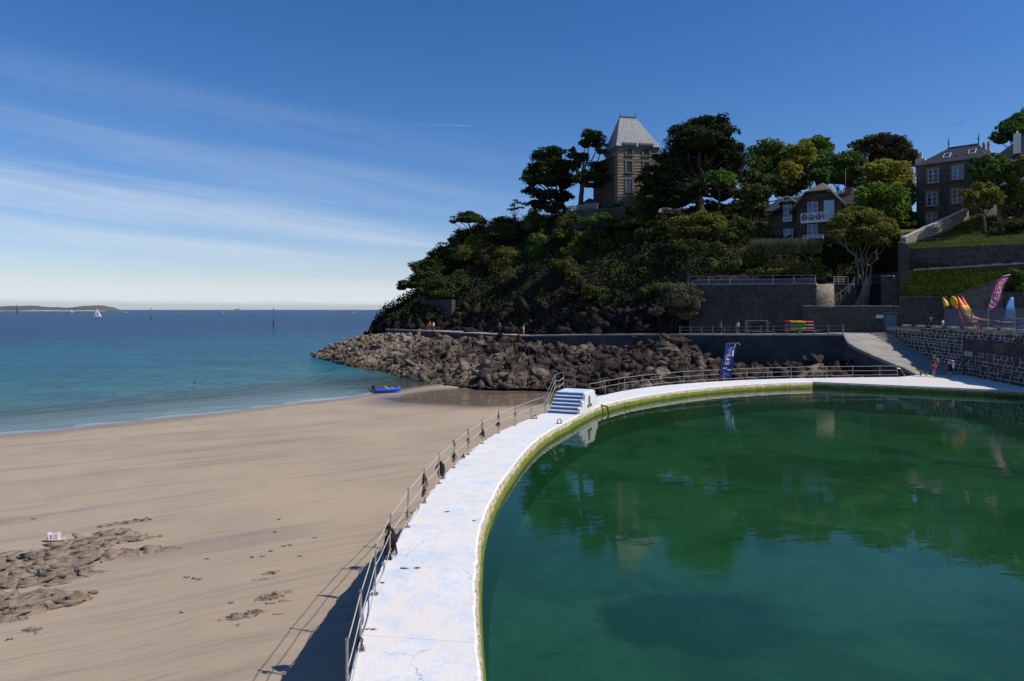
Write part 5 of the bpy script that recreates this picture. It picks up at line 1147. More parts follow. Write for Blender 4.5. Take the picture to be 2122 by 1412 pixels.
    # balcony
    def balcony(pxa, pxb, pyt, pyb, off, floor=True, name="balcony"):
        sa, sb_ = on_face(pxa, A - nb * (pj + off), t), on_face(pxb, A - nb * (pj + off), t); pa = A - nb * (pj + off) + t * sa; pb = A - nb * (pj + off) + t * sb_
        zt_ = CAMH + (HY - pyt) / FPX * pa[1]; zb_ = CAMH + (HY - pyb) / FPX * pa[1]; m = MB(); up = Vector((0, 0, 1)); A3 = inv @ Vector((*pa, 0)); B3 = inv @ Vector((*pb, 0)); zT = zt_; zB = zb_
        for z in (zT, zT - .22, zB + .22): m.bar(A3 + up * z, B3 + up * z, .07, .08)
        k = 4
        for i in range(k + 1): q = A3.lerp(B3, i / k); m.bar(q + up * (zB), q + up * (zT + .06), .09)
        for i in range(k):
            q0 = A3.lerp(B3, i / k); q1 = A3.lerp(B3, (i + 1) / k); m.bar(q0 + up * (zB + .22), q1 + up * (zT - .22), .05); m.bar(q0 + up * (zT - .22), q1 + up * (zB + .22), .05)
        bal = m.build(name, M['whitewood'], root)
        if floor:
            m = MB(); q0 = pa; q1 = pb; m.prism([q0 - nb * .08, q1 - nb * .08, q1 + nb * (off - .02), q0 + nb * (off - .02)], zB - .16, zB + .1, M=inv); m.build("balcony_floor", M['whitewood'], bal)
            m = MB()
            for s_ in (pa + t * .3, pa + (pb - pa) * .72): m.bar(inv @ Vector((*(s_), zB - .18)), inv @ Vector((*(s_ + nb * (off - .05)), zB - 1.3)), .1)
            m.build("bracket", M['trim'], bal)
    balcony(1660, 1718, 443, 461, 1.1); balcony(1664, 1706, 489, 498, 1.5, False, "lower_railing")
    # chimneys and aerial
    for px, py, hgt in ((1662, 402, 1.6), (1749, 392, 2.0)):
        s = on_face(px, A, t); p = A + t * s + nb * 3.0; Y = p[1]; z = CAMH + (HY - py) / FPX * Y; m = MB(); an = math.atan2(t[1], t[0]); m.box((p[0], p[1], z - 1.6), (1.0, .7, 3.2), an, M=inv); m.box((p[0], p[1], z + .06), (1.25, .95, .2), an, M=inv); m.build("chimney", M['brick'], rf)
    s = on_face(1740, A, t); p = A + t * s + nb * 3.6; m = MB(); m.tube([inv @ Vector((*p, zrd - .5)), inv @ Vector((*p, zrd + 3.6))], .04, 5); m.build("aerial", M['steel'], rf)
    # low left annexe roof
    s = on_face(1600, A, t); p = A + t * s; T = inv @ faceT(p - nb * .6, t, CAMH + (HY - 440) / FPX * p[1]); m = MB(); m.add([(-2.0, -.6, -1.6), (1.6, -.6, .1), (2.2, 2.5, .9), (-1.4, 2.5, -.4)], [(0, 1, 2, 3)], 0, T); m.add([(-2.0, -.6, -1.75), (1.6, -.6, -.05), (2.2, 2.5, .75), (-1.4, 2.5, -.55)], [(3, 2, 1, 0)], 0, T); m.build("annexe_roof", M['tile'], root)
make_villa()

# ------------------------------------------------------------------ granite house
def make_house():
    A = np.array(PXY(1899, 98.0)); B = np.array(PXY(2040, 92.2)); t = (B - A) / np.linalg.norm(B - A); nb = np.array([-t[1], t[0]])
    z0 = 19.0; ze = CAMH + (HY - 345) / FPX * 98; zr = CAMH + (HY - 318) / FPX * 101 + .1; D = 8.0
    root = empty("granite_house", (A[0], A[1], z0), "grey granite house with white casement windows and a dark slate roof", "house"); inv = Matrix.Translation(-root.location)
    m = MB(); m.prism([A, B, B + nb * D, A + nb * D], z0, ze, M=inv); m.build("wall", M['house'], root)
    m = MB(); e = .3; r0 = A + nb * 3.6 + t * 3.2; r1 = A + t * (on_face(2019, A, t) - .2) + nb * 3.6
    m.add([(*(A - t * e - nb * e), ze), (*(B + t * e - nb * e), ze), (*(B + t * e + nb * (D + e)), ze), (*(A - t * e + nb * (D + e)), ze), (*r0, zr), (*r1, zr)], [(0, 1, 5, 4), (1, 2, 5), (2, 3, 4, 5), (3, 0, 4), (3, 2, 1, 0)], 0, inv); rf = m.build("roof", M['slate'], root)
    m = MB()
    for r in (r0, r1): m.tube([inv @ Vector((*r, zr - .1)), inv @ Vector((*r, zr + .35)), inv @ Vector((*r, zr + .6)), inv @ Vector((*r, zr + 1.5))], [.12, .05, .12, .02], 6)
    m.build("finial", M['lead'], rf)
    m = MB(); m.bar(inv @ Vector((*r0, zr + .03)), inv @ Vector((*r1, zr + .03)), .25, .12); m.build("ridge", M['lead'], rf)
    def win(px, py, w, h, gl):
        s = on_face(px, A, t); p = A + t * s - nb * .06; window(root, inv @ faceT(p, t, CAMH + (HY - py) / FPX * p[1]), w, h, 'whitewood', gl, 2, 3, 'trim')
    for px, py, g in ((1934, 365, 'glass'), (1985, 358, 'glassblue'), (1932, 413, 'glass'), (1984, 407, 'glass'), (1931, 456, 'glass')): win(px, py, 1.2, 1.85, g)
    # skylights lying in the roof slope
    sl = Vector((nb[0] * 3.9, nb[1] * 3.9, zr - ze)).normalized(); t3 = Vector((t[0], t[1], 0)); nn = t3.cross(sl).normalized(); nn = nn if nn.z > 0 else -nn
    for px, fv, w, h in ((1943.5, .55, .8, 1.25), (1995, .6, .8, 1.25), (1966, .5, .35, .45)):
        s = on_face(px, A, t) + .8; c = Vector((*(A + t * s - nb * .3), ze)) + sl * (fv * 3.9); T = inv @ Matrix(((t3.x, sl.x, nn.x, c.x), (t3.y, sl.y, nn.y, c.y), (t3.z, sl.z, nn.z, c.z), (0, 0, 0, 1)))
        m = MB()
        for sx in (-1, 1): m.box((sx * w / 2, 0, .06), (.05, h, .1), M=T)
        for sy in (-1, 1): m.box((0, sy * h / 2, .06), (w + .04, .05, .1), M=T)
        q = m.build("skylight", M['whitewood'] if w > .5 else M['steel'], rf); m = MB(); m.box((0, 0, .05), (w - .08, h - .08, .05), M=T); m.build("pane", M['glass'], q)
    an = math.atan2(t[1], t[0]); s = on_face(2046, A, t); p = B - t * .4 + nb * 3.6; p = np.array(PXY(2044, p[1])); zc = CAMH + (HY - 316) / FPX * p[1]; m = MB(); m.box((p[0], p[1], zc - 1.4), (1.3, .9, 3.0), an, M=inv); m.box((p[0], p[1], zc + .16), (1.0, .75, .3), an, M=inv); ch = m.build("chimney", M['chimney'], rf)
    m = MB()
    for q in (-.28, .28): c = inv @ Vector((p[0] + t[0] * q, p[1] + t[1] * q, zc + .3)); m.tube([c, c + Vector((0, 0, .7)), c + Vector((0, 0, .75)), c + Vector((0, 0, 1.15))], [.2, .17, .22, .16], 8)
    m.build("chimney_pot", M['terracotta'], ch)
    p = np.array(PXY(1908.5, 101.5)); zc = CAMH + (HY - 330) / FPX * p[1]; m = MB(); m.box((p[0], p[1], zc - 1.2), (1.2, .9, 2.4), an, M=inv); m.box((p[0], p[1], zc + .5), (.4, .4, .9), an, M=inv); m.build("chimney", M['chimney'], rf)
make_house()
def make_house2():
    A = np.array(PXY(2052, 113.0)); B = np.array(PXY(2230, 104.0)); t = (B - A) / np.linalg.norm(B - A); nb = np.array([-t[1], t[0]]); z0 = 26.0; ze = CAMH + (HY - 330) / FPX * 110; zr = CAMH + (HY - 262) / FPX * 112
    root = empty("slate_roofed_house", (A[0], A[1], z0), "pale house with a big grey slate roof and white chimney at the right edge", "house"); inv = Matrix.Translation(-root.location)
    m = MB(); m.prism([A, B, B + nb * 9, A + nb * 9], z0, ze, M=inv); m.build("wall", M['whiterender'], root)
    m = MB(); e = .4; r0 = A + nb * 4.5 + t * 5; r1 = B + nb * 4.5 - t * 3
    m.add([(*(A - t * e - nb * e), ze), (*(B + t * e - nb * e), ze), (*(B + t * e + nb * 9.4), ze), (*(A - t * e + nb * 9.4), ze), (*r0, zr), (*r1, zr)], [(0, 1, 5, 4), (1, 2, 5), (2, 3, 4, 5), (3, 0, 4), (3, 2, 1, 0)], 0, inv); rf = m.build("roof", M['slate'], root)
    p = np.array(PXY(2108, 110.0)); z = CAMH + (HY - 279) / FPX * 110; m = MB(); m.box((p[0], p[1], z - 1.5), (1.0, .8, 3.2), math.atan2(t[1], t[0]) + .3, M=inv); m.tube([inv @ Vector((*p, z)), inv @ Vector((*p, z + .6))], .14, 6); m.build("chimney", M['whiterender'], rf)
make_house2()
# wall and sticks at the tip of the headland
wall("headland_wall", "dark stone wall with a flat top at the tip of the headland", PXY(872, 136.5), PXY(936, 131.5), 7.5, CAMH + (HY - 623) / FPX * 136, CAMH + (HY - 624) / FPX * 131.5, 1.0, 'wall', 'wallgrey')
ft = empty("stick_fence", tuple(P(862, 640, 139)), "row of thin upright stakes silhouetted at the tip of the headland", "fence"); inv = Matrix.Translation(-ft.location)
for i, (px, y0, y1) in enumerate(((854.5, 641, 624), (857.5, 640, 620), (860.5, 639, 618), (863.5, 638, 617), (867, 637, 610), (869.5, 637, 609))):
    m = MB(); m.tube([inv @ P(px, y0 + 5, 139), inv @ P(px, y1, 139)], .06, 5); m.build("stake", M['bark'], ft)
# ------------------------------------------------------------------ vegetation
def leaf_cloud(lobes, n, size, rng, up=0.25, jitter=.55, elong=1.0, shell=(.55, 1.15)):
    """quads scattered on the shells of ellipsoid lobes (c, (rx,ry,rz)); returns V,F,tint"""
    ar = np.array([(l[1][0] * l[1][2] + l[1][0] * l[1][1] + l[1][1] * l[1][2]) for l in lobes]); k = rng.choice(len(lobes), n, p=ar / ar.sum())
    C = np.array([tuple(l[0]) for l in lobes])[k]; Rr = np.array([l[1] for l in lobes])[k]
    d = rng.normal(size=(n, 3)); d /= np.linalg.norm(d, axis=1, keepdims=True); d[:, 2] = np.where(d[:, 2] < -.55, -d[:, 2], d[:, 2])
    rad = rng.uniform(shell[0], shell[1], n) ** 1.0
    bump = 1 + .16 * vnoise(np.concatenate([d * 2.6 + C * .7], 1), 3) + .08 * vnoise(d * 6 + C, 5)
    p = C + d * Rr * (rad * bump)[:, None]
    nrm = d / Rr; nrm /= np.linalg.norm(nrm, axis=1, keepdims=True); nrm = nrm + rng.normal(size=(n, 3)) * jitter + [0, 0, up]; nrm /= np.linalg.norm(nrm, axis=1, keepdims=True)
    a = np.cross(nrm, rng.normal(size=(n, 3))); a /= np.linalg.norm(a, axis=1, keepdims=True); b = np.cross(nrm, a)
    s = size * rng.uniform(.55, 1.3, n)[:, None]; e = elong
    V = np.stack([p - a * s * e * .5, p + b * s * .38 + nrm * s * .08, p + a * s * e * .55, p - b * s * .38 + nrm * s * .06], 1).reshape(-1, 3)
    F = np.arange(n * 4).reshape(n, 4); clump = (vnoise(p * .9, 11) + 1) / 2
    tint = np.clip(.55 * rng.random(n) + .45 * clump, 0, 1) * np.clip(.35 + .9 * (rad - .6) / .4, .2, 1)  # leaves deeper in the crown get a darker tint, painted shade
    return V, F, tint
def core_blobs(lobes, rng, k=.80):
    bm = bmesh.new(); bmesh.ops.create_icosphere(bm, subdivisions=2, radius=1.0); bv = np.array([tuple(v.co) for v in bm.verts]); bf = np.array([[v.index for v in f.verts] for f in bm.faces]); bm.free()
    Vs, Fs = [], []; o = 0
    for c, r in lobes:
        d = bv * (1 + .22 * vnoise(bv * 2.2 + np.array(c) * .6, 2))[:, None]; Vs.append(np.array(c) + d * np.array(r) * k); Fs.append(bf + o); o += len(bv)
    return np.concatenate(Vs), np.concatenate(Fs)
def crown_mesh(name, lobes, n, size, mat, seed, parent=None, core=.78, tuft=.85, **kw):
    rng = np.random.default_rng(seed)
    sub = []          # every lobe carries smaller tufts, so the outline is broken at two scales
    for c, r in lobes:
        r = np.array(r); k = int(np.clip(6 + 7 * r.mean(), 7, 22))
        for _ in range(k):
            d = rng.normal(size=3); d /= np.linalg.norm(d)
            if d[2] < -.35: d[2] *= -.5
            q = rng.uniform(.26, .50); sub.append((tuple(np.array(c) + d * r * rng.uniform(.62, .98)), tuple(r * q * np.array([1, 1, tuft]))))
    V, F, t = leaf_cloud(sub, n, size, rng, **kw)
    if core:
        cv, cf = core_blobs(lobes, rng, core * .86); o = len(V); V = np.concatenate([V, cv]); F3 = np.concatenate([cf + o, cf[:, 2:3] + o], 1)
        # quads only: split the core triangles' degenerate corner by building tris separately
        tris = np.concatenate([np.stack([F[:, 0], F[:, 1], F[:, 2]], 1), np.stack([F[:, 0], F[:, 2], F[:, 3]], 1), cf + o]); tint = np.concatenate([t, t, np.full(len(cf), .06)])  # core takes the darkest tint, standing in for shade inside the crown
        return np_mesh(name, V, tris, mat, parent, False, tint)
    return np_mesh(name, V, F, mat, parent, False, t)
def lobes_ellipsoid(c, r, n, rng, s=(.38, .6), flat=1.0, low=-.5):
    L = []; c = np.array(c)
    for i in range(n):
        d = rng.normal(size=3); d /= np.linalg.norm(d)
        if d[2] < low: d[2] = abs(d[2]) * .4
        q = rng.uniform(s[0], s[1]); L.append((tuple(c + d * np.array(r) * (1 - q * .8)), (r[0] * q, r[1] * q, r[2] * q * flat)))
    return L
def branch(m, a, b, r0, r1, rng, sag=.0, n=6, wob=.12):
    a = Vector(a); b = Vector(b); L = (b - a).length; pts = []; rs = []
    for i in range(n + 1):
        f = i / n; p = a.lerp(b, f); k = math.sin(math.pi * f) * L; p = p + Vector((rng.normal() * wob * .3, rng.normal() * wob * .3, 0)) * k * .3 + Vector((0, 0, -sag * k * .3)); pts.append(p); rs.append(r0 + (r1 - r0) * f)
    m.tube(pts, rs, 6)
def tree(name, label, base, lobes, leaf, n, size, seed, trunk=.3, bark='bark', group=None, fork=None, core=.78, multi=1, **kw):
    rng = np.random.default_rng(seed); base = Vector(base); root = empty(name, tuple(base), label, "tree", group)
    Lb = [((c[0] - base.x, c[1] - base.y, c[2] - base.z), r) for c, r in lobes]
    m = MB(); cz = np.array([c for c, _ in Lb]); top = Vector(cz.mean(0)); zmin = min(c[2] - r[2] for c, r in Lb)
    fz = fork if fork is not None else max(.4, zmin * .9); 
    for k in range(multi):
        off = Vector(((k - (multi - 1) / 2) * trunk * 1.6, rng.normal() * trunk * .4, 0)); fp = Vector((top.x * .45 * fz / max(top.z, .1) + (k - (multi - 1) / 2) * fz * .35, top.y * .3 * fz / max(top.z, .1), fz)); branch(m, off - Vector((0, 0, .8)), fp, trunk / multi ** .4, trunk * .7 / multi ** .4, rng, 0, 6, .25)
        for i, (c, r) in enumerate(Lb):
            if i % multi == k: branch(m, fp, Vector(c) - Vector((0, 0, r[2] * .3)), trunk * .5 / multi ** .4, trunk * .12, rng, .25, 6, .5)
    m.build("trunk", M[bark], root, True)
    crown_mesh("crown", Lb, n, size, LEAF[leaf], seed, root, core, **kw); return root
def LB(spec, Y, dy=.75, rng=None):
    """lobes from (px,py,rx,ry) in photograph pixels at distance Y; depth spread keeps the crown round"""
    rng = rng or np.random.default_rng(len(spec) * 7); k = Y / FPX; out = []
    for i, s in enumerate(spec):
        off = s[4] if len(s) > 4 else rng.uniform(-.6, .6) * s[2] * k
        p = P(s[0], s[1], Y + off); out.append(((p.x, p.y, p.z), (s[2] * k, s[2] * k * dy, s[3] * k)))
    return out
# pines on the headland
tree("umbrella_pine", "flat topped umbrella pine standing out against the sky on the headland slope", P(976, 492, 143), LB([(955, 456, 20, 9), (985, 456, 22, 10), (970, 449, 26, 11, 0), (1000, 462, 11, 8), (940, 461, 9, 6), (970, 458, 20, 9, 2), (972, 456, 22, 9, -2.5)], 143), 'umbrella', 5200, .34, 1, .3, 'bark', None, 1.5, .7, up=.5, jitter=.5)
tree("sparse_tree", "small bare looking tree with thin foliage beside the umbrella pine", P(1066, 462, 141), LB([(1060, 428, 8, 6), (1072, 422, 8, 6), (1078, 432, 7, 5), (1066, 436, 7, 5), (1055, 435, 6, 4), (1068, 416, 5, 4)], 141), 'grey', 420, .34, 2, .2, 'palebark', None, 1.2, 0, jitter=.9)
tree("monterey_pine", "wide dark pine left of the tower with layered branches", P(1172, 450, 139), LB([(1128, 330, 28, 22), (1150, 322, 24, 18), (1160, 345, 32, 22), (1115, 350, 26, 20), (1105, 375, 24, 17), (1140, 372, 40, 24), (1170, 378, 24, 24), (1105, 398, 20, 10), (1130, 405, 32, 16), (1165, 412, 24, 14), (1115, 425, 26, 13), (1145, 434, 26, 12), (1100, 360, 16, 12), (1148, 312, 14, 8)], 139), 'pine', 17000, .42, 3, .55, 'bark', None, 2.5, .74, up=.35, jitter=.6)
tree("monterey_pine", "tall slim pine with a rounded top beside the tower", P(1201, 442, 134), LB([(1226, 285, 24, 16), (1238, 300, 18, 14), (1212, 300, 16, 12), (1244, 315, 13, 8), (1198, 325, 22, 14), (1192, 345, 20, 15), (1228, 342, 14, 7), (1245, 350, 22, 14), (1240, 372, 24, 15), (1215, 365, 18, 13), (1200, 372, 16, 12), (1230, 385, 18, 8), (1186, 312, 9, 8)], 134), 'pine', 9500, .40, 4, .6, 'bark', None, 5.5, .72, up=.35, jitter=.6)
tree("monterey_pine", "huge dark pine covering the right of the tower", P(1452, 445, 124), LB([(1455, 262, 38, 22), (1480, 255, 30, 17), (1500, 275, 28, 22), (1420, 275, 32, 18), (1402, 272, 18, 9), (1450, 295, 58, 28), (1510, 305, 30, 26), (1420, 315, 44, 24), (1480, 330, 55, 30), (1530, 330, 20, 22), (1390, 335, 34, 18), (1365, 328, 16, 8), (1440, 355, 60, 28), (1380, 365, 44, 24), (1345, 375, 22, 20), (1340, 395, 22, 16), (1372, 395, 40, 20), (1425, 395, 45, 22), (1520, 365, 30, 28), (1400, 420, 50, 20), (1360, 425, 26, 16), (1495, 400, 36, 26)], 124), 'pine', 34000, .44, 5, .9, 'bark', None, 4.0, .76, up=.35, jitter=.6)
tree("leaning_pine", "wind shaped pine leaning out over the water at the headland tip", P(872, 636, 139.5), LB([(832, 597, 17, 9), (850, 592, 22, 11), (870, 590, 22, 13), (890, 588, 18, 14), (842, 588, 16, 8), (860, 580, 18, 9)], 139.5), 'umbrella', 4200, .34, 6, .25, 'bark', None, 3.0, .72, up=.45)
# dark evergreens up the left edge of the headland
EV = [("evergreen_tree", "dark evergreen just above the leaning pine", (890, 618), [(870, 560, 24, 18), (890, 548, 24, 16), (905, 562, 26, 26), (885, 575, 26, 18)], 141, 'dark', 5200),
      ("evergreen_tree", "dark evergreen halfway up the left skyline of the headland", (935, 570), [(905, 530, 22, 12), (930, 520, 26, 15), (950, 505, 24, 16), (925, 545, 34, 22), (955, 535, 28, 24)], 143, 'dark', 6500),
      ("evergreen_tree", "low dark evergreen below the umbrella pine", (985, 530), [(958, 490, 22, 13), (985, 485, 28, 16), (940, 500, 14, 7), (1000, 505, 30, 22)], 144, 'scrub', 5200),
      ("evergreen_tree", "dark spreading evergreen on the skyline below the sparse tree", (1040, 505), [(1022, 478, 26, 15), (1048, 468, 30, 18), (1070, 475, 26, 20), (1010, 490, 22, 14), (1050, 492, 34, 18)], 142, 'dark', 7000),
      ("evergreen_tree", "dark tree mass between the leaning pine and the stone headland wall", (905, 625), [(885, 600, 22, 18), (910, 595, 28, 24), (940, 590, 30, 26), (960, 605, 30, 26), (925, 612, 30, 16)], 135, 'dark', 8000)]
for nm, lab, b, sp, Y, lf, n in EV: tree(nm, lab, P(b[0], b[1], Y), LB(sp, Y), lf, n, .42, hash(lab) % 1000 if False else sum(map(ord, lab)) % 997, .3, up=.3)
# deciduous trees behind the villa
DT = [("leafy_tree", "bright green leafy tree behind the huge pine", (1590, 425), [(1575, 320, 28, 24), (1600, 308, 28, 20), (1590, 340, 42, 30), (1615, 335, 24, 26), (1570, 352, 24, 26), (1600, 372, 38, 28)], 138, 'green', 8000, .5),
      ("leafy_tree", "yellow green loose tree behind the villa roof", (1650, 425), [(1640, 320, 22, 20), (1662, 312, 24, 18), (1650, 345, 36, 30), (1672, 345, 24, 28), (1632, 362, 26, 28), (1655, 380, 36, 26)], 134, 'yellow', 7000, .5),
      ("leafy_tree", "green tree with a jagged top above the yellow one", (1692, 420), [(1680, 298, 22, 14), (1702, 296, 22, 14), (1692, 312, 32, 18), (1715, 310, 16, 16), (1700, 335, 30, 22)], 145, 'green', 5200, .5),
      ("leafy_tree", "dense dark green horse chestnut behind the villa aerial", (1738, 420), [(1720, 345, 32, 24), (1750, 335, 32, 20), (1770, 352, 28, 24), (1735, 365, 44, 28), (1705, 372, 26, 28), (1765, 380, 28, 22)], 130, 'mid', 9500, .5),
      ("leafy_tree", "rounded copper brown tree on the skyline", (1825, 420), [(1800, 305, 32, 20), (1830, 296, 36, 18), (1855, 308, 28, 22), (1780, 312, 18, 14), (1830, 325, 52, 28), (1870, 330, 26, 24), (1775, 318, 14, 8), (1885, 335, 20, 22)], 140, 'copper', 10000, .5),
      ("leafy_tree", "yellow green tree between the copper tree and the granite house", (1835, 440), [(1815, 360, 32, 26), (1845, 350, 36, 26), (1860, 375, 34, 30), (1825, 390, 42, 30), (1870, 395, 26, 30)], 116, 'yellow', 8500, .46),
      ("leafy_tree", "vivid mid green tree in front of the yellow green one", (1830, 500), [(1815, 410, 34, 26), (1845, 405, 30, 24), (1805, 440, 26, 22), (1840, 440, 36, 28), (1862, 425, 22, 28), (1790, 418, 18, 20), (1862, 455, 18, 20), (1785, 400, 14, 14)], 95.5, 'green', 8500, .36),
      ("leafy_tree", "bright green young tree inside the shade of the huge pine", (1490, 425), [(1478, 368, 20, 12), (1500, 366, 22, 13), (1490, 382, 26, 13), (1512, 380, 14, 11)], 119, 'green', 2600, .45),
      ("leafy_tree", "green leafy tree on the skyline at the top right corner", (2110, 330), [(2085, 270, 24, 18), (2105, 256, 28, 18), (2125, 250, 28, 22), (2075, 290, 22, 18), (2110, 280, 36, 26), (2140, 275, 30, 30)], 124, 'mid', 8000, .46),
      ("leafy_tree", "round green tree covering the right end of the granite house", (2050, 420), [(2030, 345, 26, 20), (2055, 338, 28, 18), (2075, 352, 24, 22), (2045, 362, 36, 24), (2018, 358, 16, 14), (2060, 375, 26, 18)], 88, 'mid', 7500, .34),
      ("small_tree", "small olive green tree with a short trunk on the grass bank", (2039, 476), [(2020, 405, 24, 20), (2045, 398, 24, 16), (2060, 412, 18, 18), (2035, 425, 34, 20), (2012, 428, 14, 16)], 86, 'olive', 5200, .30),
      ("small_tree", "dark olive tree at the right edge above the grass bank", (2108, 470), [(2100, 370, 24, 26), (2120, 350, 26, 26), (2105, 400, 28, 26), (2095, 425, 22, 20), (2128, 410, 26, 30), (2115, 440, 28, 20)], 87, 'olive', 7000, .32),
      ("evergreen_tree", "dark evergreen filling the space between the huge pine and the villa", (1562, 480), [(1545, 405, 28, 24), (1568, 415, 28, 28), (1555, 440, 38, 28), (1580, 400, 18, 20)], 118, 'scrub', 7000, .44),
      ("evergreen_tree", "dark tree behind the left end of the villa roof", (1590, 430), [(1560, 380, 34, 24), (1595, 390, 36, 26), (1630, 400, 28, 18)], 132, 'scrub', 5000, .5)]
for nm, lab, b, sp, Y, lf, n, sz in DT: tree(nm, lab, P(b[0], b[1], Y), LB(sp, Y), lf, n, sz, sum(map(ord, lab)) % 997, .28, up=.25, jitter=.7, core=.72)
tree("tamarisk_tree", "spreading olive green tree with many bare pale trunks in front of the villa", P(1792, 580, 90), LB([(1745, 465, 30, 18), (1775, 447, 34, 17), (1805, 455, 34, 18), (1830, 475, 30, 20), (1760, 480, 44, 22), (1800, 485, 44, 24), (1845, 492, 20, 16), (1735, 488, 22, 16), (1775, 505, 30, 14), (1820, 505, 26, 14)], 90), 'olive', 13000, .28, 77, .32, 'palebark', None, 1.6, .74, 4, up=.35, jitter=.65)
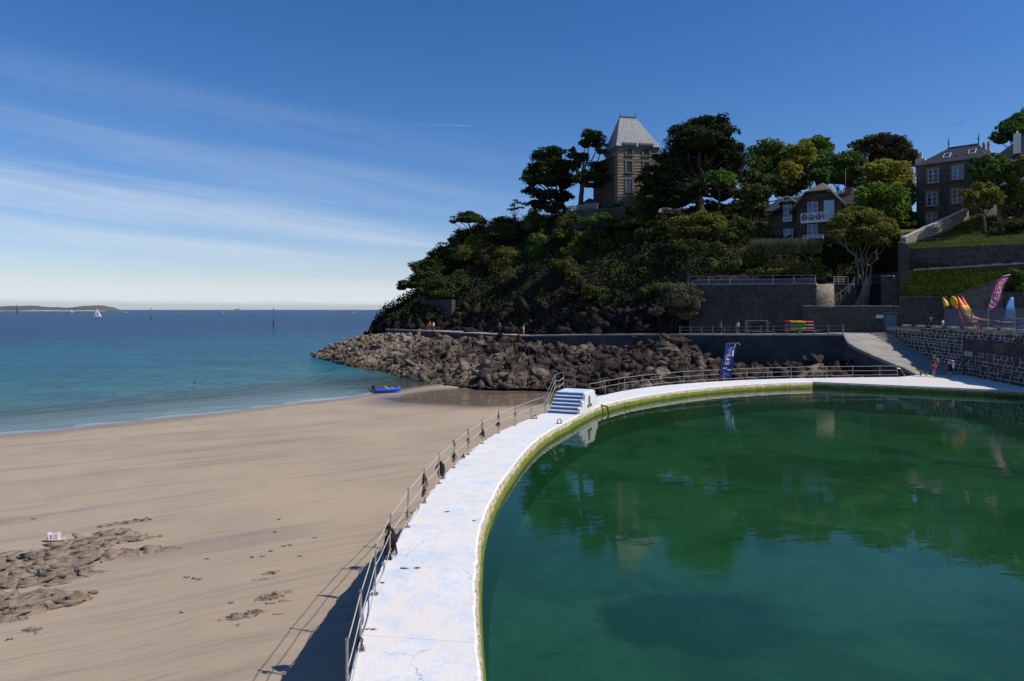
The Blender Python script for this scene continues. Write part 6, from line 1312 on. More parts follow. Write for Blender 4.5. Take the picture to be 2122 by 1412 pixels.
# shrubs of the headland slope
SH = [("dark bush at the root of the huge pine", [(1475, 432, 28, 16), (1505, 438, 24, 16), (1440, 440, 26, 14)], 127, 'scrub', 3200),
      ("bushy growth hiding the left end of the tower terrace wall", [(1186, 452, 18, 14), (1172, 462, 18, 14)], 126, 'scrub', 1800),
      ("bushy growth hiding the middle of the tower terrace wall", [(1245, 455, 24, 14), (1222, 462, 20, 12)], 123, 'mid', 2200),
      ("dark bush closing the gap left of the granite house", [(1878, 425, 16, 26), (1888, 450, 14, 22), (1872, 460, 14, 18), (1884, 395, 13, 22), (1890, 415, 9, 18)], 97.5, 'mid', 3600),
      ("olive coloured shrub on the slope right below the umbrella pine", [(990, 520, 28, 22), (968, 530, 22, 20), (1005, 540, 24, 22)], 140, 'olive', 4200),
      ("brownish dry shrub beside the olive shrub on the headland slope", [(1030, 525, 22, 22), (1015, 545, 24, 24), (1040, 555, 26, 28)], 138, 'dry', 3600),
      ("tall olive and brown shrub in the middle of the left slope", [(1060, 530, 30, 20), (1075, 548, 26, 26), (1045, 556, 28, 26), (1062, 580, 28, 28)], 135, 'olive', 6000),
      ("brown twiggy bush hanging over the cliff", [(1048, 590, 24, 24), (1065, 610, 26, 24), (1040, 615, 18, 16)], 130, 'dry', 3600),
      ("dark green conical bush on the mid slope", [(1120, 500, 20, 22), (1112, 530, 30, 28), (1130, 545, 28, 28), (1118, 570, 28, 22)], 133, 'mid', 6000),
      ("dense rounded bush under the wide pine", [(1110, 452, 22, 18), (1098, 470, 22, 18), (1122, 472, 20, 20)], 139, 'scrub', 3800),
      ("leafy bush in front of the terrace wall of the tower", [(1185, 470, 22, 16), (1170, 485, 24, 18), (1200, 490, 20, 16)], 131, 'mid', 3600),
      ("yellowish bush on the slope below the terrace wall", [(1205, 510, 24, 18), (1190, 525, 24, 18), (1215, 530, 20, 16)], 128, 'olive', 3600),
      ("wide bush at the foot of the tower", [(1290, 440, 30, 18), (1265, 455, 30, 18), (1320, 455, 30, 20), (1295, 465, 36, 18)], 126, 'scrub', 5200),
      ("bright olive bush against the right foot of the tower", [(1325, 420, 16, 18), (1312, 440, 18, 14)], 127, 'olive', 1900),
      ("spreading grassy bush in the middle of the slope", [(1280, 555, 34, 20), (1305, 548, 28, 18), (1260, 572, 30, 16), (1300, 570, 34, 18)], 120, 'olive', 5200),
      ("dark bush between the grassy bush and the big dome", [(1350, 545, 30, 22), (1370, 560, 30, 22), (1335, 565, 26, 18)], 114, 'scrub', 4000),
      ("large dome of olive foliage below the huge pine", [(1425, 462, 34, 18), (1455, 455, 36, 16), (1485, 468, 32, 18), (1445, 480, 50, 20), (1500, 485, 28, 18), (1405, 480, 24, 18)], 113, 'olive', 7500),
      ("dark evergreen bush under the large dome", [(1420, 520, 30, 26), (1445, 535, 30, 26), (1405, 545, 26, 22)], 109, 'dark', 4200),
      ("loose dark bush above the tall retaining wall", [(1490, 530, 24, 22), (1475, 550, 24, 18), (1505, 560, 22, 14)], 104, 'scrub', 3800),
      ("round green bush left of the villa", [(1560, 482, 28, 18), (1580, 490, 22, 16), (1545, 498, 24, 16)], 108, 'mid', 4200),
      ("pale green rounded bush on the bank under the villa", [(1558, 530, 26, 16), (1572, 545, 22, 14), (1545, 548, 22, 14)], 100, 'olive', 3600),
      ("small fresh green bush above the bastion", [(1690, 550, 16, 14), (1698, 568, 18, 14), (1680, 572, 14, 10)], 92, 'green', 2200),
      ("dark bush between the bank and the dome of olive foliage", [(1535, 470, 24, 20), (1520, 495, 26, 20), (1530, 515, 22, 16)], 108, 'scrub', 3800),
      ("dark shaded bush filling the stair gap", [(1830, 545, 22, 26), (1850, 530, 18, 24), (1815, 560, 14, 18), (1842, 505, 22, 18)], 93, 'dark', 3200),
      ("shadowy shrub under the spreading olive tree", [(1730, 530, 28, 20), (1700, 535, 22, 14), (1755, 548, 22, 16)], 98, 'dark', 3400),
      ("long low bush on the upper grass bank", [(1960, 500, 26, 9), (1990, 496, 30, 10), (2020, 499, 26, 10), (1940, 505, 16, 7)], 86.5, 'scrub', 3600),
      ("rounded hedge on the bank at the right edge", [(2090, 470, 26, 14), (2115, 465, 26, 16), (2070, 482, 18, 10)], 84, 'scrub', 3000),
      ("low bush right of the long one on the upper bank", [(2065, 500, 18, 9), (2085, 498, 16, 9)], 84, 'mid', 1600),
      ("climbing bush spilling over the lit coping at the right edge", [(2095, 568, 14, 12), (2112, 575, 20, 18), (2105, 595, 20, 14)], 73.5, 'mid', 2600),
      ("dark shrub beside the blue board behind the mesh fence", [(2095, 615, 18, 14), (2118, 610, 20, 20)], 73.2, 'dark', 1800),
      ("tangled dark bush at the base of the cliff above the promenade", [(1230, 610, 26, 20), (1250, 625, 24, 16)], 114, 'scrub', 2400),
      ("wiry bush on the cliff face below the grassy bush", [(1195, 590, 24, 22), (1175, 605, 22, 18), (1210, 605, 18, 16)], 117, 'dry', 2600),
      ("dark bush at the centre of the slope below the yellowish bush", [(1170, 555, 28, 24), (1190, 570, 28, 22), (1230, 565, 26, 20)], 123, 'scrub', 4600),
      ("shaded bush beneath the tall slim pine", [(1235, 490, 26, 22), (1255, 510, 30, 20), (1290, 500, 30, 22)], 125, 'scrub', 4600),
      ("dark bush at the right of the tower foot", [(1370, 470, 28, 22), (1345, 490, 28, 20), (1385, 500, 26, 20)], 119, 'dark', 4200),
      ("deep shaded bush left of the big grey green bush", [(1340, 610, 24, 16), (1365, 600, 20, 16)], 104, 'dark', 2000)]
for lab, sp, Y, lf, n in SH:
    Lb = LB(sp, Y); b = P(sp[-1][0], sp[-1][1] + sp[-1][3], Y); Lb = [((c[0] - b.x, c[1] - b.y, c[2] - b.z), r) for c, r in Lb]
    o = crown_mesh("bush", Lb, n, .34 if Y > 95 else .26, LEAF[lf], sum(map(ord, lab)) % 991, None, .78, up=.3, jitter=.65); o.location = b; tag(o, lab, "bush")
gb = LB([(1398, 600, 24, 18), (1425, 606, 28, 22), (1405, 625, 34, 24), (1438, 632, 24, 24), (1380, 628, 20, 16), (1362, 648, 18, 12), (1420, 652, 30, 16)], 94.6); b = P(1412, 672, 94.6)
o = crown_mesh("bush", [((c[0] - b.x, c[1] - b.y, c[2] - b.z), r) for c, r in gb], 8500, .22, LEAF['grey'], 501, None, .8, up=.2, jitter=.75); o.location = b; tag(o, "big rounded grey green bush at the left end of the tall dark wall", "bush")
# clipped hedge, pale reeds
def hedge(lab, a, b_, hgt, dep, lf, n, size, name="hedge", z=None):
    a = Vector(a); b_ = Vector(b_); k = max(2, int((b_ - a).length / 1.1)); L = []
    for i in range(k + 1): p = a.lerp(b_, i / k) - a; L.append(((p.x, p.y, p.z + hgt / 2), (.75, dep, hgt * .55)))
    o = crown_mesh(name, L, n, size, LEAF[lf], sum(map(ord, lab)) % 983, None, .85, up=.4, jitter=.6); o.location = a; return tag(o, lab, "hedge")
hedge("short clipped hedge above the tall retaining wall", P(1478, 572, 99), P(1524, 570, 97), 2.4, .9, 'mid', 2600, .26)
hedge("light yellowish low hedge behind the wall railing", P(1556, 578, 96), P(1672, 574, 92), 1.3, .8, 'olive', 3600, .24)
hedge("dark clipped hedge in front of the granite house", P(1872, 478, 95), P(1905, 474, 95.5), 1.2, .8, 'mid', 1600, .26)
def blades(name, lab, region, n, h, leaf, seed, cat=None, kind=None, lean=.25, w=.05):
    """upright grass blades: region(rng,n) -> base points (n,3)"""
    rng = np.random.default_rng(seed); p = region(rng, n); n = len(p); a = rng.uniform(0, 6.28, n); hh = h * rng.uniform(.5, 1.25, n); d = np.stack([np.cos(a), np.sin(a), a * 0], 1); ln = rng.normal(size=(n, 3)) * lean; ln[:, 2] = 0
    top = p + np.stack([ln[:, 0] * hh, ln[:, 1] * hh, hh], 1); mid = (p + top) / 2 - ln * hh[:, None] * .15; ww = w * rng.uniform(.6, 1.5, n)[:, None]
    V = np.stack([p - d * ww, p + d * ww, mid + d * ww * .8, top, mid - d * ww * .8], 1).reshape(-1, 3); b = np.arange(n) * 5
    F = np.concatenate([np.stack([b, b + 1, b + 2], 1), np.stack([b, b + 2, b + 4], 1), np.stack([b + 4, b + 2, b + 3], 1)]); t = rng.random(n) * .6 + .4 * (vnoise(p * .8, 4) + 1) / 2
    o = np_mesh(name, V, F, LEAF[leaf], None, False, np.concatenate([t, t, t])); return tag(o, lab, cat, None, kind)
def line_region(a, b_, dep):
    a = np.array(a); b_ = np.array(b_)
    def f(rng, n): t = rng.random(n)[:, None]; return a + (b_ - a) * t + np.stack([rng.normal(size=n) * .1, rng.uniform(0, dep, n), np.zeros(n)], 1)
    return f
o = blades("reed_hedge", "pale feathery reed hedge in front of the villa", line_region(tuple(P(1566, 527, 99)), tuple(P(1700, 525, 96)), 1.6), 5200, 2.0, 'reed', 5, "hedge", None, .18, .05)
o = blades("dry_reeds", "thin upright brown reeds above the wall railing", line_region(tuple(P(1590, 572, 96.5)), tuple(P(1670, 570, 93.5)), 1.2), 900, 2.0, 'dry', 6, "reeds", None, .10, .025)
def terr_region(u0, u1, v0, v1):
    nu, nv, _ = TG.shape
    def f(rng, n):
        u = rng.uniform(u0, u1, n) * (nu - 1); v = rng.uniform(v0, v1, n) * (nv - 1); i = u.astype(int).clip(0, nu - 2); j = v.astype(int).clip(0, nv - 2); fu = (u - i)[:, None]; fv = (v - j)[:, None]
        return (TG[i, j] * (1 - fu) + TG[i + 1, j] * fu) * (1 - fv) + (TG[i, j + 1] * (1 - fu) + TG[i + 1, j + 1] * fu) * fv
    return f
# grass: between rows k/10 and (k+1)/10 of the terraces
blades("grass", "lit grass on the slope above the boat hire terrace", terr_region(0.0, .75, .11, .30), 24000, .34, 'grass', 11, None, 'stuff', .3, .035)
blades("grass", "grass on the upper bank by the wire fence", terr_region(0.0, .75, .505, .70), 24000, .32, 'grass', 12, None, 'stuff', .3, .035)
blades("grass", "grass on the flat terrace behind the lit coping", terr_region(0.0, .75, .40, .48), 5000, .3, 'scrub', 13, None, 'stuff', .3, .035)
# undergrowth covering the hillside
def undergrowth():
    rng = np.random.default_rng(99); nu, nv, _ = HG.shape; n = 60000; u = rng.uniform(0.02, .999, n) * (nu - 2); v = (rng.uniform(.14, .86, n)) * (nv - 2); i = u.astype(int); j = v.astype(int); p = HG[i, j] + (HG[i + 1, j] - HG[i, j]) * (u - i)[:, None] + (HG[i, j + 1] - HG[i, j]) * (v - j)[:, None]
    px = 770 + u / nu * 1110; vv = v / nv; dn = vnoise(p * .12, 3) * .5 + .5; keep = (vv > .34 - .24 * dn * (px < 1400)) & ~((px > 1415) & (vv < .43)) & (rng.random(n) < .5 + dn * .6); p = p[keep]; n = len(p)
    N = grid_normals(HG)[i[keep], j[keep]]; N = np.where(N[:, 1:2] > 0, -N, N); h = np.clip(.2 + 1.3 * (vnoise(p * .35, 8) * .5 + .5), .1, 2); p = p + N * (h * rng.random(n))[:, None] + np.stack([np.zeros(n), np.zeros(n), h * rng.random(n) * .7], 1)
    nn = N * .6 + rng.normal(size=(n, 3)) * .6 + [0, 0, .5]; nn /= np.linalg.norm(nn, axis=1, keepdims=True); a = np.cross(nn, rng.normal(size=(n, 3))); a /= np.linalg.norm(a, axis=1, keepdims=True); b = np.cross(nn, a); s = (.38 * rng.uniform(.6, 1.4, n))[:, None]
    V = np.stack([p - a * s * .5, p + b * s * .4, p + a * s * .5, p - b * s * .4], 1).reshape(-1, 3); tt = np.clip(.5 * rng.random(n) + .5 * (vnoise(p * .2, 5) * .5 + .5), 0, 1)
    np_mesh("undergrowth", V, np.arange(4 * n).reshape(n, 4), LEAF['under'], None, False, tt)['kind'] = 'stuff'
undergrowth()
# distant copse behind the crest keeps the ridge closed
# ------------------------------------------------------------------ walkway railing with ropes
os_ = np.r_[0, np.cumsum(np.linalg.norm(np.diff(outr, axis=0), axis=1))]
def outer_at(s, inset=.07):
    p = np.array([np.interp(s, os_, outr[:, 0]), np.interp(s, os_, outr[:, 1])]); q = np.array([np.interp(s / os_[-1], np.linspace(0, 1, NI), inn[:, 0]), np.interp(s / os_[-1], np.linspace(0, 1, NI), inn[:, 1])])
    d = q - p; d /= np.linalg.norm(d); p = p + d * inset; return Vector((p[0], p[1], ZW))
def s_at_px(px, py):      # arc length of the outer edge where its image is nearest to a pixel
    X = CX + outr[:, 0] / outr[:, 1] * FPX; Yp = HY + (CAMH - ZW) / outr[:, 1] * FPX
    return float(os_[np.argmin((X - px) ** 2 + (Yp - py) ** 2)])
POSTS = [s_at_px(*q) for q in ((698, 1478), (740, 1350), (771, 1235), (803, 1155), (840, 1090), (873, 1040), (906, 1000), (936, 968), (967, 942), (996, 920), (1030, 899), (1065, 881), (1098, 868), (1128, 856))]
POSTS2 = [s_at_px(*q) for q in ((1219, 826), (1253, 818), (1293, 809), (1331, 803), (1371, 798), (1415, 795), (1458, 793), (1503, 790), (1547, 787.5), (1593, 786), (1641, 785), (1681, 784.5))]
def make_railing():
    root = empty("walkway_railing", (-2.6, 20, ZW), "rope railing with thin metal posts along the outer edge of the pool walkway", "railing"); inv = Matrix.Translation(-root.location)
    m = MB(); m.tube([(0, 0, -.02), (0, 0, 1.0)], .021, 8); m.box((0, 0, .012), (.13, .13, .025)); m.box((0, 0, 1.0), (.048, .048, .015)); first = m.build("post", M['steel'], root); first.location = inv @ outer_at(POSTS[0])
    rnd = random.Random(3)
    def post(p, lean=0):
        o = first.copy(); COL.objects.link(o); o.parent = root; o.location = inv @ p; o.rotation_euler = (rnd.uniform(-.02, .02), rnd.uniform(-.015, .035), rnd.uniform(0, 1)); return o
    for s in POSTS[1:]: post(outer_at(s))
    for s in POSTS2: post(outer_at(s))
    ext = [Vector((26.3, 57.05, ZW)), Vector((28.6, 57.3, ZW)), Vector((31.0, 57.55, ZW)), Vector((32.6, 57.75, ZW))]
    for p in ext: post(p)
    def run(ps, h, sag, r=.011, name="rope"):
        pts = []
        for i in range(len(ps) - 1):
            a = ps[i] + Vector((0, 0, h)); b = ps[i + 1] + Vector((0, 0, h)); L = (b - a).length; sg = sag * rnd.uniform(.6, 1.3)
            for k in range(8): f = k / 8; q = a.lerp(b, f); q.z -= sg * 4 * f * (1 - f); pts.append(inv @ q)
        pts.append(inv @ (ps[-1] + Vector((0, 0, h)))); m = MB(); m.tube(pts, r, 5); m.build(name, M['rope'], root, True)
    near = [outer_at(s) for s in POSTS]; far = [outer_at(s) for s in POSTS2] + ext
    run(near, .93, .015); run(near, .55, .03)
    run(near[:10], .18, .16)
    run(far, .95, .02, .012); run(far, .58, .02, .011); run(far[3:], .22, .03, .011)
    e = ext[-1]; m = MB(); m.tube([inv @ (e + Vector((0, 0, .75))), inv @ (e + Vector((.25, .02, .72))), inv @ (e + Vector((.75, .05, .02)))], .025, 6); m.build("end_stay", M['steel'], root)
    return near
NEAR = make_railing()
def seaweed(i, h, n, ln, size, lab, f=0.0):
    p = NEAR[i].lerp(NEAR[min(i + 1, len(NEAR) - 1)], f) + Vector((0, 0, h)); rnd = random.Random(i * 31 + int(h * 100)); m = MB()
    for k in range(n):
        a = rnd.uniform(0, 6.28); r = rnd.uniform(.01, .062) * size; l = ln * rnd.uniform(.4, 1.15); d = Vector((math.cos(a) * r, math.sin(a) * r, 0)); q = p + d * .5 + Vector((0, 0, rnd.uniform(-.05, .05)))
        pts = [q, q + d * .9 + Vector((0, 0, -l * .3)), q + d * 1.3 + Vector((rnd.uniform(-.04, .04), 0, -l * .7)), q + d * 1.1 + Vector((rnd.uniform(-.07, .07), rnd.uniform(-.03, .03), -l))]
        w = rnd.uniform(.005, .013) * size; m.tube(pts, [w, w * 1.4, w, w * .2], 4)
    o = m.build("seaweed", M['weed']); ctr = Vector(p); o.data.transform(Matrix.Translation(-ctr)); o.location = ctr; tag(o, lab, "seaweed", "seaweed caught on the walkway railing")
for a in ((1, .22, 14, .32, .9, "dark seaweed tuft low on the second railing post from the front"),
          (3, .78, 14, .22, .9, "small seaweed tuft near the top of the post with the largest clump"), (3, .55, 34, .62, 1.7, "largest seaweed clump, a big dark sheet hanging low beside a post", .12), (3, .12, 14, .4, .9, "ragged seaweed strand hanging below the walkway edge", -.02),
          (4, .42, 8, .2, .6, "thin seaweed wisp on the middle rope two posts behind the largest clump"), (5, .85, 20, .55, .9, "long narrow seaweed strand wound down a post from the top rope"), (5, .4, 14, .25, .8, "short seaweed bunch under the long strand on the same post"), (5, .06, 8, .16, .8, "tiny seaweed tuft at the foot of the strand wound post", .06),
          (6, .66, 30, .5, 1.5, "bushy seaweed clump with ragged ends on the middle rope", .08), (6, .16, 10, .3, .8, "drooping seaweed on the low slack rope beside the bushy clump", .28),
          (7, .95, 9, .2, .7, "little seaweed tuft at the top of the post beyond the bushy clump"), (7, .56, 18, .34, 1.0, "feathery seaweed clump on the middle rope below a small top tuft"), (8, .62, 14, .22, .9, "compact seaweed knot on a post between two feathery clumps"), (8, .95, 8, .16, .7, "small flag like seaweed tuft on the top rope"), (8, .14, 12, .22, .8, "seaweed lump lying at the low rope near the walkway edge", -.3),
          (9, .58, 24, .34, 1.2, "shaggy seaweed clump on the post before the crossed one"), (9, .95, 12, .35, .5, "thin seaweed strip hung from the top of the shaggy clump post"), (10, .5, 22, .18, 1.4, "wide seaweed clump spread along the middle rope"), (10, .98, 12, .45, .6, "seaweed strand hanging from the top rope into the wide clump"), (11, .6, 12, .16, .9, "small dark seaweed knot third from the steps"), (12, .58, 8, .12, .6, "tiny seaweed knot nearest to the blue steps")):
    seaweed(*a)
# blue steps over the wall
def make_steps():
    A = Vector((2.02, 37.7, ZW)); ang = math.atan2(3.0, 1.25); f = Vector((math.cos(ang), math.sin(ang), 0)); r = Vector((f.y, -f.x, 0)); w = 1.62
    r = Vector((.96, .02, 0)).normalized() if False else r
    root = empty("blue_steps", tuple(A), "block of steps with dark blue risers and pale treads on the walkway", "steps"); T = Matrix(((r.x, f.x, 0, 0), (r.y, f.y, 0, 0), (0, 0, 1, 0), (0, 0, 0, 1)))
    n = 6; h = 1.03 / n; d = .27
    for i in range(n):
        m = MB(); y0 = i * d; y1 = (i + 1) * d if i < n - 1 else 3.1; m.box((w / 2, (y0 + y1) / 2 + .001, (i + .5) * h - .02 if False else h * i / 2 + (h - .045) / 2), (w - .004 * i, y1 - y0, h * i + h - .045), M=T); st = m.build("step", M['stepblue'], root)
        m = MB(); m.box((w / 2, (y0 + y1) / 2 - .012, h * (i + 1) - .02), (w + .03, y1 - y0 + .03, .05), M=T); m.build("tread", M['steppale'], st)
    # rough plastered flank, stepping down to the far side
    m = MB()
    for k, (y0, y1, hh) in enumerate(((.12, .6, .30), (.6, 1.1, .62), (1.1, 3.15, .98), (3.15, 3.4, .72), (3.4, 3.75, .45))): m.box((w + .07, (y0 + y1) / 2, hh / 2), (.13, y1 - y0 - .003, hh), M=T)
    m.build("flank", M['deck'], root)
    m = MB(); m.box((w / 2, 3.28, .33), (w, .33, .66), M=T); m.box((w / 2, 3.62, .18), (w, .33, .36), M=T); m.build("rear_step", M['outer'], root)
    m = MB(); m.box((w + .141, 1.95, .5), (.02, .35, .6), M=T); m.box((w + .143, 2.0, .25), (.02, .9, .16), M=T); m.build("worn_patch", M['outer'], root)
    # hand rails on the outer side
    rl = empty("step_handrail", tuple(A), "metal handrail frame on the beach side of the blue steps", "handrail"); m = MB()
    q = [Vector((-.12, -.1, .0)), Vector((-.12, -.1, .95)), Vector((-.12, 1.5, 1.98)), Vector((-.12, 3.0, 2.02)), Vector((-.12, 3.0, .9))]
    m.tube([T @ p for p in q], .019, 6); m.tube([T @ Vector((-.12, 1.5, 1.0)), T @ q[2]], .019, 6); m.build("frame", M['steel'], rl)
    m = MB()
    for o in (.35, .68): m.tube([T @ Vector((-.12, -.1, .95 - o)), T @ Vector((-.12, 1.5, 1.98 - o)), T @ Vector((-.12, 2.2, 1.9 - o)), T @ Vector((-.12, 3.0, 2.02 - o))], .016, 5)
    m.build("rope", M['rope'], rl)
make_steps()
def ring(p, rz, lab, r=.13):
    o = empty("mooring_ring", tuple(p), lab, "mooring ring", None, rz); m = MB(); m.box((0, 0, .012), (.30, .12, .024)); m.build("plate", M['rust'], o); m = MB(); m.tube([(-r * .8, 0, .02), (-r * .8, 0, r * 1.1), (-r * .4, 0, r * 1.7), (r * .4, 0, r * 1.7), (r * .8, 0, r * 1.1), (r * .8, 0, .02)], .024, 6); m.build("hoop", M['rust'], o)
def deck_pt(px, py): Y = (CAMH - ZW) * FPX / (py - HY); return Vector(((px - CX) / FPX * Y, Y, ZW))
ring(deck_pt(1159, 878), .4, "rusty mooring hoop on the walkway near the pool side edge"); ring(deck_pt(1108, 868), .3, "small rusty mooring hoop on the walkway near the railing", .10)
o = empty("iron_bracket", (5.55, 40.75, ZW - .05), "dark iron bracket over the green pool edge beside the steps", "bracket"); m = MB(); m.bar((-.25, .1, .04), (.12, -.12, -.02), .16, .05); m.bar((.12, -.12, -.02), (.22, -.2, -.42), .13, .05); m.build("strap", M['rust'], o)
o = empty("iron_ring", (7.25, 42.95, ZW - .28), "thin iron ring hanging on the green algae wall", "iron ring"); m = MB(); m.tube([(math.cos(a) * .17, math.sin(a) * -.05 - .04, math.sin(a) * .15) for a in np.linspace(0, 6.28, 13)], .016, 5); m.bar((.1, -.03, .1), (.24, -.06, .12), .03); m.build("hoop", M['rust'], o)
for k, (px, py) in enumerate(((981, 1080), (835, 1179), (857, 1178), (788, 1208), (762, 1305), (925, 1062))):
    m = MB(); rnd = random.Random(k + 70)
    for j in range(4): a = rnd.uniform(-.5, .6); l = rnd.uniform(.05, .13); o0 = Vector((rnd.uniform(-.06, .06), rnd.uniform(-.03, .03), .008)); m.tube([o0, o0 + Vector((math.cos(a) * l, math.sin(a) * l, .01))], [.012, .004], 4)
    o = m.build("seaweed_scrap", M['weed']); o.location = deck_pt(px, py); tag(o, "small dark seaweed scrap dried onto the pale walkway", "seaweed", "seaweed scraps on the walkway")

# ------------------------------------------------------------------ boats, beacons, islands
def loft_hull(m, secs, mat=0, matf=None):
    """secs: list of rings of points with equal counts"""
    n = len(secs[0]); vs = [p for s in secs for p in s]; fs = []; b = len(m.v)
    m.add(vs, [], mat)
    for i in range(len(secs) - 1):
        for j in range(n):
            j2 = (j + 1) % n; m.f.append((b + i * n + j, b + i * n + j2, b + (i + 1) * n + j2, b + (i + 1) * n + j)); m.m.append(matf(i, j) if matf else mat)
    m.f.append(tuple(b + j for j in range(n - 1, -1, -1))); m.m.append(matf(0, 0) if matf else mat)
    m.f.append(tuple(b + (len(secs) - 1) * n + j for j in range(n))); m.m.append(matf(len(secs) - 2, 0) if matf else mat)
def make_dinghy():
    c = on_sand(800, 814); c.z = max(c.z, .06); root = empty("motor_dinghy", (c.x, c.y, c.z), "small blue open boat with black outboard motor resting at the water's edge", "boat", None, R(6)); L = 3.0
    m = MB(); secs = []
    for f in np.linspace(0, 1, 9):
        x = -L * .45 + L * f; w = .52 * (1 - max(0, f - .55) ** 2 * 3.4); h0 = .0 + .30 * max(0, f - .6) ** 2 * 6 * .5; top = .40 + .26 * f ** 3; w = max(w, .1)
        secs.append([(x, -w, top), (x, -w * 1.04, top * .55 + h0 * .5), (x, -w * .75, h0 + .02), (x, 0, h0), (x, w * .75, h0 + .02), (x, w * 1.04, top * .55 + h0 * .5), (x, w, top), (x, w * .78, top - .02), (x, w * .7, top - .16), (x, -w * .7, top - .16), (x, -w * .78, top - .02)])
    loft_hull(m, secs); hull = m.build("hull", M['boatblue'], root, True)
    m = MB(); m.box((-.1 - L * .45 + .12, 0, .42), (.10, .8, .3)); m.build("transom", M['black'], root)
    mo = MB(); mo.box((-L * .45 - .12, 0, .66), (.30, .26, .34), taper=.75); mo.tube([(-L * .45 - .12, 0, .52), (-L * .45 - .2, 0, .1)], [.07, .05], 7); mo.ball((-L * .45 - .32, 0, .12), (.2, .06, .07)); mo.tube([(-L * .45 + .02, 0, .72), (-L * .45 + .35, .05, .62)], .025, 5); mot = mo.build("outboard_motor", M['black'], root)
    m = MB()
    for a in (0, 2.1, 4.2): m.box((-L * .45 - .62, .09 * math.cos(a), .34 + .09 * math.sin(a)), (.05, .12, .12))
    m.bar((-L * .45 - .3, 0, .4), (-L * .45 - .62, 0, .34), .06); m.build("propeller", M['black'], mot)
    m = MB(); m.bar((.12, 0, .46), (-.12, 0, .70), .40, .08, up=Vector((1, 0, 0))); m.bar((.1, 0, .44), (.42, 0, .44), .4, .07); m.build("seat", M['boatgreen'], root)
    m = MB(); m.box((.72, 0, .50), (.34, .34, .12), taper=.8); m.build("bag", M['lime'], root)
    tag(mot, None)
make_dinghy()
def sailboat(name, px, Y, L, lab, dark=False, heel=4, scale=1.0):
    root = empty(name, tuple(PZ(px, Y, 0)), lab, "sailboat", None, R(12)); m = MB(); secs = []
    for f in np.linspace(0, 1, 8):
        x = -L / 2 + L * f; w = L * .15 * (1 - abs(f - .4) ** 2.2 * 2.6); w = max(w, .08); h = L * .09 + L * .03 * f; secs.append([(x, -w, h), (x, -w * .8, h * .2), (x, 0, -.2), (x, w * .8, h * .2), (x, w, h)])
    loft_hull(m, secs); m.build("hull", M['sail'], root, True)
    m = MB(); m.box((-L * .05, 0, L * .15), (L * .4, L * .16, L * .08), taper=.8); m.build("cabin", M['whitewood'], root)
    H = L * 1.18; m = MB(); m.tube([(L * .05, 0, L * .1), (L * .05, 0, H)], [.1, .05], 6); m.bar((L * .05, 0, L * .24), (-L * .42, 0, L * .24), .1); m.build("mast", M['steel'], root)
    def sail(p0, p1, p2, belly, nm, mt):
        m = MB(); n = 7; g = []
        for i in range(n + 1):
            for j in range(n + 1 - i): u = i / n; v = j / n; p = Vector(p0) * (1 - u - v) + Vector(p1) * u + Vector(p2) * v; p.y += belly * (u * (1 - u) + v * (1 - v) + (1 - u - v) * (u + v)); g.append(p)
        idx = {}; k = 0
        for i in range(n + 1):
            for j in range(n + 1 - i): idx[i, j] = k; k += 1
        fs = []
        for i in range(n):
            for j in range(n - i):
                fs.append((idx[i, j], idx[i + 1, j], idx[i, j + 1]))
                if j < n - i - 1: fs.append((idx[i + 1, j], idx[i + 1, j + 1], idx[i, j + 1]))
        m.add(g, fs); m.build(nm, M[mt], root, True)
    sail((0.0, 0, L * .28), (-L * .42, -.3, L * .27), (.02, 0, H * .98), -L * .10, "mainsail", 'sail'); sail((L * .49, 0, L * .16), (L * .09, -.8, L * .2), (L * .07, 0, H * .88), -L * .13, "jib", 'darksail' if dark else 'sail')
    root.scale = (scale,) * 3; root.rotation_euler = (R(heel), 0, R(8)); return root
sailboat("sailboat", 202, 905, 9.8, "white sailboat with two full sails in front of the island")
r = sailboat("sailboat", 731, 1600, 9.0, "distant sailboat with one white and one dark sail near the headland", True, -3); r.rotation_euler = (0, 0, R(165))
r = sailboat("sailboat", 148, 2300, 8.0, "tiny white sailboat close under the island beach", False, 3)
for px, Y, lab in ((260, 2100, "tiny white motorboat right of the island"), (462, 2200, "tiny white motorboat near the middle of the horizon")):
    root = empty("motorboat", tuple(PZ(px, Y, 0)), lab, "motorboat"); m = MB(); secs = []
    for f in np.linspace(0, 1, 6): x = -4 + 8 * f; w = 1.4 * (1 - f ** 3 * .9); secs.append([(x, -w, 1.3 + .4 * f), (x, -w * .8, .1), (x, 0, -.1), (x, w * .8, .1), (x, w, 1.3 + .4 * f)])
    loft_hull(m, secs); m.build("hull", M['whitewood'], root); m = MB(); m.box((-.6, 0, 2.2), (3, 2, 1.6), taper=.8); m.build("cabin", M['whitewood'], root)
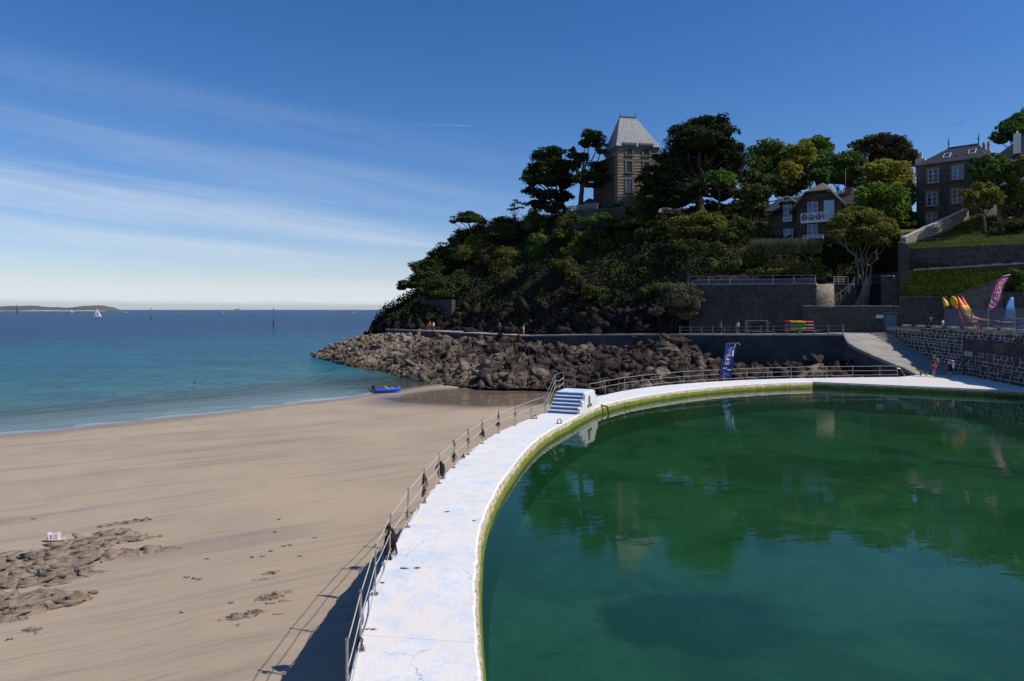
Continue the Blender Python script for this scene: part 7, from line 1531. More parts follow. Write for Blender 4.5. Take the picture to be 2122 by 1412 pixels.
def beacon(px, pyb, pyt, lab, mat, kind):
    Y = CAMH * FPX / (pyb - HY); H = (pyb - pyt) / FPX * Y; root = empty("channel_beacon", tuple(PZ(px, Y, 0)), lab, "beacon"); m = MB()
    if kind == 'tower':
        m.tube([(0, 0, -1), (0, 0, H * .08)], [4, 3.6], 10); m.build("base", M['beaconbase'], root); m = MB(); m.tube([(0, 0, H * .08), (0, 0, H * .66), (0, 0, H * .68), (0, 0, H * .72)], [2.6, 1.9, 2.5, 2.5], 10); m.build("tower", M[mat], root); m = MB(); m.tube([(0, 0, H * .72), (0, 0, H * .86), (0, 0, H)], [1.2, 1.2, .1], 8); m.build("lantern", M[mat], root)
    else:
        m.tube([(0, 0, -1), (0, 0, H * .16), (0, 0, H * .30)], [H * .06, H * .048, H * .04], 9); m.build("base", M['beaconbase'], root); m = MB(); m.tube([(0, 0, H * .28), (0, 0, H)], [H * .010, H * .006], 6); m.build("pole", M[mat], root)
        m = MB(); z = H * .88
        if kind == 'can': m.tube([(0, 0, z - .3), (0, 0, z + .6)], .42, 8)
        else: m.tube([(0, 0, z - .3), (0, 0, z + .8)], [.36, .04], 8)
        m.build("topmark", M[mat], root)
beacon(35.5, 648, 631, "green tower beacon standing in front of the island", 'beacongreen', 'tower'); beacon(313, 662.5, 638, "red pole beacon with a square topmark on a stone base", 'beaconred', 'can'); beacon(567, 675, 636.5, "tall green pole beacon with a thick dark base", 'beacongreen', 'cone')
def island(name, lab, pts, Y, dep, mat, beach=None, seed=1):
    """pts: skyline (px, height px) at distance Y"""
    k = Y / FPX; xs = np.linspace(pts[0][0], pts[-1][0], 90); hs = np.interp(xs, [p[0] for p in pts], [p[1] for p in pts]); nv = 14; V = []
    for i, (x, h) in enumerate(zip(xs, hs)):
        hh = h * k * (1 + .18 * vnoise(np.array([[i * .35, seed, 0]]), seed)[0])
        for j in range(nv): f = j / (nv - 1); pr = min(1, math.sin(math.pi * min(f * 1.2, 1) * .5) ** .6) if f < .84 else max(0, (1 - f) / .16); V.append(((x - CX) * k, Y + (f - .3) * dep, hh * pr - 1.0))
    V = np.array(V); V[:, 2] += 2.0 * vnoise(V * .02, seed) * (V[:, 2] > 3); o = np_mesh(name, V, grid_faces(90, nv), M[mat], None, True); o['kind'] = 'structure'; return o
island("island", "", [(-260, 0), (-200, 6), (-90, 9), (0, 10.5), (18, 12.0), (34, 9.5), (60, 8.5), (95, 8.2), (115, 6), (124, 3.5), (134, 8), (152, 11.2), (172, 11.8), (188, 9.5), (200, 5), (210, 1), (214, 0)], 4300, 420, 'island', seed=3)
island("island_beach", "", [(-60, 0), (-30, 1.8), (30, 1.0), (52, 2.2), (88, 2.6), (96, 1.2), (106, 2.4), (150, 2.2), (178, 2.8), (206, .8), (209, 0)], 4120, 120, 'islandsand', seed=8)
for pts, s, lab in (([(474, 0), (479, 2.5), (485, 4.2), (489, 3), (494, 0)], 1, "small rocky islet on the horizon left of the tall beacon"), ([(804, 0), (807, 5), (812, 7), (817, 5.5), (820, 0)], 2, "squat rock islet on the horizon just left of the headland"), ([(676, 0), (680, 2.2), (684, 3), (687, .8), (694, 2), (700, 2.8), (706, 1), (712, 2.6), (722, 2.2), (730, 1.2), (742, 2.4), (752, 2.2), (758, .6), (768, 0)], 3, "low broken chain of rocks on the horizon"), ([(352, 0), (356, 1.6), (361, 0)], 4, "tiny rock on the horizon right of the red beacon"), ([(374, 0), (377, 1.8), (381, 0)], 5, "tiny rock on the horizon midway between two beacons")):
    o = island("rock_islet", "", pts, 5200, 160, 'islet', seed=s + 20); del o['kind']; tag(o, lab, "islet")

# ------------------------------------------------------------------ banners
def cloth(name, L_, R_, mat, root, off=.0, wave=.06, rows=24, cols=6):
    """sheet between a left and a right edge polyline (world points), slightly billowed"""
    def rs(pl, f):
        pl = [Vector(p) for p in pl]; d = [0]
        for a, b in zip(pl[:-1], pl[1:]): d.append(d[-1] + (b - a).length)
        t = f * d[-1]
        for i in range(len(pl) - 1):
            if t <= d[i + 1] + 1e-9: return pl[i].lerp(pl[i + 1], (t - d[i]) / max(d[i + 1] - d[i], 1e-9))
        return pl[-1]
    def pos(u, v): a = rs(L_, u); b = rs(R_, u); p = a.lerp(b, v); p.y += wave * math.sin(u * 7 + v * 3) + wave * 1.5 * math.sin(v * math.pi); return p
    V = []; 
    for s in (0, .012):
        for i in range(rows + 1):
            for j in range(cols + 1): p = pos(i / rows, j / cols); V.append((p.x, p.y + s, p.z))
    n = (rows + 1) * (cols + 1); F = []
    for s in (0, 1):
        for i in range(rows):
            for j in range(cols): a = s * n + i * (cols + 1) + j; q = (a, a + 1, a + cols + 2, a + cols + 1); F.append(q if s == 0 else q[::-1])
    inv = Matrix.Translation(-root.location); o = np_mesh(name, [inv @ Vector(v) for v in V], F, M[mat], root, True); return o, pos
def text_on(root, pos, txt, u0, u1, v0, v1, mat, name="lettering", out=.025, rot=True, flip=False):
    """lettering running up the banner between u0..u1 (bottom to top) and across v0..v1"""
    cu = bpy.data.curves.new("lettering", 'FONT'); cu.body = txt; cu.size = 1.0; cu.resolution_u = 2; to = bpy.data.objects.new("lettering", cu); COL.objects.link(to)
    bpy.context.view_layer.update(); me = bpy.data.meshes.new_from_object(to.evaluated_get(bpy.context.evaluated_depsgraph_get())); bpy.data.objects.remove(to)
    bm = bmesh.new(); bm.from_mesh(me); bmesh.ops.triangulate(bm, faces=bm.faces); bmesh.ops.subdivide_edges(bm, edges=[e for e in bm.edges if e.calc_length() > .25], cuts=2, use_grid_fill=False); bmesh.ops.triangulate(bm, faces=bm.faces)
    xs = [v.co.x for v in bm.verts]; ys = [v.co.y for v in bm.verts]; x0, x1, y0, y1 = min(xs), max(xs), min(ys), max(ys); inv = Matrix.Translation(-root.location)
    for v in bm.verts:
        a = (v.co.x - x0) / (x1 - x0); b = (v.co.y - y0) / max(y1 - y0, 1e-6)
        p = pos(u0 + (u1 - u0) * a, v1 + (v0 - v1) * b) if rot else pos(u0 + (u1 - u0) * b, v0 + (v1 - v0) * a)
        p.y -= out; v.co = inv @ p
    bm.to_mesh(me); bm.free(); me.materials.clear(); me.materials.append(M[mat]); o = bpy.data.objects.new(name, me); COL.objects.link(o); o.parent = root; return o
def strip_on(root, pos, quads, mat, name, out=.025):
    m = MB(); inv = Matrix.Translation(-root.location)
    for uv in quads:
        ps = []
        for u, v in uv: p = pos(u, v); p.y -= out; ps.append(inv @ p)
        m.add(ps, [tuple(range(len(ps)))])
    return m.build(name, M[mat], root)
YF = 54.1
fb = empty("beach_banner", tuple(P(1503, 789, YF)), "leaning dark blue banner with white lettering tied to the far railing", "banner")
o, pos = cloth("banner_cloth", [P(1493.4, 780.5, YF), P(1497, 757, YF), P(1501, 735.4, YF), P(1504.7, 712.7, YF)], [P(1514, 782.5, YF), P(1518, 760, YF), P(1521.3, 739.5, YF), P(1528.8, 712.2, YF + .1)], 'flagblue', fb, wave=.05)
text_on(fb, pos, "EF", .37, .60, .22, .62, 'white'); text_on(fb, pos, "oile", .68, .90, .30, .68, 'paleblue')
strip_on(fb, pos, [[(.60, .02), (.655, .2), (.675, .45), (.655, .66), (.60, .80), (.585, .98), (.62, .60), (.635, .35)]], 'paleblue', "swoosh"); strip_on(fb, pos, [[(.655, .36), (.70, .30), (.74, .42), (.68, .55)]], 'redprint', "emblem"); strip_on(fb, pos, [[(.62, .80), (.80, .72), (.80, .86), (.62, .95)], [(.84, .76), (.98, .80), (.98, .88), (.84, .84)]], 'white', "side_stripe")
strip_on(fb, pos, [[(.24, .15), (.27, .15), (.27, .36), (.24, .36)], [(.22, .42), (.29, .42), (.29, .50), (.22, .50)], [(.20, .58), (.235, .58), (.235, .9), (.20, .9)]], 'white', "small_print"); strip_on(fb, pos, [[(.10, .3), (.115, .3), (.105, .8), (.09, .8)], [(.06, .25), (.072, .25), (.06, .85), (.05, .85)]], 'paleblue', "small_print")
inv = Matrix.Translation(-fb.location); m = MB(); m.tube([inv @ P(1499, 790, YF + .05), inv @ P(1505, 712, YF + .05), inv @ P(1529, 711, YF + .1), inv @ P(1534, 715, YF + .1)], .012, 6); m.build("pole", M['steel'], fb)
YP = 66.0
fp = empty("feather_flag", tuple(P(2047, 690, YP)), "tall magenta feather flag with white LOCATION lettering", "flag")
o, pos = cloth("flag_cloth", [P(2046.5, 643, YP), P(2049, 635, YP), P(2054, 619.5, YP), P(2060, 601.6, YP), P(2067.8, 581.8, YP), P(2078.8, 572.9, YP), P(2094.0, 570, YP)], [P(2047.5, 643, YP), P(2063.9, 637.3, YP), P(2070.8, 623.4, YP), P(2075.8, 607.6, YP), P(2081.7, 590.7, YP), P(2089.7, 578.8, YP), P(2094.6, 570.2, YP)], 'flagpink', fp, wave=.05)
text_on(fp, pos, "LOCATION", .36, .90, .32, .86, 'white')
strip_on(fp, pos, [[(.31, .10), (.335, .35), (.335, .6), (.31, .92), (.322, .6), (.322, .35)], [(.40, .10), (.6, .10), (.6, .14), (.40, .14)]], 'white', "printed_arc"); strip_on(fp, pos, [[(.20 + .0 * k, .15 + k * .15), (.26, .15 + k * .15), (.26, .23 + k * .15), (.20, .23 + k * .15)] for k in range(5)] + [[(.11, .2 + k * .18), (.16, .2 + k * .18), (.16, .3 + k * .18), (.11, .3 + k * .18)] for k in range(4)], 'white', "small_print")
inv = Matrix.Translation(-fp.location); m = MB(); m.tube([inv @ P(q[0], q[1], YP + .06) for q in ((2048, 700), (2048, 640), (2056, 612), (2066, 584), (2078, 572.5), (2094, 569.5))], .028, 6); m.build("pole", M['steel'], fp)

# ------------------------------------------------------------------ kayaks, racks, boards
def kayak(lab, c, L, rot, mats, name="kayak", wid=.38, hgt=.34, group=None, sit=True):
    root = empty(name, tuple(c), lab, "kayak", group); root.rotation_euler = rot; m = MB(); secs = []; n = 14
    for i in range(n + 1):
        f = i / n; x = -L / 2 + L * f; e = max(.10, (1 - abs(2 * f - 1) ** 2.6)); w = wid * e; rk = .10 * abs(2 * f - 1) ** 3; h = hgt * (.55 + .45 * e)
        secs.append([(x, -w, h * .62 + rk), (x, -w * .82, h * .16 + rk), (x, -w * .35, rk), (x, w * .35, rk), (x, w * .82, h * .16 + rk), (x, w, h * .62 + rk), (x, w * .8, h * .92 + rk), (x, 0, h * (1.0 - .18 * e) + rk), (x, -w * .8, h * .92 + rk)])
    k = len(mats); loft_hull(m, secs, 0, lambda i, j: mats and (0 if i < 3 else (1 if i < 10 else 2)) if k >= 3 else 0); m.build("hull", [M[q] for q in mats[:3]], root, True)
    if sit:
        m = MB()
        for x in (-.25, .75): m.box((x, 0, hgt * .92), (.55, wid * 1.1, .05), taper=.9); m.bar((x - .25, 0, hgt * .9), (x - .36, 0, hgt * 1.45), wid, .05, up=Vector((1, 0, 0)))
        m.build("seat", M[mats[3] if k > 3 else 'black'], root)
    m = MB()
    for s in (-1, 1): m.tube([(s * L * .46, -.05, hgt * .8), (s * L * .485, 0, hgt * .95), (s * L * .46, .05, hgt * .8)], .015, 5)
    m.build("handle", M['black'], root); return root
pk = prom_at(1655, 2.8); an = math.atan2(PF[1][1] - PF[0][1], PF[1][0] - PF[0][0]) + math.pi
trl = empty("kayak_trailer", tuple(pk), "low boat trailer carrying three stacked kayaks on the promenade", "trailer", None, R(-14)); m = MB()
for y in (-.45, .45): m.bar((-1.7, y, .42), (1.5, y, .42), .07)
for x in (-1.1, 0, 1.1): m.bar((x, -.5, .46), (x, .5, .46), .07)
m.bar((1.5, -.45, .42), (2.5, 0, .40), .06); m.bar((1.5, .45, .42), (2.5, 0, .40), .06); m.bar((2.35, 0, .40), (2.35, 0, .05), .05); m.build("frame", M['steel'], trl)
for y in (-.6, .6):
    m = MB(); m.tube([(0, y - .07, .27), (0, y + .07, .27)], .27, 12); w = m.build("wheel", M['black'], trl); m = MB(); m.tube([(0, y - .075, .27), (0, y + .075, .27)], .13, 10); m.build("rim", M['steel'], w)
rz = R(-14)
kayak("red and yellow sit on top kayak, uppermost of the trailer stack", pk + Vector((0, -.0, 1.32)), 3.5, (R(4), R(1.5), rz), ['red', 'yellow', 'red', 'black'], wid=.42); kayak("green and teal kayak in the middle of the trailer stack", pk + Vector((0, 0, .90)), 3.5, (0, R(1), rz), ['boatteal', 'green', 'boatteal', 'black'], wid=.42, hgt=.36, sit=False); kayak("lime and red kayak at the bottom of the trailer stack", pk + Vector((0, 0, .49)), 3.45, (0, 0, rz), ['red', 'lime', 'red', 'black'], wid=.42, hgt=.36, sit=False)
pr = prom_at(1568, 2.6); rk = empty("empty_boat_rack", tuple(pr), "empty metal boat rack on wheels standing on the promenade", "boat rack", None, R(-10)); m = MB()
for x in (-1.3, 1.3):
    for y in (-.45, .45): m.bar((x, y, .35), (x, y, 1.75), .05)
    m.bar((x, -.45, 1.74), (x, .45, 1.74), .05); m.bar((x, -.45, 1.0), (x + .35, -.45, 1.0), .05); m.bar((x, -.45, 1.4), (x + .35, -.45, 1.4), .05)
for y in (-.45, .45): m.bar((-1.3, y, 1.74), (1.3, y, 1.70), .05); m.bar((-1.5, y, .38), (1.6, y, .34), .06)
m.bar((1.6, 0, .34), (2.2, 0, .3), .06); m.build("frame", M['steel'], rk)
for x in (-.7, .8):
    m = MB(); m.tube([(x, -.62, .2), (x, -.5, .2)], .2, 10); m.tube([(x, .5, .2), (x, .62, .2)], .2, 10); m.build("wheel", M['black'], rk)
# upright kayaks on the hire terrace: aim each from its foot to its tip
def upright(lab, tip, foot, mats, wid=.36, roll=0.0):
    tip = Vector(tip); foot = Vector(foot); d = tip - foot; L = d.length; c = (tip + foot) / 2; q = d.to_track_quat('X', 'Y'); e = (q.to_matrix() @ Matrix.Rotation(roll, 3, 'X')).to_euler(); return kayak(lab, c, L, e, mats, wid=wid, sit=False)
upright("upright kayak with yellow tip and black and red hull, leftmost of the four", P(1955.5, 615, 71.2), P(1989, 683, 69.6), ['red', 'black', 'yellow'], .36, R(60)); upright("upright yellow and black kayak, second of the four", P(1974.5, 612, 71.0), P(2006, 683, 69.4), ['red', 'red', 'black'], .40, R(120)); upright("upright yellow kayak with an orange edge, third of the four", P(1987, 613, 70.8), P(2026, 683, 69.2), ['yellow', 'yellow', 'orange'], .42, R(80)); upright("upright orange and yellow kayak, rightmost of the four", P(1995, 612, 71.3), P(2034, 683, 69.6), ['orange', 'yellow', 'red'], .34, R(100))
upright("short upright yellow kayak nose between the two black kayaks", P(1978, 613, 70.0), P(1984, 636, 70.0), ['yellow', 'yellow', 'yellow'], .42, R(90))
def board(lab, a, b, w, th, mats, name="paddle_board", up=Vector((0, -.3, 1))):
    a = Vector(a); b = Vector(b); c = (a + b) / 2; d = (b - a); L = d.length; d.normalize(); r = d.cross(up).normalized(); u = r.cross(d); root = empty(name, tuple(c), lab, "board"); m = MB(); n = 12; secs = []
    for i in range(n + 1):
        f = i / n; e = max(.12, (1 - abs(2 * f - 1) ** 2.4)) ** .7; p = d * (f - .5) * L + u * (.12 * (2 * f - 1) ** 4); secs.append([tuple(p + r * w / 2 * e * sx + u * th * sz * .5) for sx, sz in ((-1, 0), (-.8, -1), (.8, -1), (1, 0), (.8, 1), (-.8, 1))])
    loft_hull(m, secs, 0, lambda i, j: 0 if i < n * .55 else 1); m.build("hull", [M[q] for q in mats], root, True); m = MB(); p = d * (-.42) * L - u * (.1); m.bar(p, p - u * .14 + d * -.05, .1, .02, up=d); m.build("fin", M['black'], root)
board("white and orange paddle board lying flat on the terrace rack", P(1997, 652.5, 67.8), P(2050, 666.5, 67.2), .7, .13, ('white', 'orange'))
board("bright blue board standing upright behind the mesh fence", P(2087, 690, 70.2), P(2096, 617, 70.8), 1.25, .12, ('boatcyan', 'boatcyan'), up=Vector((.3, -1, .1)))
rk2 = empty("board_rack", tuple(PZ(2024, 68.0, 7.0)), "dark metal rack holding boards on the hire terrace", "rack"); m = MB()
for x in (-1.3, 1.3):
    for y in (-.3, .3): m.bar((x, y, 0), (x, y, 1.75), .06)
for z in (.5, 1.1, 1.62): m.bar((-1.3, -.3, z), (1.3, -.3, z), .05); m.bar((-1.3, .3, z), (1.3, .3, z), .05)
m.build("frame", M['black'], rk2)
for k, (z, mm) in enumerate(((.55, 'red'), (1.16, 'black'))): board(("dark red board on the lowest shelf of the terrace rack", "black board on the middle shelf of the terrace rack")[k], PZ(2024 - 34, 68.0, 7.0 + z + .07), PZ(2024 + 30, 68.0, 7.0 + z + .05), .55, .1, (mm, mm))
labs = ["topmost pale board", "second pale board down", "third pale board down", "middle pale board", "lower pale board", "lowest pale board"]
for k in range(6):
    z = 7.35 + k * .26; board(labs[5 - k] + " of the stack behind the mesh fence", PZ(2055 + (k * 7) % 12, 69.0, z), PZ(2120 + (k * 5) % 14, 68.6, z + .03), .62, .10, ('panelgrey' if k % 2 else 'white', 'panelgrey' if k % 2 else 'boatblue'))
mf = empty("mesh_fence", tuple(PZ(1958, 66.5, 7.0)), "tall blue grey mesh fence along the boat hire terrace", "fence"); inv = Matrix.Translation(-mf.location); pxs = [1958, 1986, 2014, 2048, 2075, 2103, 2135, 2170]; Ys = lambda px: 66.5 - (px - 1958) * .018; zt = 9.75
for i, px in enumerate(pxs):
    m = MB(); q = PZ(px, Ys(px), 7.0); m.tube([inv @ q, inv @ Vector((q.x, q.y, zt))], .045, 6); m.build("post", M['steel'] if i in (3, 5) else M['panelgrey'], mf)
for i in range(len(pxs) - 1):
    a = inv @ PZ(pxs[i] + .9, Ys(pxs[i]), 7.05); b = inv @ PZ(pxs[i + 1] - .9, Ys(pxs[i + 1]), 7.05); m = MB(); m.bar(a + Vector((0, 0, 1.3)), b + Vector((0, 0, 1.3)), .015, 2.6); m.build("mesh_panel", M['panelgrey'] if i == 0 else M['meshgrey'], mf)
m = MB(); m.bar(inv @ PZ(1958, Ys(1958), zt), inv @ PZ(2170, Ys(2170), zt), .06); m.build("top_rail", M['panelgrey'], mf)

# ------------------------------------------------------------------ people
def person(c, face, lab, H=1.72, top='clothwhite', bottom='navy', hair='hair', pose=None, skirt=False, hat=None, shirt=True, sit=False, bottom_len=.5, sleeves=.5):
    """one continuous skinned body; clothing and hair are its parts. face: heading (rad), 0 = towards +X"""
    pose = pose or {}; root = empty("person", tuple(c), lab, "person", None, face); s = H / 1.75
    hipz = .93; J = {}
    lean = pose.get('lean', 0.0); J['pelvis'] = Vector((0, 0, hipz)); up = Vector((math.sin(lean), 0, math.cos(lean)))
    if sit: J['pelvis'] = Vector((0, 0, .22))
    J['waist'] = J['pelvis'] + up * .14; J['chest'] = J['pelvis'] + up * .38; J['neck'] = J['pelvis'] + up * .56; hd = Vector((math.sin(lean * 1.3), 0, math.cos(lean * 1.3))); J['head'] = J['neck'] + hd * .15 + Vector((.02, 0, 0)); J['crown'] = J['head'] + hd * .12
    for k, sg in (('l', 1), ('r', -1)):
        J['sh' + k] = J['neck'] - up * .07 + Vector((0, sg * .18, 0)); a1, a2, ab = pose.get('arm' + k, (.1, .25, .12)); d1 = Vector((math.sin(a1), sg * ab, -math.cos(a1))).normalized(); d2 = Vector((math.sin(a2), sg * ab * .3, -math.cos(a2))).normalized()
        J['el' + k] = J['sh' + k] + d1 * .29; J['wr' + k] = J['el' + k] + d2 * .25; J['ha' + k] = J['wr' + k] + d2 * .10; J['fi' + k] = J['ha' + k] + d2 * .07 + Vector((.02, 0, 0))
        J['hip' + k] = J['pelvis'] + Vector((0, sg * .09, -.05)); l1, l2 = pose.get('leg' + k, (.05 * sg, .0)); e1 = Vector((math.sin(l1), sg * .02, -math.cos(l1))); e2 = Vector((math.sin(l2), 0, -math.cos(l2)))
        J['kn' + k] = J['hip' + k] + e1 * .42; J['an' + k] = J['kn' + k] + e2 * .40; J['he' + k] = J['an' + k] + Vector((-.03, 0, -.04)); J['to' + k] = J['an' + k] + Vector((.17, 0, -.045))
    zmin = min(J['to' + k].z for k in 'lr') - .03
    for q in J.values(): q.z -= zmin
    E = [('pelvis', 'waist'), ('waist', 'chest'), ('chest', 'neck'), ('neck', 'head'), ('head', 'crown')]
    for k in 'lr': E += [('chest', 'sh' + k), ('sh' + k, 'el' + k), ('el' + k, 'wr' + k), ('wr' + k, 'ha' + k), ('ha' + k, 'fi' + k), ('pelvis', 'hip' + k), ('hip' + k, 'kn' + k), ('kn' + k, 'an' + k), ('an' + k, 'to' + k)]
    rad = dict(pelvis=.135, waist=.12, chest=.145, neck=.055, head=.098, crown=.085, sh=.06, el=.042, wr=.032, ha=.04, fi=.02, hip=.095, kn=.06, an=.04, to=.035)
    def skin(nm, keys, edges, mat, grow=0.0, cut=None):
        idx = {k: i for i, k in enumerate(keys)}; me = bpy.data.meshes.new(nm); me.from_pydata([tuple(J2[k]) for k in keys], [(idx[a], idx[b]) for a, b in edges], []); o = bpy.data.objects.new(nm, me); COL.objects.link(o); md = o.modifiers.new("skin", 'SKIN')
        for i, k in enumerate(keys):
            b = k if k in rad else k[:-1]; r = rad.get(b, radx.get(k, .05)) + grow; ry = r * (.68 if b in ('pelvis', 'waist', 'chest') else 1); me.skin_vertices[0].data[i].radius = (r, ry if b in ('pelvis', 'waist', 'chest') else r)
        me.skin_vertices[0].data[0].use_root = True; ss = o.modifiers.new("sub", 'SUBSURF'); ss.levels = 1; ss.render_levels = 1
        bpy.context.view_layer.update(); m2 = bpy.data.meshes.new_from_object(o.evaluated_get(bpy.context.evaluated_depsgraph_get())); bpy.data.objects.remove(o); m2.name = nm; m2.materials.clear(); m2.materials.append(M[mat])
        for p in m2.polygons: p.use_smooth = True
        o = bpy.data.objects.new(nm, m2); COL.objects.link(o); o.parent = root; o.scale = (s, s, s); return o
    J2 = dict(J); radx = {}
    skin("body", ['pelvis'] + [k for k in J if k != 'pelvis' and not k.startswith('he') or k == 'head'], E, 'skin')
    if shirt:
        for k in 'lr': J2['sl' + k] = J['sh' + k].lerp(J['el' + k], sleeves); radx['sl' + k] = .05
        J2['hem'] = J['pelvis'] - Vector((0, 0, .02)); radx['hem'] = .135
        skin("shirt", ['waist', 'chest', 'hem', 'yoke', 'shl', 'shr', 'sll', 'slr'], [('waist', 'hem'), ('waist', 'chest'), ('chest', 'yoke'), ('chest', 'shl'), ('chest', 'shr'), ('shl', 'sll'), ('shr', 'slr')], top, .022) if not J2.update(yoke=J['chest'].lerp(J['neck'], .75)) and not radx.update(yoke=.06) else None
    if skirt:
        m = MB(); z0 = J['waist'].z; z1 = J['pelvis'].z - .42; m.tube([(J['waist'].x, 0, z0), (J['pelvis'].x, 0, J['pelvis'].z - .05), (J['pelvis'].x + .02, 0, z1)], [.15, .19, .25], 12); o = m.build("skirt", M[bottom], root, True); o.scale = (s, s, s)
    else:
        for k in 'lr': J2['cu' + k] = J['hip' + k].lerp(J['kn' + k], min(1, bottom_len * 2)) if bottom_len <= .5 else J['kn' + k].lerp(J['an' + k], (bottom_len - .5) * 2); radx['cu' + k] = .085 if bottom_len <= .5 else .06
        keys = ['pelvis', 'band', 'hipl', 'hipr']; J2['band'] = J['pelvis'].lerp(J['waist'], .6); radx['band'] = .125; ed = [('pelvis', 'band'), ('pelvis', 'hipl'), ('pelvis', 'hipr')]
        for k in 'lr':
            if bottom_len > .5: keys += ['kn' + k, 'cu' + k]; ed += [('hip' + k, 'kn' + k), ('kn' + k, 'cu' + k)]
            else: keys += ['cu' + k]; ed += [('hip' + k, 'cu' + k)]
        skin("trousers" if bottom_len > .6 else "shorts", keys, ed, bottom, .024)
    m = MB(); h = J['head'] + Vector((-.02, 0, .055)); m.ball(tuple(h), (.115, .105, .115), 10, 7)
    if hat: m.tube([tuple(h + Vector((.01, 0, .01))), tuple(h + Vector((.01, 0, .03)))], [.20, .19], 12)
    o = m.build("hat" if hat else "hair", M[hat or hair], root, True); o.scale = (s, s, s)
    m = MB(); f = J['head'] + Vector((.095, 0, .0)); m.ball(tuple(f), (.022, .016, .025), 6, 4); o = m.build("nose", M['skin'], root, True); o.scale = (s, s, s)
    return root, J, s
def extra(root, s, m, name, mat): o = m.build(name, M[mat], root, True); o.scale = (s, s, s); return o
W180 = math.pi
# couple at the foot of the ramp
r, J, s = person((36.0, 58.1, ZW), R(185), "man in a black top and red shorts stepping forward at the foot of the ramp", 1.78, 'clothblack', 'clothred', 'hairfair', dict(lean=.10, arml=(.15, .9, .05), armr=(.1, .8, .05), legl=(.55, .1), legr=(-.05, -.1)), bottom_len=.45)
m = MB(); b = J['chest'] + Vector((-.24, 0, -.04)); m.ball(tuple(b), (.13, .17, .25), 10, 7); extra(r, s, m, "backpack", 'pinkbag')
r, J, s = person((36.75, 57.3, ZW), R(200), "woman in a navy dress with a pale towel over her shoulder below the ramp", 1.70, 'navy', 'navy', 'hair', dict(arml=(.25, 1.9, .05), armr=(.1, .3, .06), legl=(.04, 0), legr=(-.05, -.03)), skirt=True, hat='clothblack', sleeves=.25)
m = MB(); q = J['shl']; m.tube([tuple(q + Vector((.06, .02, .06))), tuple(q + Vector((-.10, .04, -.02))), tuple(q + Vector((-.16, .05, -.3))), tuple(q + Vector((-.12, .05, -.62)))], [.05, .09, .13, .09], 8); extra(r, s, m, "towel", 'clothwhite')
def dog(c, face, lab, mat, s=1.0):
    root = empty("dog", tuple(c), lab, "dog", None, face); m = MB()
    secs = []
    for x, w, z, h in ((-.30, .05, .40, .05), (-.26, .09, .39, .09), (-.10, .085, .38, .085), (.08, .105, .37, .12), (.22, .10, .40, .12), (.32, .06, .48, .07), (.38, .055, .55, .06), (.45, .065, .58, .065), (.52, .045, .56, .04), (.60, .03, .55, .028)): secs.append([(x, w * math.cos(a), z + h * math.sin(a)) for a in np.linspace(0, 6.28, 9)[:-1]])
    loft_hull(m, secs)
    for y in (-.07, .07):
        m.tube([(.2, y, .38), (.2, y, .2), (.22, y, .17), (.22, y, .02), (.26, y, .012)], [.05, .035, .028, .02, .022], 6); m.tube([(-.23, y, .38), (-.18, y, .24), (-.29, y, .14), (-.27, y, .02), (-.23, y, .012)], [.07, .05, .028, .02, .022], 6); m.tube([(.42, y * .6, .62), (.40, y * .9, .70)], [.035, .008], 5)
    m.tube([(-.3, 0, .42), (-.42, 0, .5), (-.46, 0, .6)], [.03, .02, .01], 6); o = m.build("body", M[mat], root, True); root.scale = (s, s, s); return root
dog((35.05, 58.2, ZW), R(170), "small tabby coloured dog standing at the feet of the man in red shorts", 'fur', .95)
# promenade strollers
q = prom_at(1494, 1.3); person(q, R(-150), "person in dark clothes walking a black dog behind the promenade rail", 1.72, 'clothblack', 'clothblack', 'hair', dict(arml=(.3, .9, .1), armr=(-.2, .1, .1), legl=(.3, .05), legr=(-.2, -.35)), bottom_len=.9)
q2 = prom_at(1508, 1.2); dog(q2, R(-140), "black dog on the promenade beside the person in dark clothes", 'clothblack', 1.05)
q = prom_at(1529, 1.4); person(q, R(-120), "woman in a white top and maroon skirt walking behind the promenade rail", 1.68, 'clothwhite', 'maroon', 'hair', dict(arml=(.2, 1.2, .1), armr=(-.1, .2, .1), legl=(.2, .0), legr=(-.15, -.3)), skirt=True)
# people on the hire terrace
person((43.9, 71.5, 7.0), R(-110), "person in a white cap and navy jacket behind the stone wall parapet", 1.74, 'navy', 'navy', 'hair', dict(arml=(.3, 1.0, .1)), hat='clothwhite', bottom_len=.9, sleeves=.95)
person((44.2, 69.9, 7.0), R(-70), "person in a white shirt with a dark bag behind the stone wall parapet", 1.7, 'clothwhite', 'clothblack', 'hair', dict(armr=(.4, 1.6, .1)), bottom_len=.9)
# headland path
q = prom_at(890.5, 1.6); person(q, R(-80), "person in a red top on the headland path", 1.72, 'clothred', 'navy', 'hairfair', dict(legl=(.2, 0), legr=(-.2, -.3)), bottom_len=.45)
q = prom_at(898.5, 1.4); person(q, R(-60), "person in a white top beside the one in red on the headland path", 1.66, 'clothwhite', 'navy', 'hairfair', dict(legl=(.25, .1), legr=(-.2, -.3)), bottom_len=.45)
q = prom_at(1085, 1.5); person(q, R(180), "lone walker in a white top and pink shorts on the headland path", 1.74, 'clothwhite', 'pinkbag', 'hairfair', dict(arml=(.8, 1.6, .15), legl=(.2, 0), legr=(-.2, -.25)), bottom_len=.4)
q = P(1035, 684, 118.0); person(q, R(-90), "person in dark clothes sitting on a rock beside the headland path", 1.7, 'navy', 'clothblack', 'hair', dict(legl=(1.4, .2), legr=(1.3, .0)), bottom_len=.9)
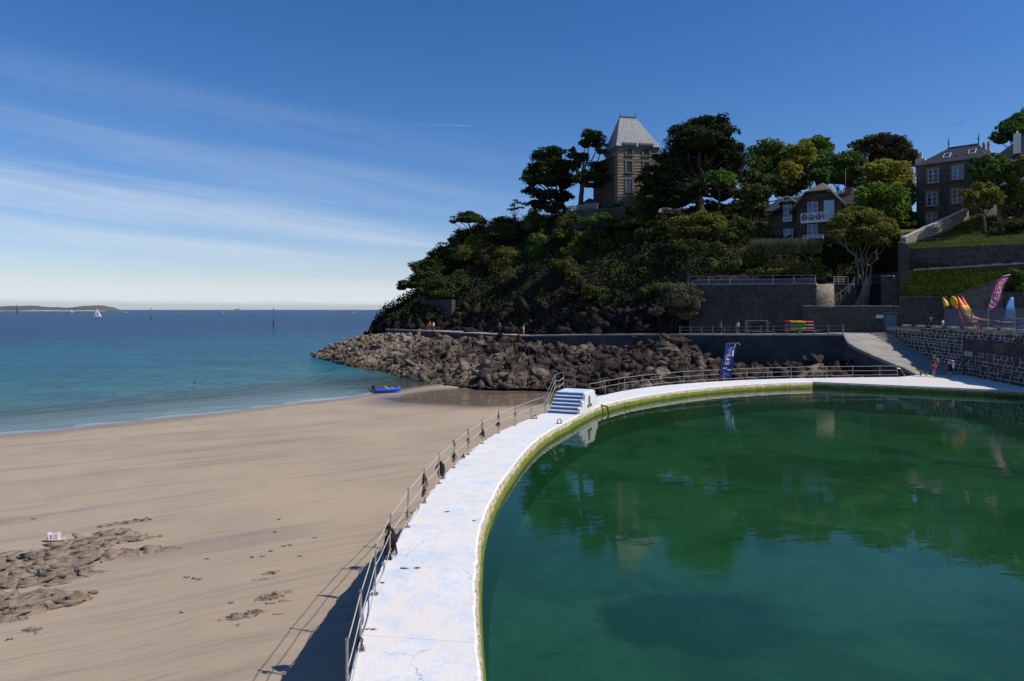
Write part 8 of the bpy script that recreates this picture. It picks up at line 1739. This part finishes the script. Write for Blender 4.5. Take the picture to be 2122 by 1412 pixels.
q = prom_at(802, 1.0); person(q + Vector((0, .6, .0)), R(160), "dark clothed person standing at the far end of the headland path", 1.75, 'clothblack', 'clothblack', 'hair', dict(legl=(.2, 0)), bottom_len=.9)
# swimmer: shoulders and head out of the water
Y = CAMH * FPX / (798 - HY); sw = empty("swimmer", tuple(PZ(403, Y, 0)), "swimmer with only head and shoulders above the shallow sea", "person"); m = MB(); m.tube([(0, 0, -.5), (0, 0, -.14), (0, 0, .02), (0, 0, .08), (0, 0, .16), (0, 0, .26), (0, 0, .34)], [.15, .19, .15, .05, .075, .09, .04], 10); m.tube([(.16, -.02, -.02), (.34, -.12, .0)], [.06, .045], 6); m.tube([(-.16, -.02, -.02), (-.36, -.12, .0)], [.06, .045], 6); m.build("body", M['skin'], sw, True); m = MB(); m.ball((0, -.01, .27), (.12, .12, .125)); m.build("hair", M['hair'], sw, True)
# things left on the beach rocks
c = on_sand(112, 1122); c.z += .10; tw = empty("towel_bag", tuple(c), "pink and white speckled beach bag standing on the rock outcrop", "beach bag", None, R(10)); m = MB(); m.prism([(-.28, -.12), (.22, -.14), (.26, .10), (-.24, .14)], -.06, [.20, .30, .30, .22]); m.build("bag_body", M['towelpink'], tw)
m = MB(); m.tube([(-.16, -.14, .22), (-.17, -.18, .12), (-.10, -.2, -.0), (-.02, -.19, .02), (.0, -.16, .3)], .022, 6); m.build("strap", M['clothwhite'], tw); m = MB(); m.box((-.2, -.02, .26), (.16, .2, .08), .3); m.build("towel_roll", M['clothwhite'], tw); m = MB(); m.bar((.28, -.1, -.03), (.55, -.06, .05), .16, .03); m.build("flap", M['clothwhite'], tw); tw.scale = (.8, .8, .8)
# gull
g = empty("gull", tuple(P(1988, 256, 75)), "small dark gull gliding high above the granite house", "bird", None, R(40)); m = MB(); m.ball((0, 0, 0), (.22, .065, .06)); m.ball((.22, 0, .02), (.07, .05, .05)); m.add([(-.06, .03, .02), (.08, .03, .02), (.04, .34, .12), (-.05, .62, .05), (-.1, .34, .10), (-.06, .03, .0), (.08, .03, .0), (.04, .34, .1), (-.05, .62, .04), (-.1, .34, .08)], [(0, 1, 2, 4), (4, 2, 3), (9, 7, 6, 5), (8, 7, 9)]); m.add([(-.06, -.03, .02), (.08, -.03, .02), (.04, -.34, .12), (-.05, -.62, .05), (-.1, -.34, .10)], [(4, 2, 1, 0), (3, 2, 4)]); m.build("body", M['steel'], g, True)
# short aircraft contrail high over the sea
ct = MB(); rnd = random.Random(5); A = P(838, 256, 9000); B = P(976, 261, 9600); ct.tube([A.lerp(B, f) + Vector((0, 0, rnd.uniform(-2, 2))) for f in np.linspace(0, 1, 14)], [.5 + 5.0 * f for f in np.linspace(0, 1, 14)], 6); s_ = NT("contrail_ice"); d = s_.n("ShaderNodeBsdfDiffuse"); d.inputs[0].default_value = (.9, .9, .9, 1); t_ = s_.n("ShaderNodeBsdfTransparent"); mx = s_.n("ShaderNodeMixShader"); s_.set(mx.inputs[0], s_.mapr(s_.noise(.01, 3), .3, .8, .04, .30)); s_.t.links.new(t_.outputs[0], mx.inputs[1]); s_.t.links.new(d.outputs[0], mx.inputs[2]); s_.finish(mx.outputs[0])
tag(ct.build("contrail", s_.mat), "short white aircraft trail in the blue sky left of the tower", "contrail")
